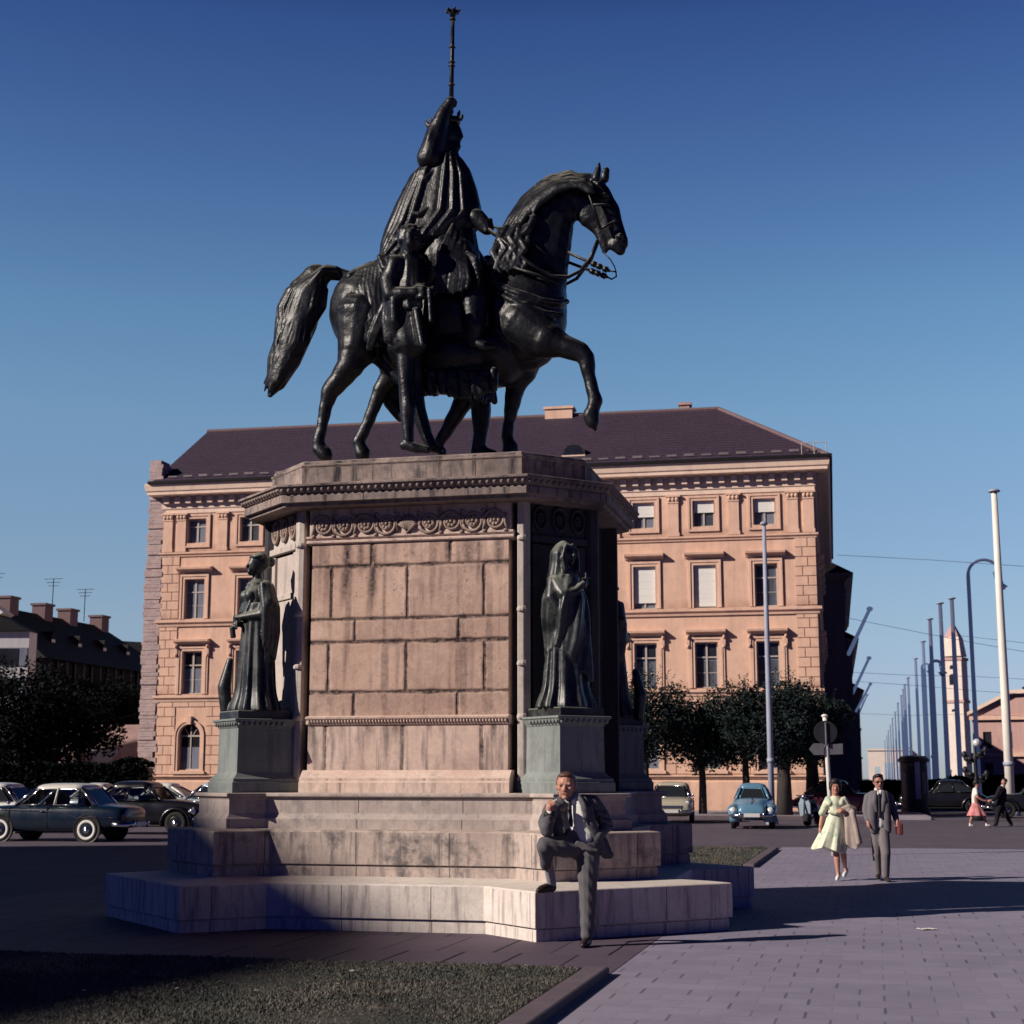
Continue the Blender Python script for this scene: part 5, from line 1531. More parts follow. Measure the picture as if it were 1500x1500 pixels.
# ------------------------------------------------------------------ corner allegories
def robed(kind):
    """standing draped woman, 1.95 m, facing -y"""
    m = MB()
    H = 1.95
    n = 64
    rings = []
    for j in range(25):
        z = 1.30 * j / 24
        f = z / 1.30
        rx = 0.30 - 0.10 * f + 0.06 * math.exp(-(f / 0.12) ** 2)
        ry = 0.24 - 0.07 * f + 0.05 * math.exp(-(f / 0.12) ** 2)
        ring = []
        for i in range(n):
            t = 2 * PI * i / n
            fold = 0.10 * (1 - f) ** 0.5 * math.sin(t * 11 + 1.2 * math.sin(t * 2) + f * (2.5 if kind == 'hood' else 0.7)) + 0.035 * (1 - f) * math.sin(t * 23 + 2)
            ring.append((rx * (1 + fold) * math.cos(t) + 0.03 * f, ry * (1 + fold) * math.sin(t), z))
        rings.append(ring)
    m.rings(rings)
    m.chain([(0.02, 0, 1.22), (0.01, 0.0, 1.40), (0, 0.0, 1.50)], [0.165, 0.175, 0.13])
    for sx in (-1, 1): m.ell((sx * 0.075, -0.13, 1.40), (0.075, 0.07, 0.075))
    m.chain([(0, 0.0, 1.50), (0, -0.01, 1.66)], [0.075, 0.062])
    m.ell((0, -0.02, 1.79), (0.092, 0.115, 0.135), 18, 12)
    m.chain([(0, -0.13, 1.80), (0, -0.152, 1.765)], [0.016, 0.02], 8)
    m.chain([(0, -0.115, 1.70), (0, -0.10, 1.685)], [0.032, 0.035], 8); m.cap((-0.02, -0.128, 1.732), 0.012, (0.02, -0.128, 1.732), 0.012, 8)
    def hand(c, fwd, side):
        c = Vector(c); fwd = Vector(fwd).normalized(); side = Vector(side).normalized()
        m.ell(c, (0.045, 0.045, 0.035))
        for q in range(4):
            b0 = c + side * (q - 1.5) * 0.021 + fwd * 0.025
            m.chain([b0, b0 + fwd * 0.04, b0 + fwd * 0.062 + Vector((0, 0.0, -0.024))], [0.0125, 0.0115, 0.0095], 7)
        m.chain([c - side * 0.035, c - side * 0.052 + fwd * 0.035], [0.013, 0.010], 7)
    if kind == 'hood':
        # veil falling from the crown of the head to the shoulders
        rg = []
        for q in range(13):
            f = q / 12
            z = 1.965 - 0.47 * f
            r = 0.02 + 0.135 * min(1, (f * 3.2)) ** .6 + 0.10 * max(0, f - .55) ** 1.2
            ring = []
            for i in range(56):
                th = 2 * PI * i / 56
                fr_ = max(0.0, -math.sin(th)) ** 2
                cut = 0.42 if 0.18 < f < 0.85 else 0.12
                rr = r * (1 - cut * fr_) * (1 + 0.05 * f * math.sin(13 * th + 2 * f))
                ring.append((rr * math.cos(th), 0.03 + rr * 1.08 * math.sin(th), z))
            rg.append(ring)
        m.rings(rg)
        for sx in (-1, 1): m.chain([(sx * 0.05, -0.075, 1.915), (sx * 0.095, -0.10, 1.86), (sx * 0.118, -0.085, 1.74), (sx * 0.10, -0.10, 1.60)], [0.014, 0.02, 0.024, 0.03])
        # mantle with folds that run slantwise
        rg = []
        for q in range(27):
            f = q / 26
            z = 1.56 - 1.08 * f
            rx = 0.11 + 0.16 * min(1, f * 4) ** .6 - 0.015 * math.sin(f * 9) - .02 * f; ry = 0.11 + 0.12 * min(1, f * 4) ** .6 + .03 * math.sin(f * PI)
            lo_ = 0.12 * math.sin(f * PI * 1.0)
            ring = []
            for i in range(96):
                th = 2 * PI * i / 96
                fo = 1 + 0.10 * min(1, f * 3) * (math.sin(9 * th + 7.5 * f + .8 * math.sin(2 * th)) + .45 * math.sin(17 * th + 11 * f))
                ring.append((rx * fo * math.cos(th) - .01 * math.sin(f * 6), ry * fo * math.sin(th), z - (0.20 * math.cos(th) + .05 * math.sin(3 * th)) * f))
            rg.append(ring)
        m.rings(rg)
        m.chain([(-0.18, 0.02, 1.46), (-0.235, -0.02, 1.27), (-0.20, -0.09, 1.12), (-0.09, -0.17, 1.10)], [0.075, 0.08, 0.07, 0.045])
        m.chain([(-0.17, -0.02, 1.46), (-0.17, -0.15, 1.30), (-0.04, -0.205, 1.34), (0.05, -0.215, 1.41)], [0.07, 0.065, 0.05, 0.038])
        hand((0.07, -0.225, 1.43), (0.7, -0.1, 0.6), (-0.6, 0, 0.7))
        m.cap((0.09, -0.245, 1.36), 0.013, (0.11, -0.235, 1.56), 0.013, 8); m.cap((0.045, -0.245, 1.49), 0.013, (0.16, -0.24, 1.505), 0.013, 8)
        hand((-0.02, -0.21, 1.08), (1, -0.1, -0.2), (0, 0, 1))
        for i in range(5): m.chain([(0.16 - 0.02 * i, -0.17 - .01 * i, 1.02), (0.17 - 0.02 * i, -0.22, 0.80), (0.18 - 0.02 * i, -0.24, 0.52 + 0.05 * (i % 2)), (0.19 - 0.02 * i, -0.25, 0.30)], [0.022, 0.024, 0.02, 0.010], 8)
    else:
        m.ell((0.0, 0.02, 1.83), (0.115, 0.13, 0.125), 16, 10)
        m.ell((0.0, 0.15, 1.84), (0.065, 0.07, 0.07))
        for i in range(10):
            t = PI * (0.05 + 0.9 * i / 9)
            m.ell((0.108 * math.cos(t), -0.075 * math.sin(t) - 0.01, 1.885), (0.03, 0.03, 0.028), 8, 6)
        m.chain([(0.20, 0.02, 1.50), (0.27, 0.03, 1.30), (0.24, -0.02, 1.16), (0.05, -0.22, 1.13)], [0.085, 0.095, 0.08, 0.045])
        m.chain([(-0.20, 0.02, 1.50), (-0.27, 0.03, 1.30), (-0.24, -0.04, 1.12), (-0.08, -0.23, 1.06)], [0.085, 0.095, 0.075, 0.042])
        hand((0.0, -0.25, 1.13), (-1, -0.3, 0), (0, 0, 1)); hand((-0.04, -0.25, 1.05), (1, -0.3, -0.2), (0, 0, 1))
        if kind == 'wreath': m.tube([(-0.05, -0.30, 1.02), (-0.05, -0.28, 0.88)], 0.035, 10)
        for sx in (-1, 1):
            for i in range(7):
                f = i / 6
                m.chain([(sx * (0.16 + 0.07 * f), 0.10 - 0.13 * f, 1.52), (sx * (0.26 + 0.04 * f), 0.14 - 0.16 * f, 1.24), (sx * (0.26 + 0.03 * f), 0.16 - 0.18 * f, 0.95 - 0.1 * (i % 2)), (sx * (0.25 + 0.03 * f), 0.14 - 0.16 * f, 0.62 + 0.16 * f)], [0.045, 0.05, 0.04, 0.018], 8)
        for i in range(7): m.chain([(0.12 - 0.04 * i, -0.14, 1.33), (0.10 - 0.035 * i, -0.185, 1.20)], [0.018, 0.016], 8)
        m.tube([(0.03 + 0.19 * math.cos(t), 0.165 * math.sin(t), 1.17 + 0.01 * math.sin(3 * t)) for t in [2 * PI * q / 24 for q in range(25)]], 0.022, 8)
        m.chain([(-0.30, -0.25, 0.02), (-0.32, -0.27, 0.3), (-0.29, -0.22, 0.62)], [0.07, 0.085, 0.045])
    return m
def corner_statue(sx, sb, kind, label, rock=False):
    w_ = pier_world(sx, sb, -0.33, 2.347)
    turn = 0.16 if kind == 'hood' else 0.0
    out = (pier_world(sx, sb, 0.5) - pier_world(sx, sb, 0.0)).xy
    rz = math.atan2(out.y, out.x) + PI / 2
    t = thing('allegorical_statue', label, 'statue', w_, rz, 'bronze women at the corners of the pedestal')
    pl = MB(); pl.rings([[(x * d, y * d, z) for x, y in ((-0.30, -0.33), (0.30, -0.33), (0.30, 0.36), (-0.30, 0.36))] for d, z in ((1, 0.0), (1, 0.085), (0.97, 0.10))]); pl.build('plate', M_GREENB, t, bevel=0.006)
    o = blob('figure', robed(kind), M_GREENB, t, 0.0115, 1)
    o.location = (0, 0, 0.10); o.rotation_euler = (0, 0, turn)
    return t
corner_statue(-1, 1, 'wreath', 'green bronze woman with bun and hands at her waist on the left pier')
corner_statue(1, 1, 'hood', 'hooded green bronze woman clutching a cross, above the man in the suit')
corner_statue(1, -1, 'wreath2', 'bronze woman at the back right corner, a black outline against the ochre wall')
# ------------------------------------------------------------------ people
def cloth(name, col, var=0.15, weave=120):
    k = Mat(name)
    n = k.noise(weave, 2, 0.5); m = k.noise(7, 5, 0.6)
    c = k.mix(k.ramp(m, [(0.3, 0.0), (0.7, 1.0)]), tuple(x * (1 - var) for x in col), tuple(min(0.9, x * (1 + var)) for x in col))
    c = k.mix(k.math('MULTIPLY', n, 0.25), c, tuple(x * 0.6 for x in col))
    k.color(c).rough(0.85).spec(0.2).bump(k.math('ADD', k.math('MULTIPLY', n, 0.2), m), 0.35, 0.01)
    return k.m
M_SKIN = simple('skin', (0.50, 0.24, 0.175), 0.55, var=0.10, scale=14)
M_SKIN2 = simple('tanned_skin', (0.40, 0.19, 0.15), 0.55, var=0.10, scale=14)
M_HAIRR = simple('auburn_hair', (0.10, 0.045, 0.030), 0.5, var=0.4, scale=40, bump=0.5)
M_HAIRD = simple('dark_hair', (0.020, 0.014, 0.016), 0.45, var=0.4, scale=40, bump=0.5)
M_SUIT = cloth('charcoal_suit', (0.115, 0.112, 0.125))
M_TROU = cloth('charcoal_trousers', (0.125, 0.118, 0.128))
M_SHIRT = cloth('white_cotton', (0.78, 0.76, 0.72), 0.04)
M_TIE = simple('dark_tie', (0.018, 0.018, 0.028), 0.5)
M_SHOE = simple('brown_leather', (0.035, 0.020, 0.020), 0.35)
M_SOCK = cloth('grey_sock', (0.30, 0.29, 0.33))
M_BLACK = simple('black_rubber', (0.012, 0.012, 0.013), 0.6)
M_GREYJ = cloth('grey_jacket', (0.165, 0.15, 0.17))
M_GREYT = cloth('grey_slacks', (0.19, 0.168, 0.182))
M_TAN = cloth('tan_coat', (0.42, 0.34, 0.31))
M_WHITE_L = simple('white_leather', (0.80, 0.78, 0.74), 0.4, var=0.04)
M_BAG = simple('red_brown_leather', (0.16, 0.045, 0.045), 0.5)
M_PINKS = cloth('pink_print_skirt', (0.72, 0.26, 0.27), 0.35)
M_NAVY = cloth('black_suit', (0.012, 0.012, 0.018))
k = Mat('flowered_dress')
n = k.noise(9, 4, 0.6); n2 = k.noise(23, 3, 0.6)
c = k.mix(k.math('MULTIPLY', k.ramp(n, [(0.50, 0.0), (0.60, 1.0)]), 0.7), (0.78, 0.80, 0.62), (0.34, 0.50, 0.40))
c = k.mix(k.math('MULTIPLY', k.ramp(n2, [(0.58, 0.0), (0.66, 1.0)]), 0.5), c, (0.72, 0.66, 0.42))
k.color(c).rough(0.85).spec(0.15)
M_DRESS = k.m

class Fig:
    def __init__(s, name, label, cat, O, group=None):
        s.O = Vector(O)
        s.t = thing(name, label, cat, s.O, 0, group)
        s.k = s.O.y / 2300.0
    def P(s, u, v, dy=0.0):
        return at(u, v, s.O.y + dy) - s.O
    def chain(s, mb, pts, flat=None, n=12):
        """pts = [(u, v, radius in photo pixels, depth offset in m)]"""
        n0 = len(mb.v)
        Q = [s.P(p[0], p[1], p[3] if len(p) > 3 else 0) for p in pts]
        mb.chain(Q, [p[2] * s.k for p in pts], n)
        if flat:
            yc = sum(q.y for q in Q) / len(Q)
            for i in range(n0, len(mb.v)):
                x, y, z = mb.v[i]; mb.v[i] = (x, yc + (y - yc) * flat, z)
    def ell(s, mb, u, v, ru, rv, rd, dy=0.0):
        mb.ell(s.P(u, v, dy), (ru * s.k, rd, rv * s.k), 16, 10)
    def part(s, name, mb, m, voxel=0.009, smooth=2, parent=None, disp=None):
        return blob(name, mb, m, parent or s.t, voxel, smooth, disp)
    def hand(s, mb, c, fwd, side, palm, L=0.085, curl=0.5, thumb=1):
        """palm, four unequal bent fingers and a thumb from the side of the palm"""
        f = Vector(fwd).normalized(); sd = Vector(side).normalized(); pn_ = Vector(palm).normalized()
        c = Vector(c)
        mb.chain([c - f * L * 0.45, c + f * L * 0.15], [L * 0.36, L * 0.42], 10)
        for q in (-1.0, 0.0, 1.0): mb.cap(c - f * L * .2 + sd * q * L * .22, L * .24, c + f * L * .32 + sd * q * L * .27, L * .22, 8)
        for q, ln in zip((-1.5, -0.5, 0.5, 1.5), (0.86, 1.0, 0.95, 0.75)):
            b0 = c + f * L * 0.42 + sd * q * L * 0.25
            b1 = b0 + (f * math.cos(curl) + pn_ * math.sin(curl)) * L * 0.48 * ln
            b2 = b1 + (f * math.cos(curl * 2.2) + pn_ * math.sin(curl * 2.2)) * L * 0.34 * ln
            b3 = b2 + (f * math.cos(curl * 3.0) + pn_ * math.sin(curl * 3.0)) * L * 0.24 * ln
            mb.chain([b0, b1, b2, b3], [L * 0.115, L * 0.105, L * 0.095, L * 0.08], 8)
        t0 = c - f * L * 0.25 - sd * thumb * L * 0.36
        t1 = t0 + (f * 0.75 - sd * thumb * 0.55 + pn_ * 0.25).normalized() * L * 0.45
        t2 = t1 + (f * 0.95 + pn_ * 0.45).normalized() * L * 0.34
        mb.chain([t0, t1, t2], [L * 0.17, L * 0.125, L * 0.095], 8)
def face(F, mb, u, v, hw, hh, turn=0.0, dy=0.0):
    """skull, jaw, brow, nose, mouth and ears; hw, hh = half width and half height of the head in photo pixels"""
    k = F.k
    C = F.P(u, v, dy)
    w, h = hw * k, hh * k
    Rz = Matrix.Rotation(turn, 3, 'Z')
    def q(x, y, z): return C + Rz @ Vector((x * w, y * w, z * h))
    def e(x, y, z, rx, ry, rz): mb.ell(q(x, y, z), (rx * w, ry * w, rz * h), 14, 9, Rz)
    e(0, 0.18, 0.25, 0.98, 1.22, 0.76)                 # skull
    e(0, -0.12, -0.22, 0.86, 0.95, 0.66)               # face mass
    mb.cap(q(-0.34, -0.35, -0.60), 0.36 * w, q(0.34, -0.35, -0.60), 0.36 * w)   # jaw
    e(0, -0.72, -0.80, 0.34, 0.30, 0.16)               # chin
    mb.cap(q(-0.48, -0.88, 0.18), 0.17 * w, q(0.48, -0.88, 0.18), 0.17 * w)     # brow
    mb.chain([q(0, -0.98, 0.08), q(0, -1.20, -0.18), q(0, -1.14, -0.26)], [0.11 * w, 0.16 * w, 0.17 * w], 8)
    for s_ in (-1, 1):
        e(s_ * 0.20, -1.02, -0.25, 0.12, 0.12, 0.07)
        e(s_ * 0.52, -0.72, -0.12, 0.28, 0.26, 0.18)   # cheeks
        e(s_ * 0.98, 0.12, -0.04, 0.12, 0.26, 0.24)    # ears
    mb.cap(q(-0.22, -0.93, -0.47), 0.085 * w, q(0.22, -0.93, -0.47), 0.085 * w, 8)
    mb.cap(q(-0.18, -0.90, -0.56), 0.095 * w, q(0.18, -0.90, -0.56), 0.095 * w, 8)
    return q, w, h, Rz
def eyes(F, q, w, h, Rz, parent, m=None):
    for s_ in (-1, 1):
        mb = MB(); mb.ell(q(s_ * 0.38, -0.90, 0.02), (0.17 * w, 0.10 * w, 0.055 * h), 10, 6, Rz)
        mb.build('eye', M_HAIRD, parent, smooth=True)
        mb = MB(); mb.cap(q(s_ * 0.16, -1.02, 0.17), 0.05 * w, q(s_ * 0.60, -0.92, 0.20), 0.045 * w, 8)
        mb.build('eyebrow', m or M_HAIRD, parent, smooth=True)
    mb = MB(); mb.cap(q(-0.24, -1.00, -0.515), 0.035 * w, q(0.24, -1.00, -0.515), 0.035 * w, 8)
    mb.build('lips', simple('lips', (0.30, 0.085, 0.075), 0.5), parent, smooth=True)
def shoe(F, name, heel, toe, m, parent=None, w=0.046):
    mb = MB()
    heel, toe = Vector(heel), Vector(toe)
    mb.chain([heel + Vector((0, 0, 0.045)), heel.lerp(toe, 0.45) + Vector((0, 0, 0.048)), heel.lerp(toe, 0.8) + Vector((0, 0, 0.036)), toe + Vector((0, 0, 0.028))], [w * 0.95, w * 1.0, w * 0.92, w * 0.62], 12)
    mb.cap(heel + Vector((0, 0, 0.09)), w * 0.85, heel + Vector((0, 0, 0.06)), w * 0.95)
    for i in range(len(mb.v)):
        x, y, z = mb.v[i]; zb = min(heel.z, toe.z) + 0.002
        mb.v[i] = (x, y, max(z, zb))
    return F.part(name, mb, m, 0.007, 2, parent)

# the man in the suit, one foot up on the step
g0 = ground_pt(857, 1387, 0.004)
F = Fig('person', 'man in a grey suit and dark tie with one foot raised on the bottom step', 'person', (g0.x, g0.y, 0.004))
bd = MB()
q, w_, h_, Rz = face(F, bd, 829, 1152, 14.0, 20.0, -0.16, -0.02)
F.chain(bd, [(831, 1166, 9.5, 0.03), (838, 1180, 10, 0.09)])
F.chain(bd, [(842, 1186, 11, 0.08), (848, 1205, 11, 0.08), (853, 1228, 12, 0.07)], 0.8)
F.chain(bd, [(838, 1181, 10, .05), (810, 1185, 9, .03), (800, 1216, 7, -.14), (804, 1196, 5.6, -.2)])
F.chain(bd, [(844, 1183, 9, .06), (867, 1180, 8, .05), (887, 1207, 6, .06), (874, 1224, 5, .0), (866, 1236, 5, .03)])
F.chain(bd, [(846, 1236, 12, .0), (800, 1238, 9, -.13), (805, 1280, 5.0, .165), (808, 1294, 5.0, .22)])
F.chain(bd, [(862, 1236, 13, .05), (861, 1300, 9, .03), (858, 1372, 6, .03)])
F.hand(bd, F.P(805.5, 1184, -.21), (0.18, -0.15, 1), (0.9, -0.25, -0.1), (0.5, 0.7, 0.1), 0.088, 0.72, -1)
body = F.part('body', bd, M_SKIN, 0.0065, 2)
eyes(F, q, w_, h_, Rz, body, M_HAIRR)
hr = MB()
def hq(x, y, z, rx, ry, rz): hr.ell(q(x, y, z), (rx * w_, ry * w_, rz * h_), 14, 9, Rz)
hq(0, 0.40, 0.50, 1.04, 1.08, 0.60); hq(0.05, -0.30, 0.80, 0.78, 0.62, 0.26); hq(-0.30, -0.42, 0.78, 0.40, 0.42, 0.22)
for s_ in (-1, 1): hq(s_ * 0.92, 0.30, 0.22, 0.16, 0.50, 0.36)
F.part('hair', hr, M_HAIRR, 0.0065, 1)
sh = MB()
F.chain(sh, [(840, 1181, 18, 0.0), (844, 1205, 19, 0.0), (849, 1222, 19, 0.02)], 0.62)
xc_ = F.P(843, 1200).x
for i in range(len(sh.v)):                              # the chest is turned towards the sun
    x, y, z = sh.v[i]; sh.v[i] = (x, y - 0.50 * (x - xc_), z)
for a_, b_ in (((833, 1171), (826, 1163)), ((838, 1172), (844, 1163))): F.chain(sh, [(a_[0], a_[1] + 2, 4.0, -.06), (b_[0] + 1, b_[1] + 3, 4.2, .0)])
F.part('shirt', sh, M_SHIRT, 0.008, 1)
tm = MB()
F.chain(tm, [(834.5, 1173, 2.6, -.075), (834.5, 1177, 3.0, -.085), (835, 1190, 3.0, -.085), (836.5, 1204, 3.4, -.092), (837.5, 1210, 2.0, -.095)], 0.6)
F.part('tie', tm, M_TIE, 0.006, 1)
jk = MB()
F.chain(jk, [(838, 1182, 21, .12), (846, 1208, 22, .12), (856, 1236, 22, .12)], 0.55)
F.chain(jk, [(822, 1176, 10, .02), (808, 1186, 12.5, .0), (799, 1205, 11, -.08), (801, 1216, 10, -.15), (803, 1204, 8.2, -.19), (804.5, 1196, 7.2, -.20)])
F.chain(jk, [(854, 1173, 10, .05), (868, 1176, 12, .05), (880, 1192, 11, .07), (889, 1208, 10, .06), (881, 1219, 8.5, -.03), (876, 1225, 7.5, -.06)])
F.chain(jk, [(820, 1178, 8, .0), (816, 1194, 8, .0), (817, 1212, 8, -.01), (819, 1226, 8, -.02)], 0.7)
F.chain(jk, [(823, 1172, 5, .0), (819.5, 1184, 6, -.035), (820, 1198, 5, -.035), (824, 1208, 3, -.04)], 0.6)
F.chain(jk, [(855, 1172, 6, -.05), (861, 1186, 8, -.10), (865, 1204, 8, -.11), (872, 1226, 9, -.05), (882, 1246, 8, .03), (893, 1252, 6, .05)], 0.8)
F.chain(jk, [(849, 1168, 4, -.05), (855, 1180, 4.5, -.145), (857.5, 1193, 4.5, -.16), (857, 1204, 2.5, -.155)], 0.6)
F.chain(jk, [(872, 1222, 12, .08), (882, 1240, 12, .08), (888, 1249, 9, .08)], 0.6)
F.chain(jk, [(838, 1168, 7, .11), (829, 1170, 5, .05)]); F.chain(jk, [(838, 1168, 7, .11), (847, 1168, 5, .05)])
for (a_, b_) in (((880, 1200), (893, 1204)), ((881, 1208), (895, 1212)), ((876, 1190), (888, 1194)), ((878, 1216), (890, 1218))): F.chain(jk, [(a_[0], a_[1], 3.6, -.0), (b_[0], b_[1], 2.6, .0)])
F.part('jacket', jk, M_SUIT, 0.0075, 2, None, lambda co, no: 0.003 * np.sin(co[:, 2] * 70 + co[:, 0] * 40) * np.sin(co[:, 0] * 55))
cuf = MB()
F.chain(cuf, [(804.5, 1195, 6.6, -.20), (805, 1191.5, 6.2, -.205)])
F.part('shirt_cuff', cuf, M_SHIRT, 0.006, 1)
tr = MB()
F.chain(tr, [(843, 1228, 19, .02), (848, 1240, 20, .03), (866, 1238, 16, .04)], 0.8)
F.chain(tr, [(840, 1240, 17, -.0), (818, 1240, 15, -.08), (799, 1238, 13, -.13)])
F.chain(tr, [(799, 1238, 13, -.13), (800, 1254, 10.5, -.02), (800, 1266, 9.2, .08)])
F.chain(tr, [(862, 1238, 18.5, .03), (861, 1268, 16.5, .02), (861, 1300, 13.5, .02), (861, 1336, 11.5, .03), (860, 1369, 9.5, .03)])
for i in range(4): F.chain(tr, [(846 + 3 * i, 1234 + 3 * i, 3.2, -.12), (862 + 4 * i, 1240 + 2 * i, 2.6, -.12)])
F.part('trousers', tr, M_TROU, 0.0085, 2, None, lambda co, no: 0.003 * np.sin(co[:, 2] * 45 + co[:, 0] * 60))
sk = MB(); F.chain(sk, [(801.5, 1258, 7.2, .05), (803.5, 1268, 7.4, .10), (806, 1281, 7.4, .165), (808, 1294, 7.2, .22)]); F.part('sock', sk, M_SOCK, 0.007, 1)
z1_ = 0.512 - F.O.z
def onz(u, v, z): 
    p = ground_pt(u, v, z + F.O.z) - F.O
    return p
hl = F.P(809, 1303, .23); hl.z = z1_
tl = F.P(789, 1306, .10); tl.z = z1_
shoe(F, 'shoe', hl, tl, M_SHOE)
hl = F.P(861, 1381, .06); hl.z = 0; tl = F.P(854, 1387, -.13); tl.z = 0
shoe(F, 'shoe', hl, tl, M_SHOE)
w2 = MB(); F.chain(w2, [(803, 1193.5, 6.9, -.2), (806.5, 1192.5, 6.9, -.2)]); F.part('watch', w2, M_BLACK, 0.006, 0)
p0 = F.P(809, 1174, -.27)
cg = thing('cigarette', 'white cigarette between the fingers of the man with the raised foot', 'cigarette', F.O + p0)
m = MB(); m.tube([(0, 0, 0), (0.045, -0.035, 0.02)], 0.0042, 8); m.build('paper', M_SHIRT, cg)
m = MB(); m.tube([(0.0455, -0.0353, 0.0202), (0.05, -0.039, 0.022)], 0.0044, 8); m.build('ash', M_SOCK, cg)

# the woman in the flowered dress
g0 = ground_pt(1230, 1290, 0)
F = Fig('person', 'woman in a pale green flowered dress walking with a tan coat over her arm', 'person', (g0.x, g0.y, 0))
bd = MB()
q, w_, h_, Rz = face(F, bd, 1223.5, 1153, 7.0, 10.0, -0.1, 0)
F.chain(bd, [(1223, 1158, 4.4), (1223.5, 1168, 4.8, .02), (1224, 1174, 7, .04), (1224, 1190, 6, .04), (1225, 1205, 7, .05)])
F.chain(bd, [(1222, 1170, 5), (1212, 1172, 4.4, .02), (1205, 1192, 3.4, .05), (1202, 1210, 2.7, .0)])
F.chain(bd, [(1226, 1170, 5), (1238, 1172, 4.4, .02), (1246, 1188, 3.4, .05), (1237, 1189, 2.7, -.16)])
F.chain(bd, [(1223, 1207, 6, .05), (1224, 1240, 5, .0), (1226, 1258, 4.6, -.03), (1227.5, 1278, 2.7, -.03), (1228, 1284, 2.8, -.05)])
F.chain(bd, [(1227, 1207, 6, .06), (1234, 1238, 5, .06), (1236, 1256, 4.4, .16), (1238, 1270, 2.7, .28), (1239, 1275, 2.8, .28)])
F.hand(bd, F.P(1201.5, 1216, -.0), (-0.1, -0.05, -1), (0, 1, 0), (1, 0, 0), 0.075, 0.3, -1)
F.hand(bd, F.P(1233, 1188, -.2), (-1, -0.2, 0), (0, 0.1, 1), (0, 1, 0.2), 0.075, 0.6, -1)
body = F.part('body', bd, M_SKIN, 0.0085, 2)
eyes(F, q, w_, h_, Rz, body)
hr = MB()
for a in ((0, 0.35, 0.45, 1.35, 1.35, 0.85), (0, -0.1, 0.85, 1.05, 1.0, 0.42), (-0.95, 0.15, 0.05, 0.40, 0.7, 0.62), (0.95, 0.15, 0.05, 0.40, 0.7, 0.62)): hr.ell(q(*a[:3]), (a[3] * w_, a[4] * w_, a[5] * h_), 14, 9, Rz)
F.part('hair', hr, M_HAIRD, 0.010, 1)
dr = MB()
F.chain(dr, [(1223, 1176, 11), (1224, 1187, 9.5), (1224, 1191, 9.5)], 0.75)
F.chain(dr, [(1213, 1171, 5), (1207, 1184, 5), (1203.5, 1191, 4.6, .03)]); F.chain(dr, [(1236, 1171, 5), (1242, 1182, 5), (1245, 1187, 4.6, .03)])
F.chain(dr, [(1213, 1170, 4), (1215, 1176, 5, -.04)]); F.chain(dr, [(1234, 1170, 4), (1232, 1176, 5, -.04)])
rings = []
n = 48
for j in range(15):
    f = j / 14
    c0 = F.P(1224 - 10 * f ** 1.3, 1190 + 55 * f, 0.02)
    rx, ry = (9.6 + 15 * f ** 0.9) * F.k, (7.5 + 11 * f) * F.k
    ring = []
    for i in range(n):
        t = 2 * PI * i / n
        fo = 1 + 0.13 * f * math.sin(t * 9 + 0.8 * math.sin(2 * t) + f) + 0.05 * f * math.sin(17 * t)
        ring.append(c0 + Vector((math.cos(t) * rx * fo, math.sin(t) * ry * fo, 0.030 * f * math.sin(3 * t + 1) + 0.03 * f * -math.cos(t))))
    rings.append(ring)
dr.rings(rings)
F.part('dress', dr, M_DRESS, 0.010, 1)
bl_ = MB(); F.chain(bl_, [(1216, 1189.5, 3.0, -.07), (1224, 1191, 3.0, -.095), (1232, 1189.5, 3.0, -.07)]); F.part('belt', bl_, M_DRESS, 0.009, 1)
for (a, b) in (((1229, 1282, .02), (1226, 1290.5, -.14)), ((1240, 1275, .34), (1236, 1283.5, .12))):
    hl = F.P(*a); tl = F.P(*b)
    zf = 0.0 if a[0] == 1229 else 0.04
    hl.z, tl.z = zf + 0.03, zf
    shoe(F, 'shoe', hl, tl, M_WHITE_L, w=0.036)
cp = F.O + F.P(1243, 1188, -.12)
ct_ = thing('coat', 'tan coat hanging over the forearm of the woman in the flowered dress', 'coat', cp)
cm = MB()
rings = []
for j in range(12):
    f = j / 11
    ring = []
    for i in range(22):
        t = 2 * PI * i / 22
        ring.append(Vector((0.01 + 0.05 * f + (0.085 + 0.045 * f) * math.cos(t) * (1 + 0.20 * f * math.sin(5 * t + f * 2)), (0.065 + 0.015 * f) * math.sin(t) * (1 + 0.3 * f * math.sin(4 * t)), 0.035 - 0.60 * f + 0.05 * f * math.cos(2 * t))))
    rings.append(ring)
cm.rings(rings)
cm.chain([(-0.09, 0, 0.03), (0.0, 0, 0.06), (0.10, 0.02, 0.03)], [0.045, 0.055, 0.045])
blob('fabric', cm, M_TAN, ct_, 0.011, 1)
cm = MB(); cm.chain([(0.05, -0.06, -0.02), (0.10, -0.08, -0.30), (0.13, -0.07, -0.50)], [0.05, 0.045, 0.05]); blob('sleeve', cm, M_TAN, ct_, 0.011, 1)

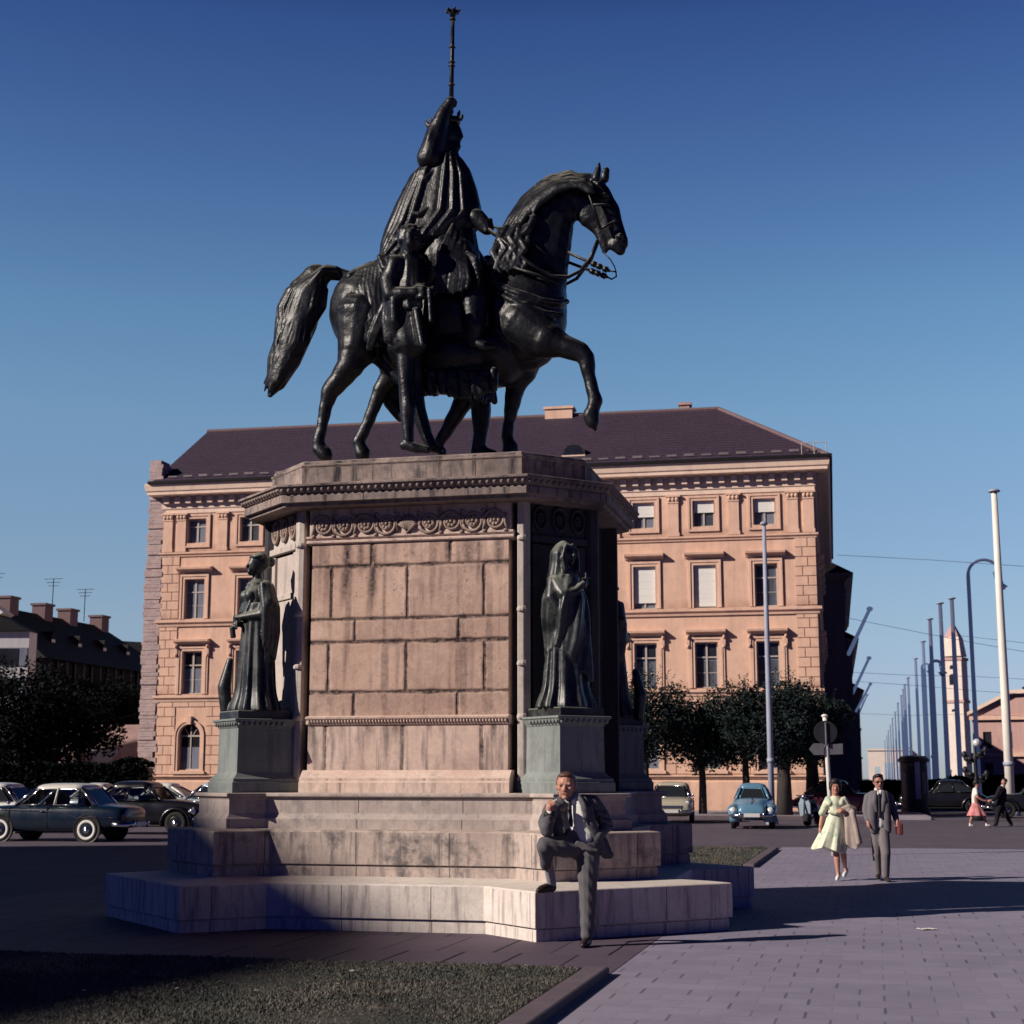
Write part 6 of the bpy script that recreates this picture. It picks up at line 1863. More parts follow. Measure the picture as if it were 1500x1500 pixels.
# the man beside her
g0 = ground_pt(1295, 1291, 0)
F = Fig('person', 'man in grey jacket, white shirt and dark glasses walking beside the woman in the dress', 'person', (g0.x, g0.y, 0))
bd = MB()
q, w_, h_, Rz = face(F, bd, 1287, 1146, 7.4, 11.0, 0.05, 0)
F.chain(bd, [(1287, 1154, 4.8), (1287, 1164, 6, .02), (1287, 1175, 8, .05), (1288, 1200, 7, .05), (1289, 1216, 7, .05)])
F.chain(bd, [(1285, 1165, 5), (1272, 1167, 5, .02), (1268, 1187, 4, .02), (1271, 1203, 3.2, -.05)])
F.chain(bd, [(1289, 1165, 5), (1303, 1167, 5, .02), (1309, 1187, 4, .04), (1313, 1202, 3.2, -.02)])
F.chain(bd, [(1286, 1218, 6, .05), (1285, 1252, 5, .1), (1288, 1284, 3.5, .25)])
F.chain(bd, [(1292, 1218, 6, .05), (1297, 1252, 5, -.09), (1297, 1284, 3.5, -.06)])
F.hand(bd, F.P(1272.5, 1208, -.07), (0.1, -0.1, -1), (0, 1, 0), (1, 0, 0), 0.085, 0.5, -1)
F.hand(bd, F.P(1314.5, 1206, -.05), (0.05, -0.1, -1), (0, 1, 0), (-1, 0, 0), 0.085, 1.0, -1)
body = F.part('body', bd, M_SKIN2, 0.009, 2)
eyes(F, q, w_, h_, Rz, body)
gl = MB()
for s_ in (-1, 1): gl.ell(q(s_ * 0.42, -1.02, 0.02), (0.34 * w_, 0.08 * w_, 0.15 * h_), 12, 6, Rz)
gl.cap(q(-0.15, -1.1, 0.06), 0.05 * w_, q(0.15, -1.1, 0.06), 0.05 * w_, 6)
for s_ in (-1, 1): gl.cap(q(s_ * 0.75, -0.95, 0.06), 0.045 * w_, q(s_ * 1.02, 0.1, 0.05), 0.045 * w_, 6)
gl.build('sunglasses', M_BLACK, F.t, smooth=True)
hr = MB()
for a in ((0, 0.35, 0.52, 1.10, 1.12, 0.62), (0, -0.35, 0.86, 0.85, 0.72, 0.30), (-0.92, 0.3, 0.2, 0.2, 0.5, 0.4), (0.92, 0.3, 0.2, 0.2, 0.5, 0.4)): hr.ell(q(*a[:3]), (a[3] * w_, a[4] * w_, a[5] * h_), 14, 9, Rz)
F.part('hair', hr, M_HAIRD, 0.010, 1)
sh = MB(); F.chain(sh, [(1288, 1167, 10.5, .0), (1289, 1185, 11, .0), (1289, 1206, 10, .0)], 0.8); F.chain(sh, [(1283, 1156, 2.6, -.03), (1286, 1163, 2.8, -.07)]); F.chain(sh, [(1291, 1156, 2.6, -.03), (1289, 1163, 2.8, -.07)]); F.part('shirt', sh, M_SHIRT, 0.010, 1)
tm = MB(); F.chain(tm, [(1288, 1164, 2, -.10), (1288.5, 1180, 2.2, -.115), (1289, 1196, 2.6, -.115)], 0.6); F.part('tie', tm, M_TIE, 0.008, 1)
jk = MB()
F.chain(jk, [(1287, 1168, 13, .10), (1288, 1190, 13, .10), (1289, 1212, 13, .10)], 0.55)
F.chain(jk, [(1278, 1163, 5, .0), (1272, 1168, 6.4, .02), (1268, 1186, 5.4, .02), (1271, 1200, 4.6, -.04)])
F.chain(jk, [(1297, 1163, 5, .0), (1303, 1168, 6.4, .02), (1309, 1186, 5.4, .04), (1312.5, 1199, 4.6, -.01)])
F.chain(jk, [(1279, 1163, 5, -.04), (1278, 1180, 7, -.07), (1278, 1200, 7, -.06), (1280, 1216, 6, -.03)], 0.8)
F.chain(jk, [(1297, 1163, 5, -.04), (1298, 1180, 7, -.07), (1299, 1200, 7, -.06), (1300, 1216, 6, -.03)], 0.8)
F.chain(jk, [(1282, 1160, 3, -.05), (1281.5, 1174, 4, -.12), (1284, 1188, 2, -.125)], 0.6); F.chain(jk, [(1294, 1160, 3, -.05), (1295, 1174, 4, -.12), (1293, 1188, 2, -.125)], 0.6)
F.part('jacket', jk, M_GREYJ, 0.010, 2)
tr = MB()
F.chain(tr, [(1289, 1213, 11.5, .03), (1289, 1222, 11.5, .03)], 0.75)
F.chain(tr, [(1284, 1218, 8.8, .03), (1284.5, 1250, 7, .10), (1287, 1281, 5.6, .25)]); F.chain(tr, [(1294, 1218, 8.8, .0), (1297.5, 1250, 7.2, -.10), (1297, 1282, 5.8, -.06)])
F.part('trousers', tr, M_GREYT, 0.010, 2)
for (a, b, zf) in (((1288, 1284, .30), (1286, 1290, .08), 0.02), ((1298, 1285, .0), (1302, 1293, -.24), 0.0)):
    hl = F.P(*a); tl = F.P(*b); hl.z, tl.z = zf, zf
    shoe(F, 'shoe', hl, tl, M_SHOE, w=0.045)
bp = F.O + F.P(1317, 1208, -.06)
bg_ = thing('bag', 'small red brown bag held at his side by the man in the grey jacket', 'bag', bp)
m = MB(); m.rings([[(x * (1 + .1 * f), y, -0.16 + 0.19 * f) for x, y in ((-.035, -.12), (.035, -.12), (.035, .12), (-.035, .12))] for f in (0, .5, 1)]); m.build('pouch', M_BAG, bg_, bevel=0.015)
m = MB(); m.tube([(0, -.06, .03), (0, -.05, .06), (0, .05, .06), (0, .06, .03)], 0.008, 6); m.build('handle', M_BAG, bg_)

# the far pair by the white flagpole
g0 = ground_pt(1434, 1211, 0)
F = Fig('person', 'distant woman in white blouse and pink skirt striding past the white flagpole', 'person', (g0.x, g0.y, 0), None)
bd = MB()
q, w_, h_, Rz = face(F, bd, 1431, 1148, 3.6, 5.2, 1.3, 0)
F.chain(bd, [(1431, 1152, 2.2), (1429, 1158, 3), (1428, 1168, 4), (1430, 1180, 5)])
F.chain(bd, [(1430, 1157, 2.2, -.1), (1432, 1168, 1.8, -.18), (1441, 1173, 1.4, -.2)]); F.chain(bd, [(1427, 1157, 2.2, .1), (1425, 1168, 1.8, .15), (1430, 1176, 1.4, .1)])
F.chain(bd, [(1429, 1182, 4, -.05), (1424, 1196, 2.4), (1421, 1205, 1.5), (1423, 1209, 1.5)]); F.chain(bd, [(1433, 1182, 4, .05), (1441, 1196, 2.4), (1445, 1206, 1.5), (1448, 1209, 1.4)])
F.hand(bd, F.P(1443, 1173, -.2), (1, -.1, .1), (0, 0, 1), (0, 1, 0), 0.08, 0.4, 1)
F.part('body', bd, M_SKIN2, 0.014, 2)
hr = MB(); hr.ell(q(0, 0.3, 0.4), (1.25 * w_, 1.3 * w_, 0.85 * h_)); hr.ell(q(0, 0.9, 0.0), (0.8 * w_, 0.6 * w_, 0.6 * h_)); F.part('hair', hr, M_HAIRD, 0.014, 1)
bo = MB(); F.chain(bo, [(1429, 1158, 4.6), (1428, 1166, 4.8), (1428.5, 1176, 5)], 0.8); F.chain(bo, [(1429.5, 1157, 2.8, -.1), (1430.5, 1163, 2.6, -.15)]); F.part('blouse', bo, M_SHIRT, 0.015, 1)
rings = []
for j in range(10):
    f = j / 9
    c0 = F.P(1429 + 2.5 * f, 1175 + 20 * f, 0)
    rings.append([c0 + Vector((math.cos(t) * (4.6 + 9.5 * f) * F.k * (1 + .12 * f * math.sin(7 * t)), math.sin(t) * (4 + 6 * f) * F.k * (1 + .12 * f * math.sin(7 * t)), 0)) for t in [2 * PI * i / 36 for i in range(36)]])
sm = MB(); sm.rings(rings); F.part('skirt', sm, M_PINKS, 0.015, 1)
for (a, b) in (((1421, 1209), (1425.5, 1210.5)), ((1445, 1209), (1450.5, 1210.5))):
    hl = F.P(*a); tl = F.P(*b); hl.z = tl.z = 0.0
    shoe(F, 'shoe', hl, tl, M_WHITE_L, w=0.04)
g0 = ground_pt(1468, 1210, 0)
F = Fig('person', 'distant man in black suit leaning into his stride beside the white flagpole', 'person', (g0.x, g0.y, 0), None)
bd = MB()
q, w_, h_, Rz = face(F, bd, 1471, 1146, 3.8, 5.4, -1.0, 0)
F.chain(bd, [(1470, 1150, 2.4), (1468, 1158, 4), (1466, 1180, 4.5)])
F.chain(bd, [(1466, 1158, 2.6, -.15), (1460, 1168, 2.2, -.2), (1452, 1173, 1.6, -.2)]); F.chain(bd, [(1470, 1158, 2.6, .15), (1471, 1170, 2.2, .2), (1468, 1180, 1.6, .15)])
F.chain(bd, [(1464, 1182, 4, -.05), (1461, 1195, 2.6), (1459, 1207, 1.6)]); F.chain(bd, [(1467, 1182, 4, .05), (1474, 1195, 2.6), (1481, 1206, 1.6)])
F.hand(bd, F.P(1450.5, 1173, -.2), (-1, 0, -.1), (0, 0, 1), (0, 1, 0), 0.09, 0.6, 1)
F.part('body', bd, M_SKIN2, 0.014, 2)
hr = MB(); hr.ell(q(0, 0.3, 0.5), (1.12 * w_, 1.15 * w_, 0.66 * h_)); F.part('hair', hr, M_HAIRD, 0.014, 1)
jk = MB(); F.chain(jk, [(1467, 1157, 6.5), (1465, 1170, 6.8), (1464, 1182, 7)], 0.7); F.chain(jk, [(1464, 1157, 3.4, -.15), (1459, 1168, 3, -.2), (1454, 1172, 2.4, -.2)]); F.chain(jk, [(1471, 1157, 3.4, .15), (1472, 1170, 3, .2), (1469, 1178, 2.4, .15)]); F.part('jacket', jk, M_NAVY, 0.015, 1)
cl_ = MB(); F.chain(cl_, [(1468.5, 1152, 3.0), (1469.5, 1154, 3.4)], 0.9); F.part('collar', cl_, M_SHIRT, 0.014, 1)
tr = MB(); F.chain(tr, [(1464, 1182, 5.4, -.03), (1461, 1194, 3.8), (1459.5, 1206, 2.8)]); F.chain(tr, [(1467, 1182, 5.4, .03), (1474, 1194, 3.8), (1480, 1205, 2.8)]); F.part('trousers', tr, M_NAVY, 0.015, 1)
for (a, b) in (((1460, 1208), (1455, 1210)), ((1482, 1208), (1479, 1210))):
    hl = F.P(*a); tl = F.P(*b); hl.z = tl.z = 0.0
    shoe(F, 'shoe', hl, tl, M_BLACK, w=0.045)
# ------------------------------------------------------------------ cars
def paint(name, col, rough=0.22):
    k = Mat(name)
    n = k.noise(2.5, 4, 0.6)
    k.color(k.mix(k.math('MULTIPLY', n, 0.25), col, tuple(min(0.9, x * 0.7 + 0.015) for x in col))).rough(k.ramp(n, [(0.3, rough), (0.7, rough + 0.12)])).spec(0.5)
    k.bsdf.inputs['Coat Weight'].default_value = 0.3
    k.bsdf.inputs['Coat Roughness'].default_value = 0.08
    return k.m
M_PETROL = paint('petrol_blue_paint', (0.003, 0.012, 0.028)); M_CREAM = paint('cream_paint', (0.68, 0.64, 0.58)); M_BLK = paint('black_paint', (0.007, 0.007, 0.011))
M_VWB = paint('pale_blue_paint', (0.11, 0.24, 0.36)); M_LTB = paint('light_blue_paint', (0.36, 0.46, 0.54)); M_BEIGE = paint('beige_paint', (0.46, 0.42, 0.33)); M_WHT = paint('white_paint', (0.72, 0.70, 0.68)); M_RED = paint('maroon_paint', (0.10, 0.02, 0.025))
M_CHROME = simple('chrome', (0.72, 0.72, 0.74), 0.16, 1.0, 0.5, var=0.05)
M_TYRE = simple('tyre_rubber', (0.014, 0.014, 0.015), 0.8, var=0.2)
M_WWALL = simple('whitewall', (0.76, 0.72, 0.68), 0.6, var=0.06)
k = Mat('car_glass'); k.color((0.02, 0.024, 0.03)).rough(0.06).spec(0.6); M_CGLASS = k.m
k = Mat('clear_glass')
tr_ = k.node('ShaderNodeBsdfTransparent'); tr_.inputs[0].default_value = (0.80, 0.84, 0.86, 1)
gl_ = k.node('ShaderNodeBsdfGlossy'); gl_.inputs['Roughness'].default_value = 0.03
fz = k.node('ShaderNodeFresnel'); fz.inputs[0].default_value = 1.5
mx_ = k.node('ShaderNodeMixShader'); k.link(fz.outputs[0], mx_.inputs[0]); k.link(tr_.outputs[0], mx_.inputs[1]); k.link(gl_.outputs[0], mx_.inputs[2]); k.link(mx_.outputs[0], k.out.inputs[0])
M_CLEAR = k.m
M_LENS = simple('lamp_lens', (0.85, 0.85, 0.82), 0.12, 0.3, 0.6, var=0.03)
M_SEAT = simple('seat_cloth', (0.06, 0.05, 0.05), 0.9)
def sring(x, w, zb, zt, e, n=28):
    zc, hh = (zb + zt) / 2, (zt - zb) / 2
    out = []
    for i in range(n):
        t = 2 * PI * i / n
        c_, s_ = math.cos(t), math.sin(t)
        out.append((x, w * math.copysign(abs(c_) ** e, c_), zc + hh * math.copysign(abs(s_) ** e, s_)))
    return out
def loft_rings(stations, sub=4):
    """Catmull-Rom through (x, w, zb, zt, e) stations"""
    S = [Vector(s) if False else np.array(s, float) for s in stations]
    out = []
    for i in range(len(S) - 1):
        p0, p1, p2, p3 = S[max(i - 1, 0)], S[i], S[i + 1], S[min(i + 2, len(S) - 1)]
        for k_ in range(sub):
            t = k_ / sub
            out.append(0.5 * ((2 * p1) + (-p0 + p2) * t + (2 * p0 - 5 * p1 + 4 * p2 - p3) * t * t + (-p0 + 3 * p1 - 3 * p2 + p3) * t ** 3))
    out.append(S[-1])
    return [sring(*q) for q in out]
def cabin_pts(x0, x1, w, z, n=8, r=0.22):
    """rounded rectangle, 4n points: front edge first"""
    pts = []
    for (cx, cy, a0) in ((x0 - r, w - r, 0), (x1 + r, w - r, PI / 2), (x1 + r, -w + r, PI), (x0 - r, -w + r, 1.5 * PI)):
        for i in range(n):
            a = a0 + PI / 2 * i / (n - 1)
            pts.append((cx + r * math.cos(a), cy + r * math.sin(a), z))
    return pts
def wheel(parent, x, y, r, white, w=0.15, rim=None):
    s = 1 if y > 0 else -1
    t = MB()
    M = Matrix.Translation((x, y, r)) @ Matrix.Rotation(-s * PI / 2, 4, 'X')
    t.lathe([(r * 0.55, -w), (r * 0.86, -w), (r * 0.97, -w * 0.8), (r, -w * 0.5), (r, 0.0), (r * 0.965, 0.022), (r * 0.86, 0.032), (r * 0.64, 0.02), (r * 0.56, 0.0)], 30, M=M)
    wh = t.build('wheel', M_TYRE, parent, smooth=True)
    if white:
        m = MB(); m.rings([[M @ Vector((q_ * math.cos(a), q_ * math.sin(a), z_)) for a in [2 * PI * k_ / 30 for k_ in range(30)]] for q_, z_ in ((r * 0.60, 0.022), (r * 0.62, 0.030), (r * 0.80, 0.038), (r * 0.82, 0.030))], False, False); m.build('whitewall', M_WWALL, wh, smooth=True)
    m = MB(); m.lathe([(0.0, 0.03), (r * 0.3, 0.028), (r * 0.42, 0.012), (r * 0.56, 0.02), (r * 0.62, 0.012), (r * 0.56, -0.02), (0.0, -0.02)], 24, M=M); m.build('rim', rim or M_BLK, wh, smooth=True)
    m = MB(); m.lathe([(0.0, 0.062), (r * 0.16, 0.056), (r * 0.27, 0.04), (r * 0.29, 0.027), (0.0, 0.02)], 20, M=M); m.build('hubcap', M_CHROME, wh, smooth=True)
STY = {
 'saloon': dict(hull=[(2.26, .50, .50, .66, .7), (2.18, .70, .40, .80, .5), (1.75, .79, .28, .91, .42), (1.0, .81, .24, .955, .38), (0, .815, .24, .965, .38), (-1.0, .81, .25, .965, .38), (-1.7, .79, .30, .955, .42), (-2.15, .73, .38, .90, .5), (-2.27, .52, .50, .76, .7)],
                low=(0.98, -1.42, .735, .95), top=(0.42, -0.98, .62, 1.40), dome=1.53, wx=(1.27, -1.27), r=.315, track=.70),
 'beetle': dict(hull=[(1.96, .30, .46, .60, .8), (1.88, .44, .36, .78, .7), (1.55, .47, .30, .90, .75), (1.05, .56, .27, 1.00, .6), (.4, .68, .25, 1.0, .45), (-.5, .70, .25, 1.02, .45), (-1.1, .64, .28, 1.03, .55), (-1.6, .54, .33, .85, .7), (-1.95, .28, .44, .60, .8)],
                low=(0.74, -1.25, .63, .97), top=(0.30, -0.55, .475, 1.33), dome=1.50, wx=(1.2, -1.2), r=.325, track=.62),
 'old': dict(hull=[(2.12, .34, .50, .70, .8), (2.04, .50, .40, .86, .6), (1.5, .60, .30, .98, .5), (.85, .68, .26, 1.03, .45), (0, .74, .25, 1.03, .42), (-1.0, .74, .26, 1.03, .45), (-1.6, .64, .32, .96, .55), (-2.05, .45, .42, .72, .75)],
             low=(0.72, -1.55, .70, 1.0), top=(0.34, -0.95, .58, 1.40), dome=1.58, wx=(1.3, -1.25), r=.34, track=.67)}
def make_car(name, label, style, body_m, roof_m, loc, rz, white=False, group=None, clear=False):
    S = STY[style]
    t = thing(name, label, 'car', loc, rz, group)
    h = MB(); h.rings(loft_rings(S['hull']))
    body = h.build('body', body_m, t, smooth=True)
    x0, x1, w, z = S['low']; X0, X1, W, Z = S['top']
    lo = cabin_pts(x0, x1, w, z); up = cabin_pts(X0, X1, W, Z)
    rings = [up]
    for f in (0.25, 0.5, 0.75, 0.93):
        sc = math.cos(f * PI / 2) ** 0.55
        mxx = (X0 + X1) / 2
        rings.append([(mxx + (p[0] - mxx) * sc, p[1] * sc, Z + (S['dome'] - Z) * math.sin(f * PI / 2)) for p in up])
    r = MB(); r.rings([[(p[0], p[1], Z - 0.045) for p in up]] + rings)
    roof = r.build('roof', roof_m, t, smooth=True)
    # pillars between the panes, panes on the slanting faces
    n = 8
    def lerp(p, q, f): return Vector(p).lerp(Vector(q), f)
    names = [('windscreen', 3 * n + n - 2, 1), ('side', n - 2, n + 1), ('rear_window', 2 * n - 2, 2 * n + 1), ('side', 3 * n - 2, 3 * n + 1)]
    L4 = len(lo)
    for nm, i0, i1 in names:
        a_lo, b_lo, a_up, b_up = lo[i0 % L4], lo[i1 % L4], up[i0 % L4], up[i1 % L4]
        spans = [(0.03, 0.97)] if nm != 'side' else [(0.03, 0.50), (0.535, 0.97)]
        for f0, f1 in spans:
            q = []
            for (f, g) in ((f0, 0.02), (f1, 0.02), (f1, 0.93), (f0, 0.93)):
                q.append(lerp(lerp(a_lo, b_lo, f), lerp(a_up, b_up, f), g))
            nrm = (q[1] - q[0]).cross(q[3] - q[0]).normalized()
            cc = sum(q, Vector((0, 0, 0))) / 4
            if nrm.dot(cc - Vector(((x0 + x1) / 2, 0, z))) < 0: nrm = -nrm
            m = MB(); m.rings([[p - nrm * 0.012 for p in q], [p for p in q]])
            m.build('window' if nm == 'side' else nm, M_CLEAR if clear else M_CGLASS, t)
            m = MB(); qq = [p + nrm * 0.004 for p in q]; m.tube(qq + [qq[0]], 0.012, 6); m.build('window_trim', M_CHROME if style == 'saloon' else body_m, t, smooth=True)
    for i0 in (n // 2 - 1, n + n // 2, 2 * n + n // 2 - 1, 3 * n + n // 2):
        m = MB(); m.tube([lo[i0], up[i0]], 0.045 if style != 'saloon' else 0.04, 8); m.build('pillar', roof_m if style != 'saloon' else M_CHROME, roof, smooth=True)
    for s_ in (0, 1):
        i0, i1 = ((n - 2, n + 1), (3 * n - 2, 3 * n + 1))[s_]
        m = MB(); m.tube([lerp(lo[i0], lo[i1 % L4], 0.518), lerp(up[i0], up[i1 % L4], 0.518)], 0.03, 8); m.build('pillar', roof_m, roof, smooth=True)
    if clear:
        for xs in (0.25, -0.75):
            m = MB(); m.rings([[(xs + dx, y, zz) for (dx, zz) in ((-.25, .55), (.22, .55), (.20, .80), (-.08, .82), (-.16, 1.16), (-.28, 1.16))] for y in (-.56, .56)]); m.build('seat', M_SEAT, t, bevel=0.04)
        m = MB(); m.tube([(0.62 + .17 * math.cos(a) * .35, .33 + .17 * math.sin(a), 1.0 + .17 * math.cos(a) * .93) for a in [2 * PI * q / 20 for q in range(21)]], .014, 6); m.build('steering_wheel', M_BLACK, t)
    else:
        m = MB(); m.rings([[(p[0] * .96, p[1] * .93, z - .04) for p in lo], [(p[0] * .97, p[1] * .95, Z - .03) for p in up]]); m.build('interior', M_BLACK, t)
    # wheels, arches
    rr = S['r']
    for xw in S['wx']:
        for s_ in (-1, 1):
            y = s_ * S['track']
            if style == 'saloon':
                m = MB()
                M = Matrix.Translation((xw, s_ * 0.792, rr + 0.02)) @ Matrix.Rotation(-s_ * PI / 2, 4, 'X')
                m.lathe([(0.0, 0.02), (rr * 1.17, 0.02), (rr * 1.2, 0.028), (rr * 1.23, 0.022), (rr * 1.22, -0.05), (0, -0.05)], 30, M=M)
                m.build('wheel_arch', M_BLACK, t, smooth=True)
                wheel(t, xw, s_ * 0.80, rr, white, rim=body_m)
            else:
                m = MB()
                fx = 0.50 if style == 'beetle' else 0.56
                n_ = 13
                # mudguard: half ring swept over the wheel
                prof = []
                for q in range(n_):
                    a = PI * (-0.06 + 1.12 * q / (n_ - 1))
                    cx_, cz_ = math.cos(a), math.sin(a)
                    R_ = rr * (1.24 + 0.10 * abs(cx_) ** 3)
                    prof.append([(xw + cx_ * R_ * .98, s_ * (S['track'] - .26), rr + .0 + cz_ * R_), (xw + cx_ * (R_ + .08), s_ * (S['track'] - .14), rr + cz_ * (R_ + .09)), (xw + cx_ * (R_ + .085), s_ * (S['track'] + .02), rr + cz_ * (R_ + .085)), (xw + cx_ * (R_ + .03), s_ * (S['track'] + .125), rr + cz_ * (R_ + .03)), (xw + cx_ * R_ * .95, s_ * (S['track'] + .13), rr + cz_ * R_ * .95), (xw + cx_ * R_ * .94, s_ * (S['track'] - .1), rr + cz_ * R_ * .94)])
                m.rings(prof)
                m.build('mudguard', body_m, t, smooth=True)
                wheel(t, xw, s_ * (S['track'] + .06), rr, white)
    if style == 'beetle':
        for s_ in (-1, 1):                                  # bulging front wings and rear wings
            m = MB(); m.chain([(1.05, s_ * .60, .60), (1.42, s_ * .63, .60), (1.66, s_ * .60, .50)], [.19, .205, .17], 16); m.build('wing', body_m, t, smooth=True)
            m = MB(); m.chain([(-1.0, s_ * .58, .62), (-1.35, s_ * .60, .60), (-1.62, s_ * .56, .48)], [.18, .20, .16], 16); m.build('wing', body_m, t, smooth=True)
    if style != 'saloon':
        for s_ in (-1, 1):
            m = MB(); m.box(S['wx'][1] + .4, S['wx'][0] - .4, min(s_ * .60, s_ * .78), max(s_ * .60, s_ * .78), .25, .29); m.build('running_board', M_BLACK, t, bevel=.01)
    # brightwork
    xf = S['hull'][0][0]; xb = S['hull'][-1][0]
    for sg, xx in ((1, xf), (-1, xb)):
        m = MB()
        wd = .76 if style == 'saloon' else .68
        m.tube([(xx + sg * (.02 - .30), wd + .03, .45), (xx + sg * .02, wd - .05, .45), (xx + sg * .10, wd * .5, .45), (xx + sg * .12, 0, .45), (xx + sg * .10, -wd * .5, .45), (xx + sg * .02, -wd + .05, .45), (xx + sg * (.02 - .30), -wd - .03, .45)], .055, 10)
        for s_ in (-.38, .38): m.tube([(xx + sg * .14, s_, .36), (xx + sg * .145, s_, .56)], .03, 8)
        m.build('bumper', M_CHROME, t, smooth=True)
        m = MB(); m.box(min(xx + sg * .155, xx + sg * .175), max(xx + sg * .155, xx + sg * .175), -.26, .26, .40, .52); m.build('number_plate', M_WHT, t)
    for s_ in (-1, 1):
        if style == 'saloon': c_ = Vector((xf - .14, s_ * .60, .74))
        elif style == 'beetle': c_ = Vector((xf - .20, s_ * .61, .62))
        else: c_ = Vector((xf - .30, s_ * .66, .70))
        m = MB(); M = Matrix.Translation(c_) @ Matrix.Rotation(PI / 2 - 0.25, 4, 'Y')
        m.lathe([(0, -.20), (.06, -.15), (.115, -.02), (.12, .02), (.10, .03), (.0, .03)], 20, M=M); hb = m.build('headlight', M_CHROME, t, smooth=True)
        m = MB(); m.lathe([(0, .075), (.05, .068), (.10, .04), (.10, .028), (0, .028)], 20, M=M); m.build('lens', M_LENS, hb, smooth=True)
        m = MB(); m.ell((xb + .06, s_ * .62, .66), (.06, .06, .09), 10, 8); m.build('tail_lamp', M_RED, t, smooth=True)
    if style == 'saloon':
        for s_ in (-1, 1):
            yy = s_ * .822
            m = MB(); m.tube([(2.0, yy - s_ * .03, .80), (1.2, yy, .83), (.2, yy + s_ * .003, .815), (-.55, yy + s_ * .003, .76), (-.95, yy + s_ * .002, .64), (-1.02, yy, .62), (-1.35, yy, .66), (-2.1, yy - s_ * .05, .64)], .012, 6); m.build('side_trim', M_CHROME, t, smooth=True)
            m = MB(); m.tube([(.12, yy + s_ * .02, .80), (-.02, yy + s_ * .02, .80)], .016, 6); m.build('door_handle', M_CHROME, t, smooth=True)
            for xx in (1.02, -.10, ): 
                m = MB(); m.box(xx - .004, xx + .004, min(yy, yy - s_ * .03), max(yy + s_ * .0015, yy - s_ * .03), .34, .93); m.build('door_gap', M_BLACK, t)
        m = MB(); m.box(xf - .03, xf + .015, -.42, .42, .56, .66)
        for q in range(7): m.box(xf + .013, xf + .03, -.40 + q * .13, -.385 + q * .13, .565, .655)
        m.build('grille', M_CHROME, t)
        for s_ in (-1, 1):
            m = MB(); m.ell((1.05, s_ * .80, 1.02), (.05, .05, .045), 10, 8); m.tube([(1.05, s_ * .78, .96), (1.05, s_ * .80, 1.0)], .012, 6); m.build('wing_mirror', M_CHROME, t, smooth=True)
    else:
        m = MB(); m.tube([(xf - .08, 0, .77), (xf - .42, 0, .955), (xf - .9, 0, 1.0)], .014, 6); m.build('bonnet_trim', M_CHROME, t, smooth=True)
    return t
def car_at(u, v, *a, heading=0.0, **k_):
    g = ground_pt(u, v, 0)
    return a, g
W = lambda u, v: Vector((*ground_pt(u, v, 0).xy, -0.012))
def put(u, Y): return Vector(((u - 750) / 2300.0 * Y, Y, -0.012))
ALONG = -MPH                                                # towards the right along the road
make_car('car', 'dark petrol blue saloon with cream roof and whitewall tyres parked at the left edge', 'saloon', M_PETROL, M_CREAM, put(86, 42.4), ALONG + PI, True, clear=True)
make_car('car', 'black round backed saloon parked just behind the two tone blue one', 'old', M_BLK, M_BLK, put(214, 47.5), ALONG, False, clear=True)
make_car('car', 'white saloon at the far left edge, only its roof and windows showing', 'saloon', M_WHT, M_WHT, put(-20, 49), ALONG + PI)
make_car('car', 'cream car almost hidden between the petrol blue and black saloons', 'beetle', M_CREAM, M_CREAM, put(138, 55), ALONG + PI)
make_car('car', 'small white car with sloping back behind the nose of the black saloon', 'beetle', M_WHT, M_WHT, put(238, 58), ALONG + PI)
make_car('car', 'light blue car half hidden behind the left statue pier', 'saloon', M_LTB, M_LTB, put(318, 56), ALONG + PI)
make_car('car', 'pale blue rounded car with chrome bumper facing us before the trees', 'beetle', M_VWB, M_VWB, put(1104, 53.5), -PI / 2 - 0.18)
make_car('car', 'beige car facing us, half hidden by the stone steps', 'saloon', M_BEIGE, M_BEIGE, put(985, 60), -PI / 2 - 0.12)
make_car('car', 'dark car with bright headlamp at the right edge behind the walking man', 'old', M_BLK, M_BLK, put(1522, 66), ALONG + PI)
make_car('car', 'dark car parked beside the advertising pillar on the right', 'old', M_BLK, M_BLK, put(1385, 75), ALONG + PI)
make_car('car', 'maroon car in deep shade below the trees on the right', 'old', M_RED, M_BLK, put(1232, 68), ALONG)
# a scooter under the trees
sc = thing('scooter', 'dark parked scooter with a pale leg shield under the trees behind the woman', 'scooter', put(1186, 56), -PI / 2 - .5)
for xx in (.62, -.55):
    m = MB(); M = Matrix.Translation((xx, .07, .22)) @ Matrix.Rotation(-PI / 2, 4, 'X'); m.lathe([(.10, -.05), (.20, -.05), (.22, 0.05), (.20, .15), (.10, .15)], 20, M=M); m.build('wheel', M_TYRE, sc, smooth=True)
m = MB(); m.chain([(-.75, 0, .5), (-.4, 0, .58), (-.05, 0, .50)], [.16, .22, .14]); m.chain([(-.1, 0, .30), (.45, 0, .30)], [.12, .12]); blob('body', m, M_BLK, sc, .025, 2)
m = MB(); m.rings([[(.42, -.20, .32), (.46, -.20, .32), (.46, .20, .32), (.42, .20, .32)], [(.50, -.22, .75), (.54, -.22, .75), (.54, .22, .75), (.50, .22, .75)], [(.52, -.12, .98), (.56, -.12, .98), (.56, .12, .98), (.52, .12, .98)]]); m.build('leg_shield', M_LTB, sc, bevel=.02)
m = MB(); m.tube([(.60, 0, .22), (.54, 0, .98), (.50, 0, 1.06)], .03, 8); m.tube([(.46, -.32, 1.06), (.52, 0, 1.04), (.46, .32, 1.06)], .02, 8); m.build('handlebar', M_CHROME, sc, smooth=True)
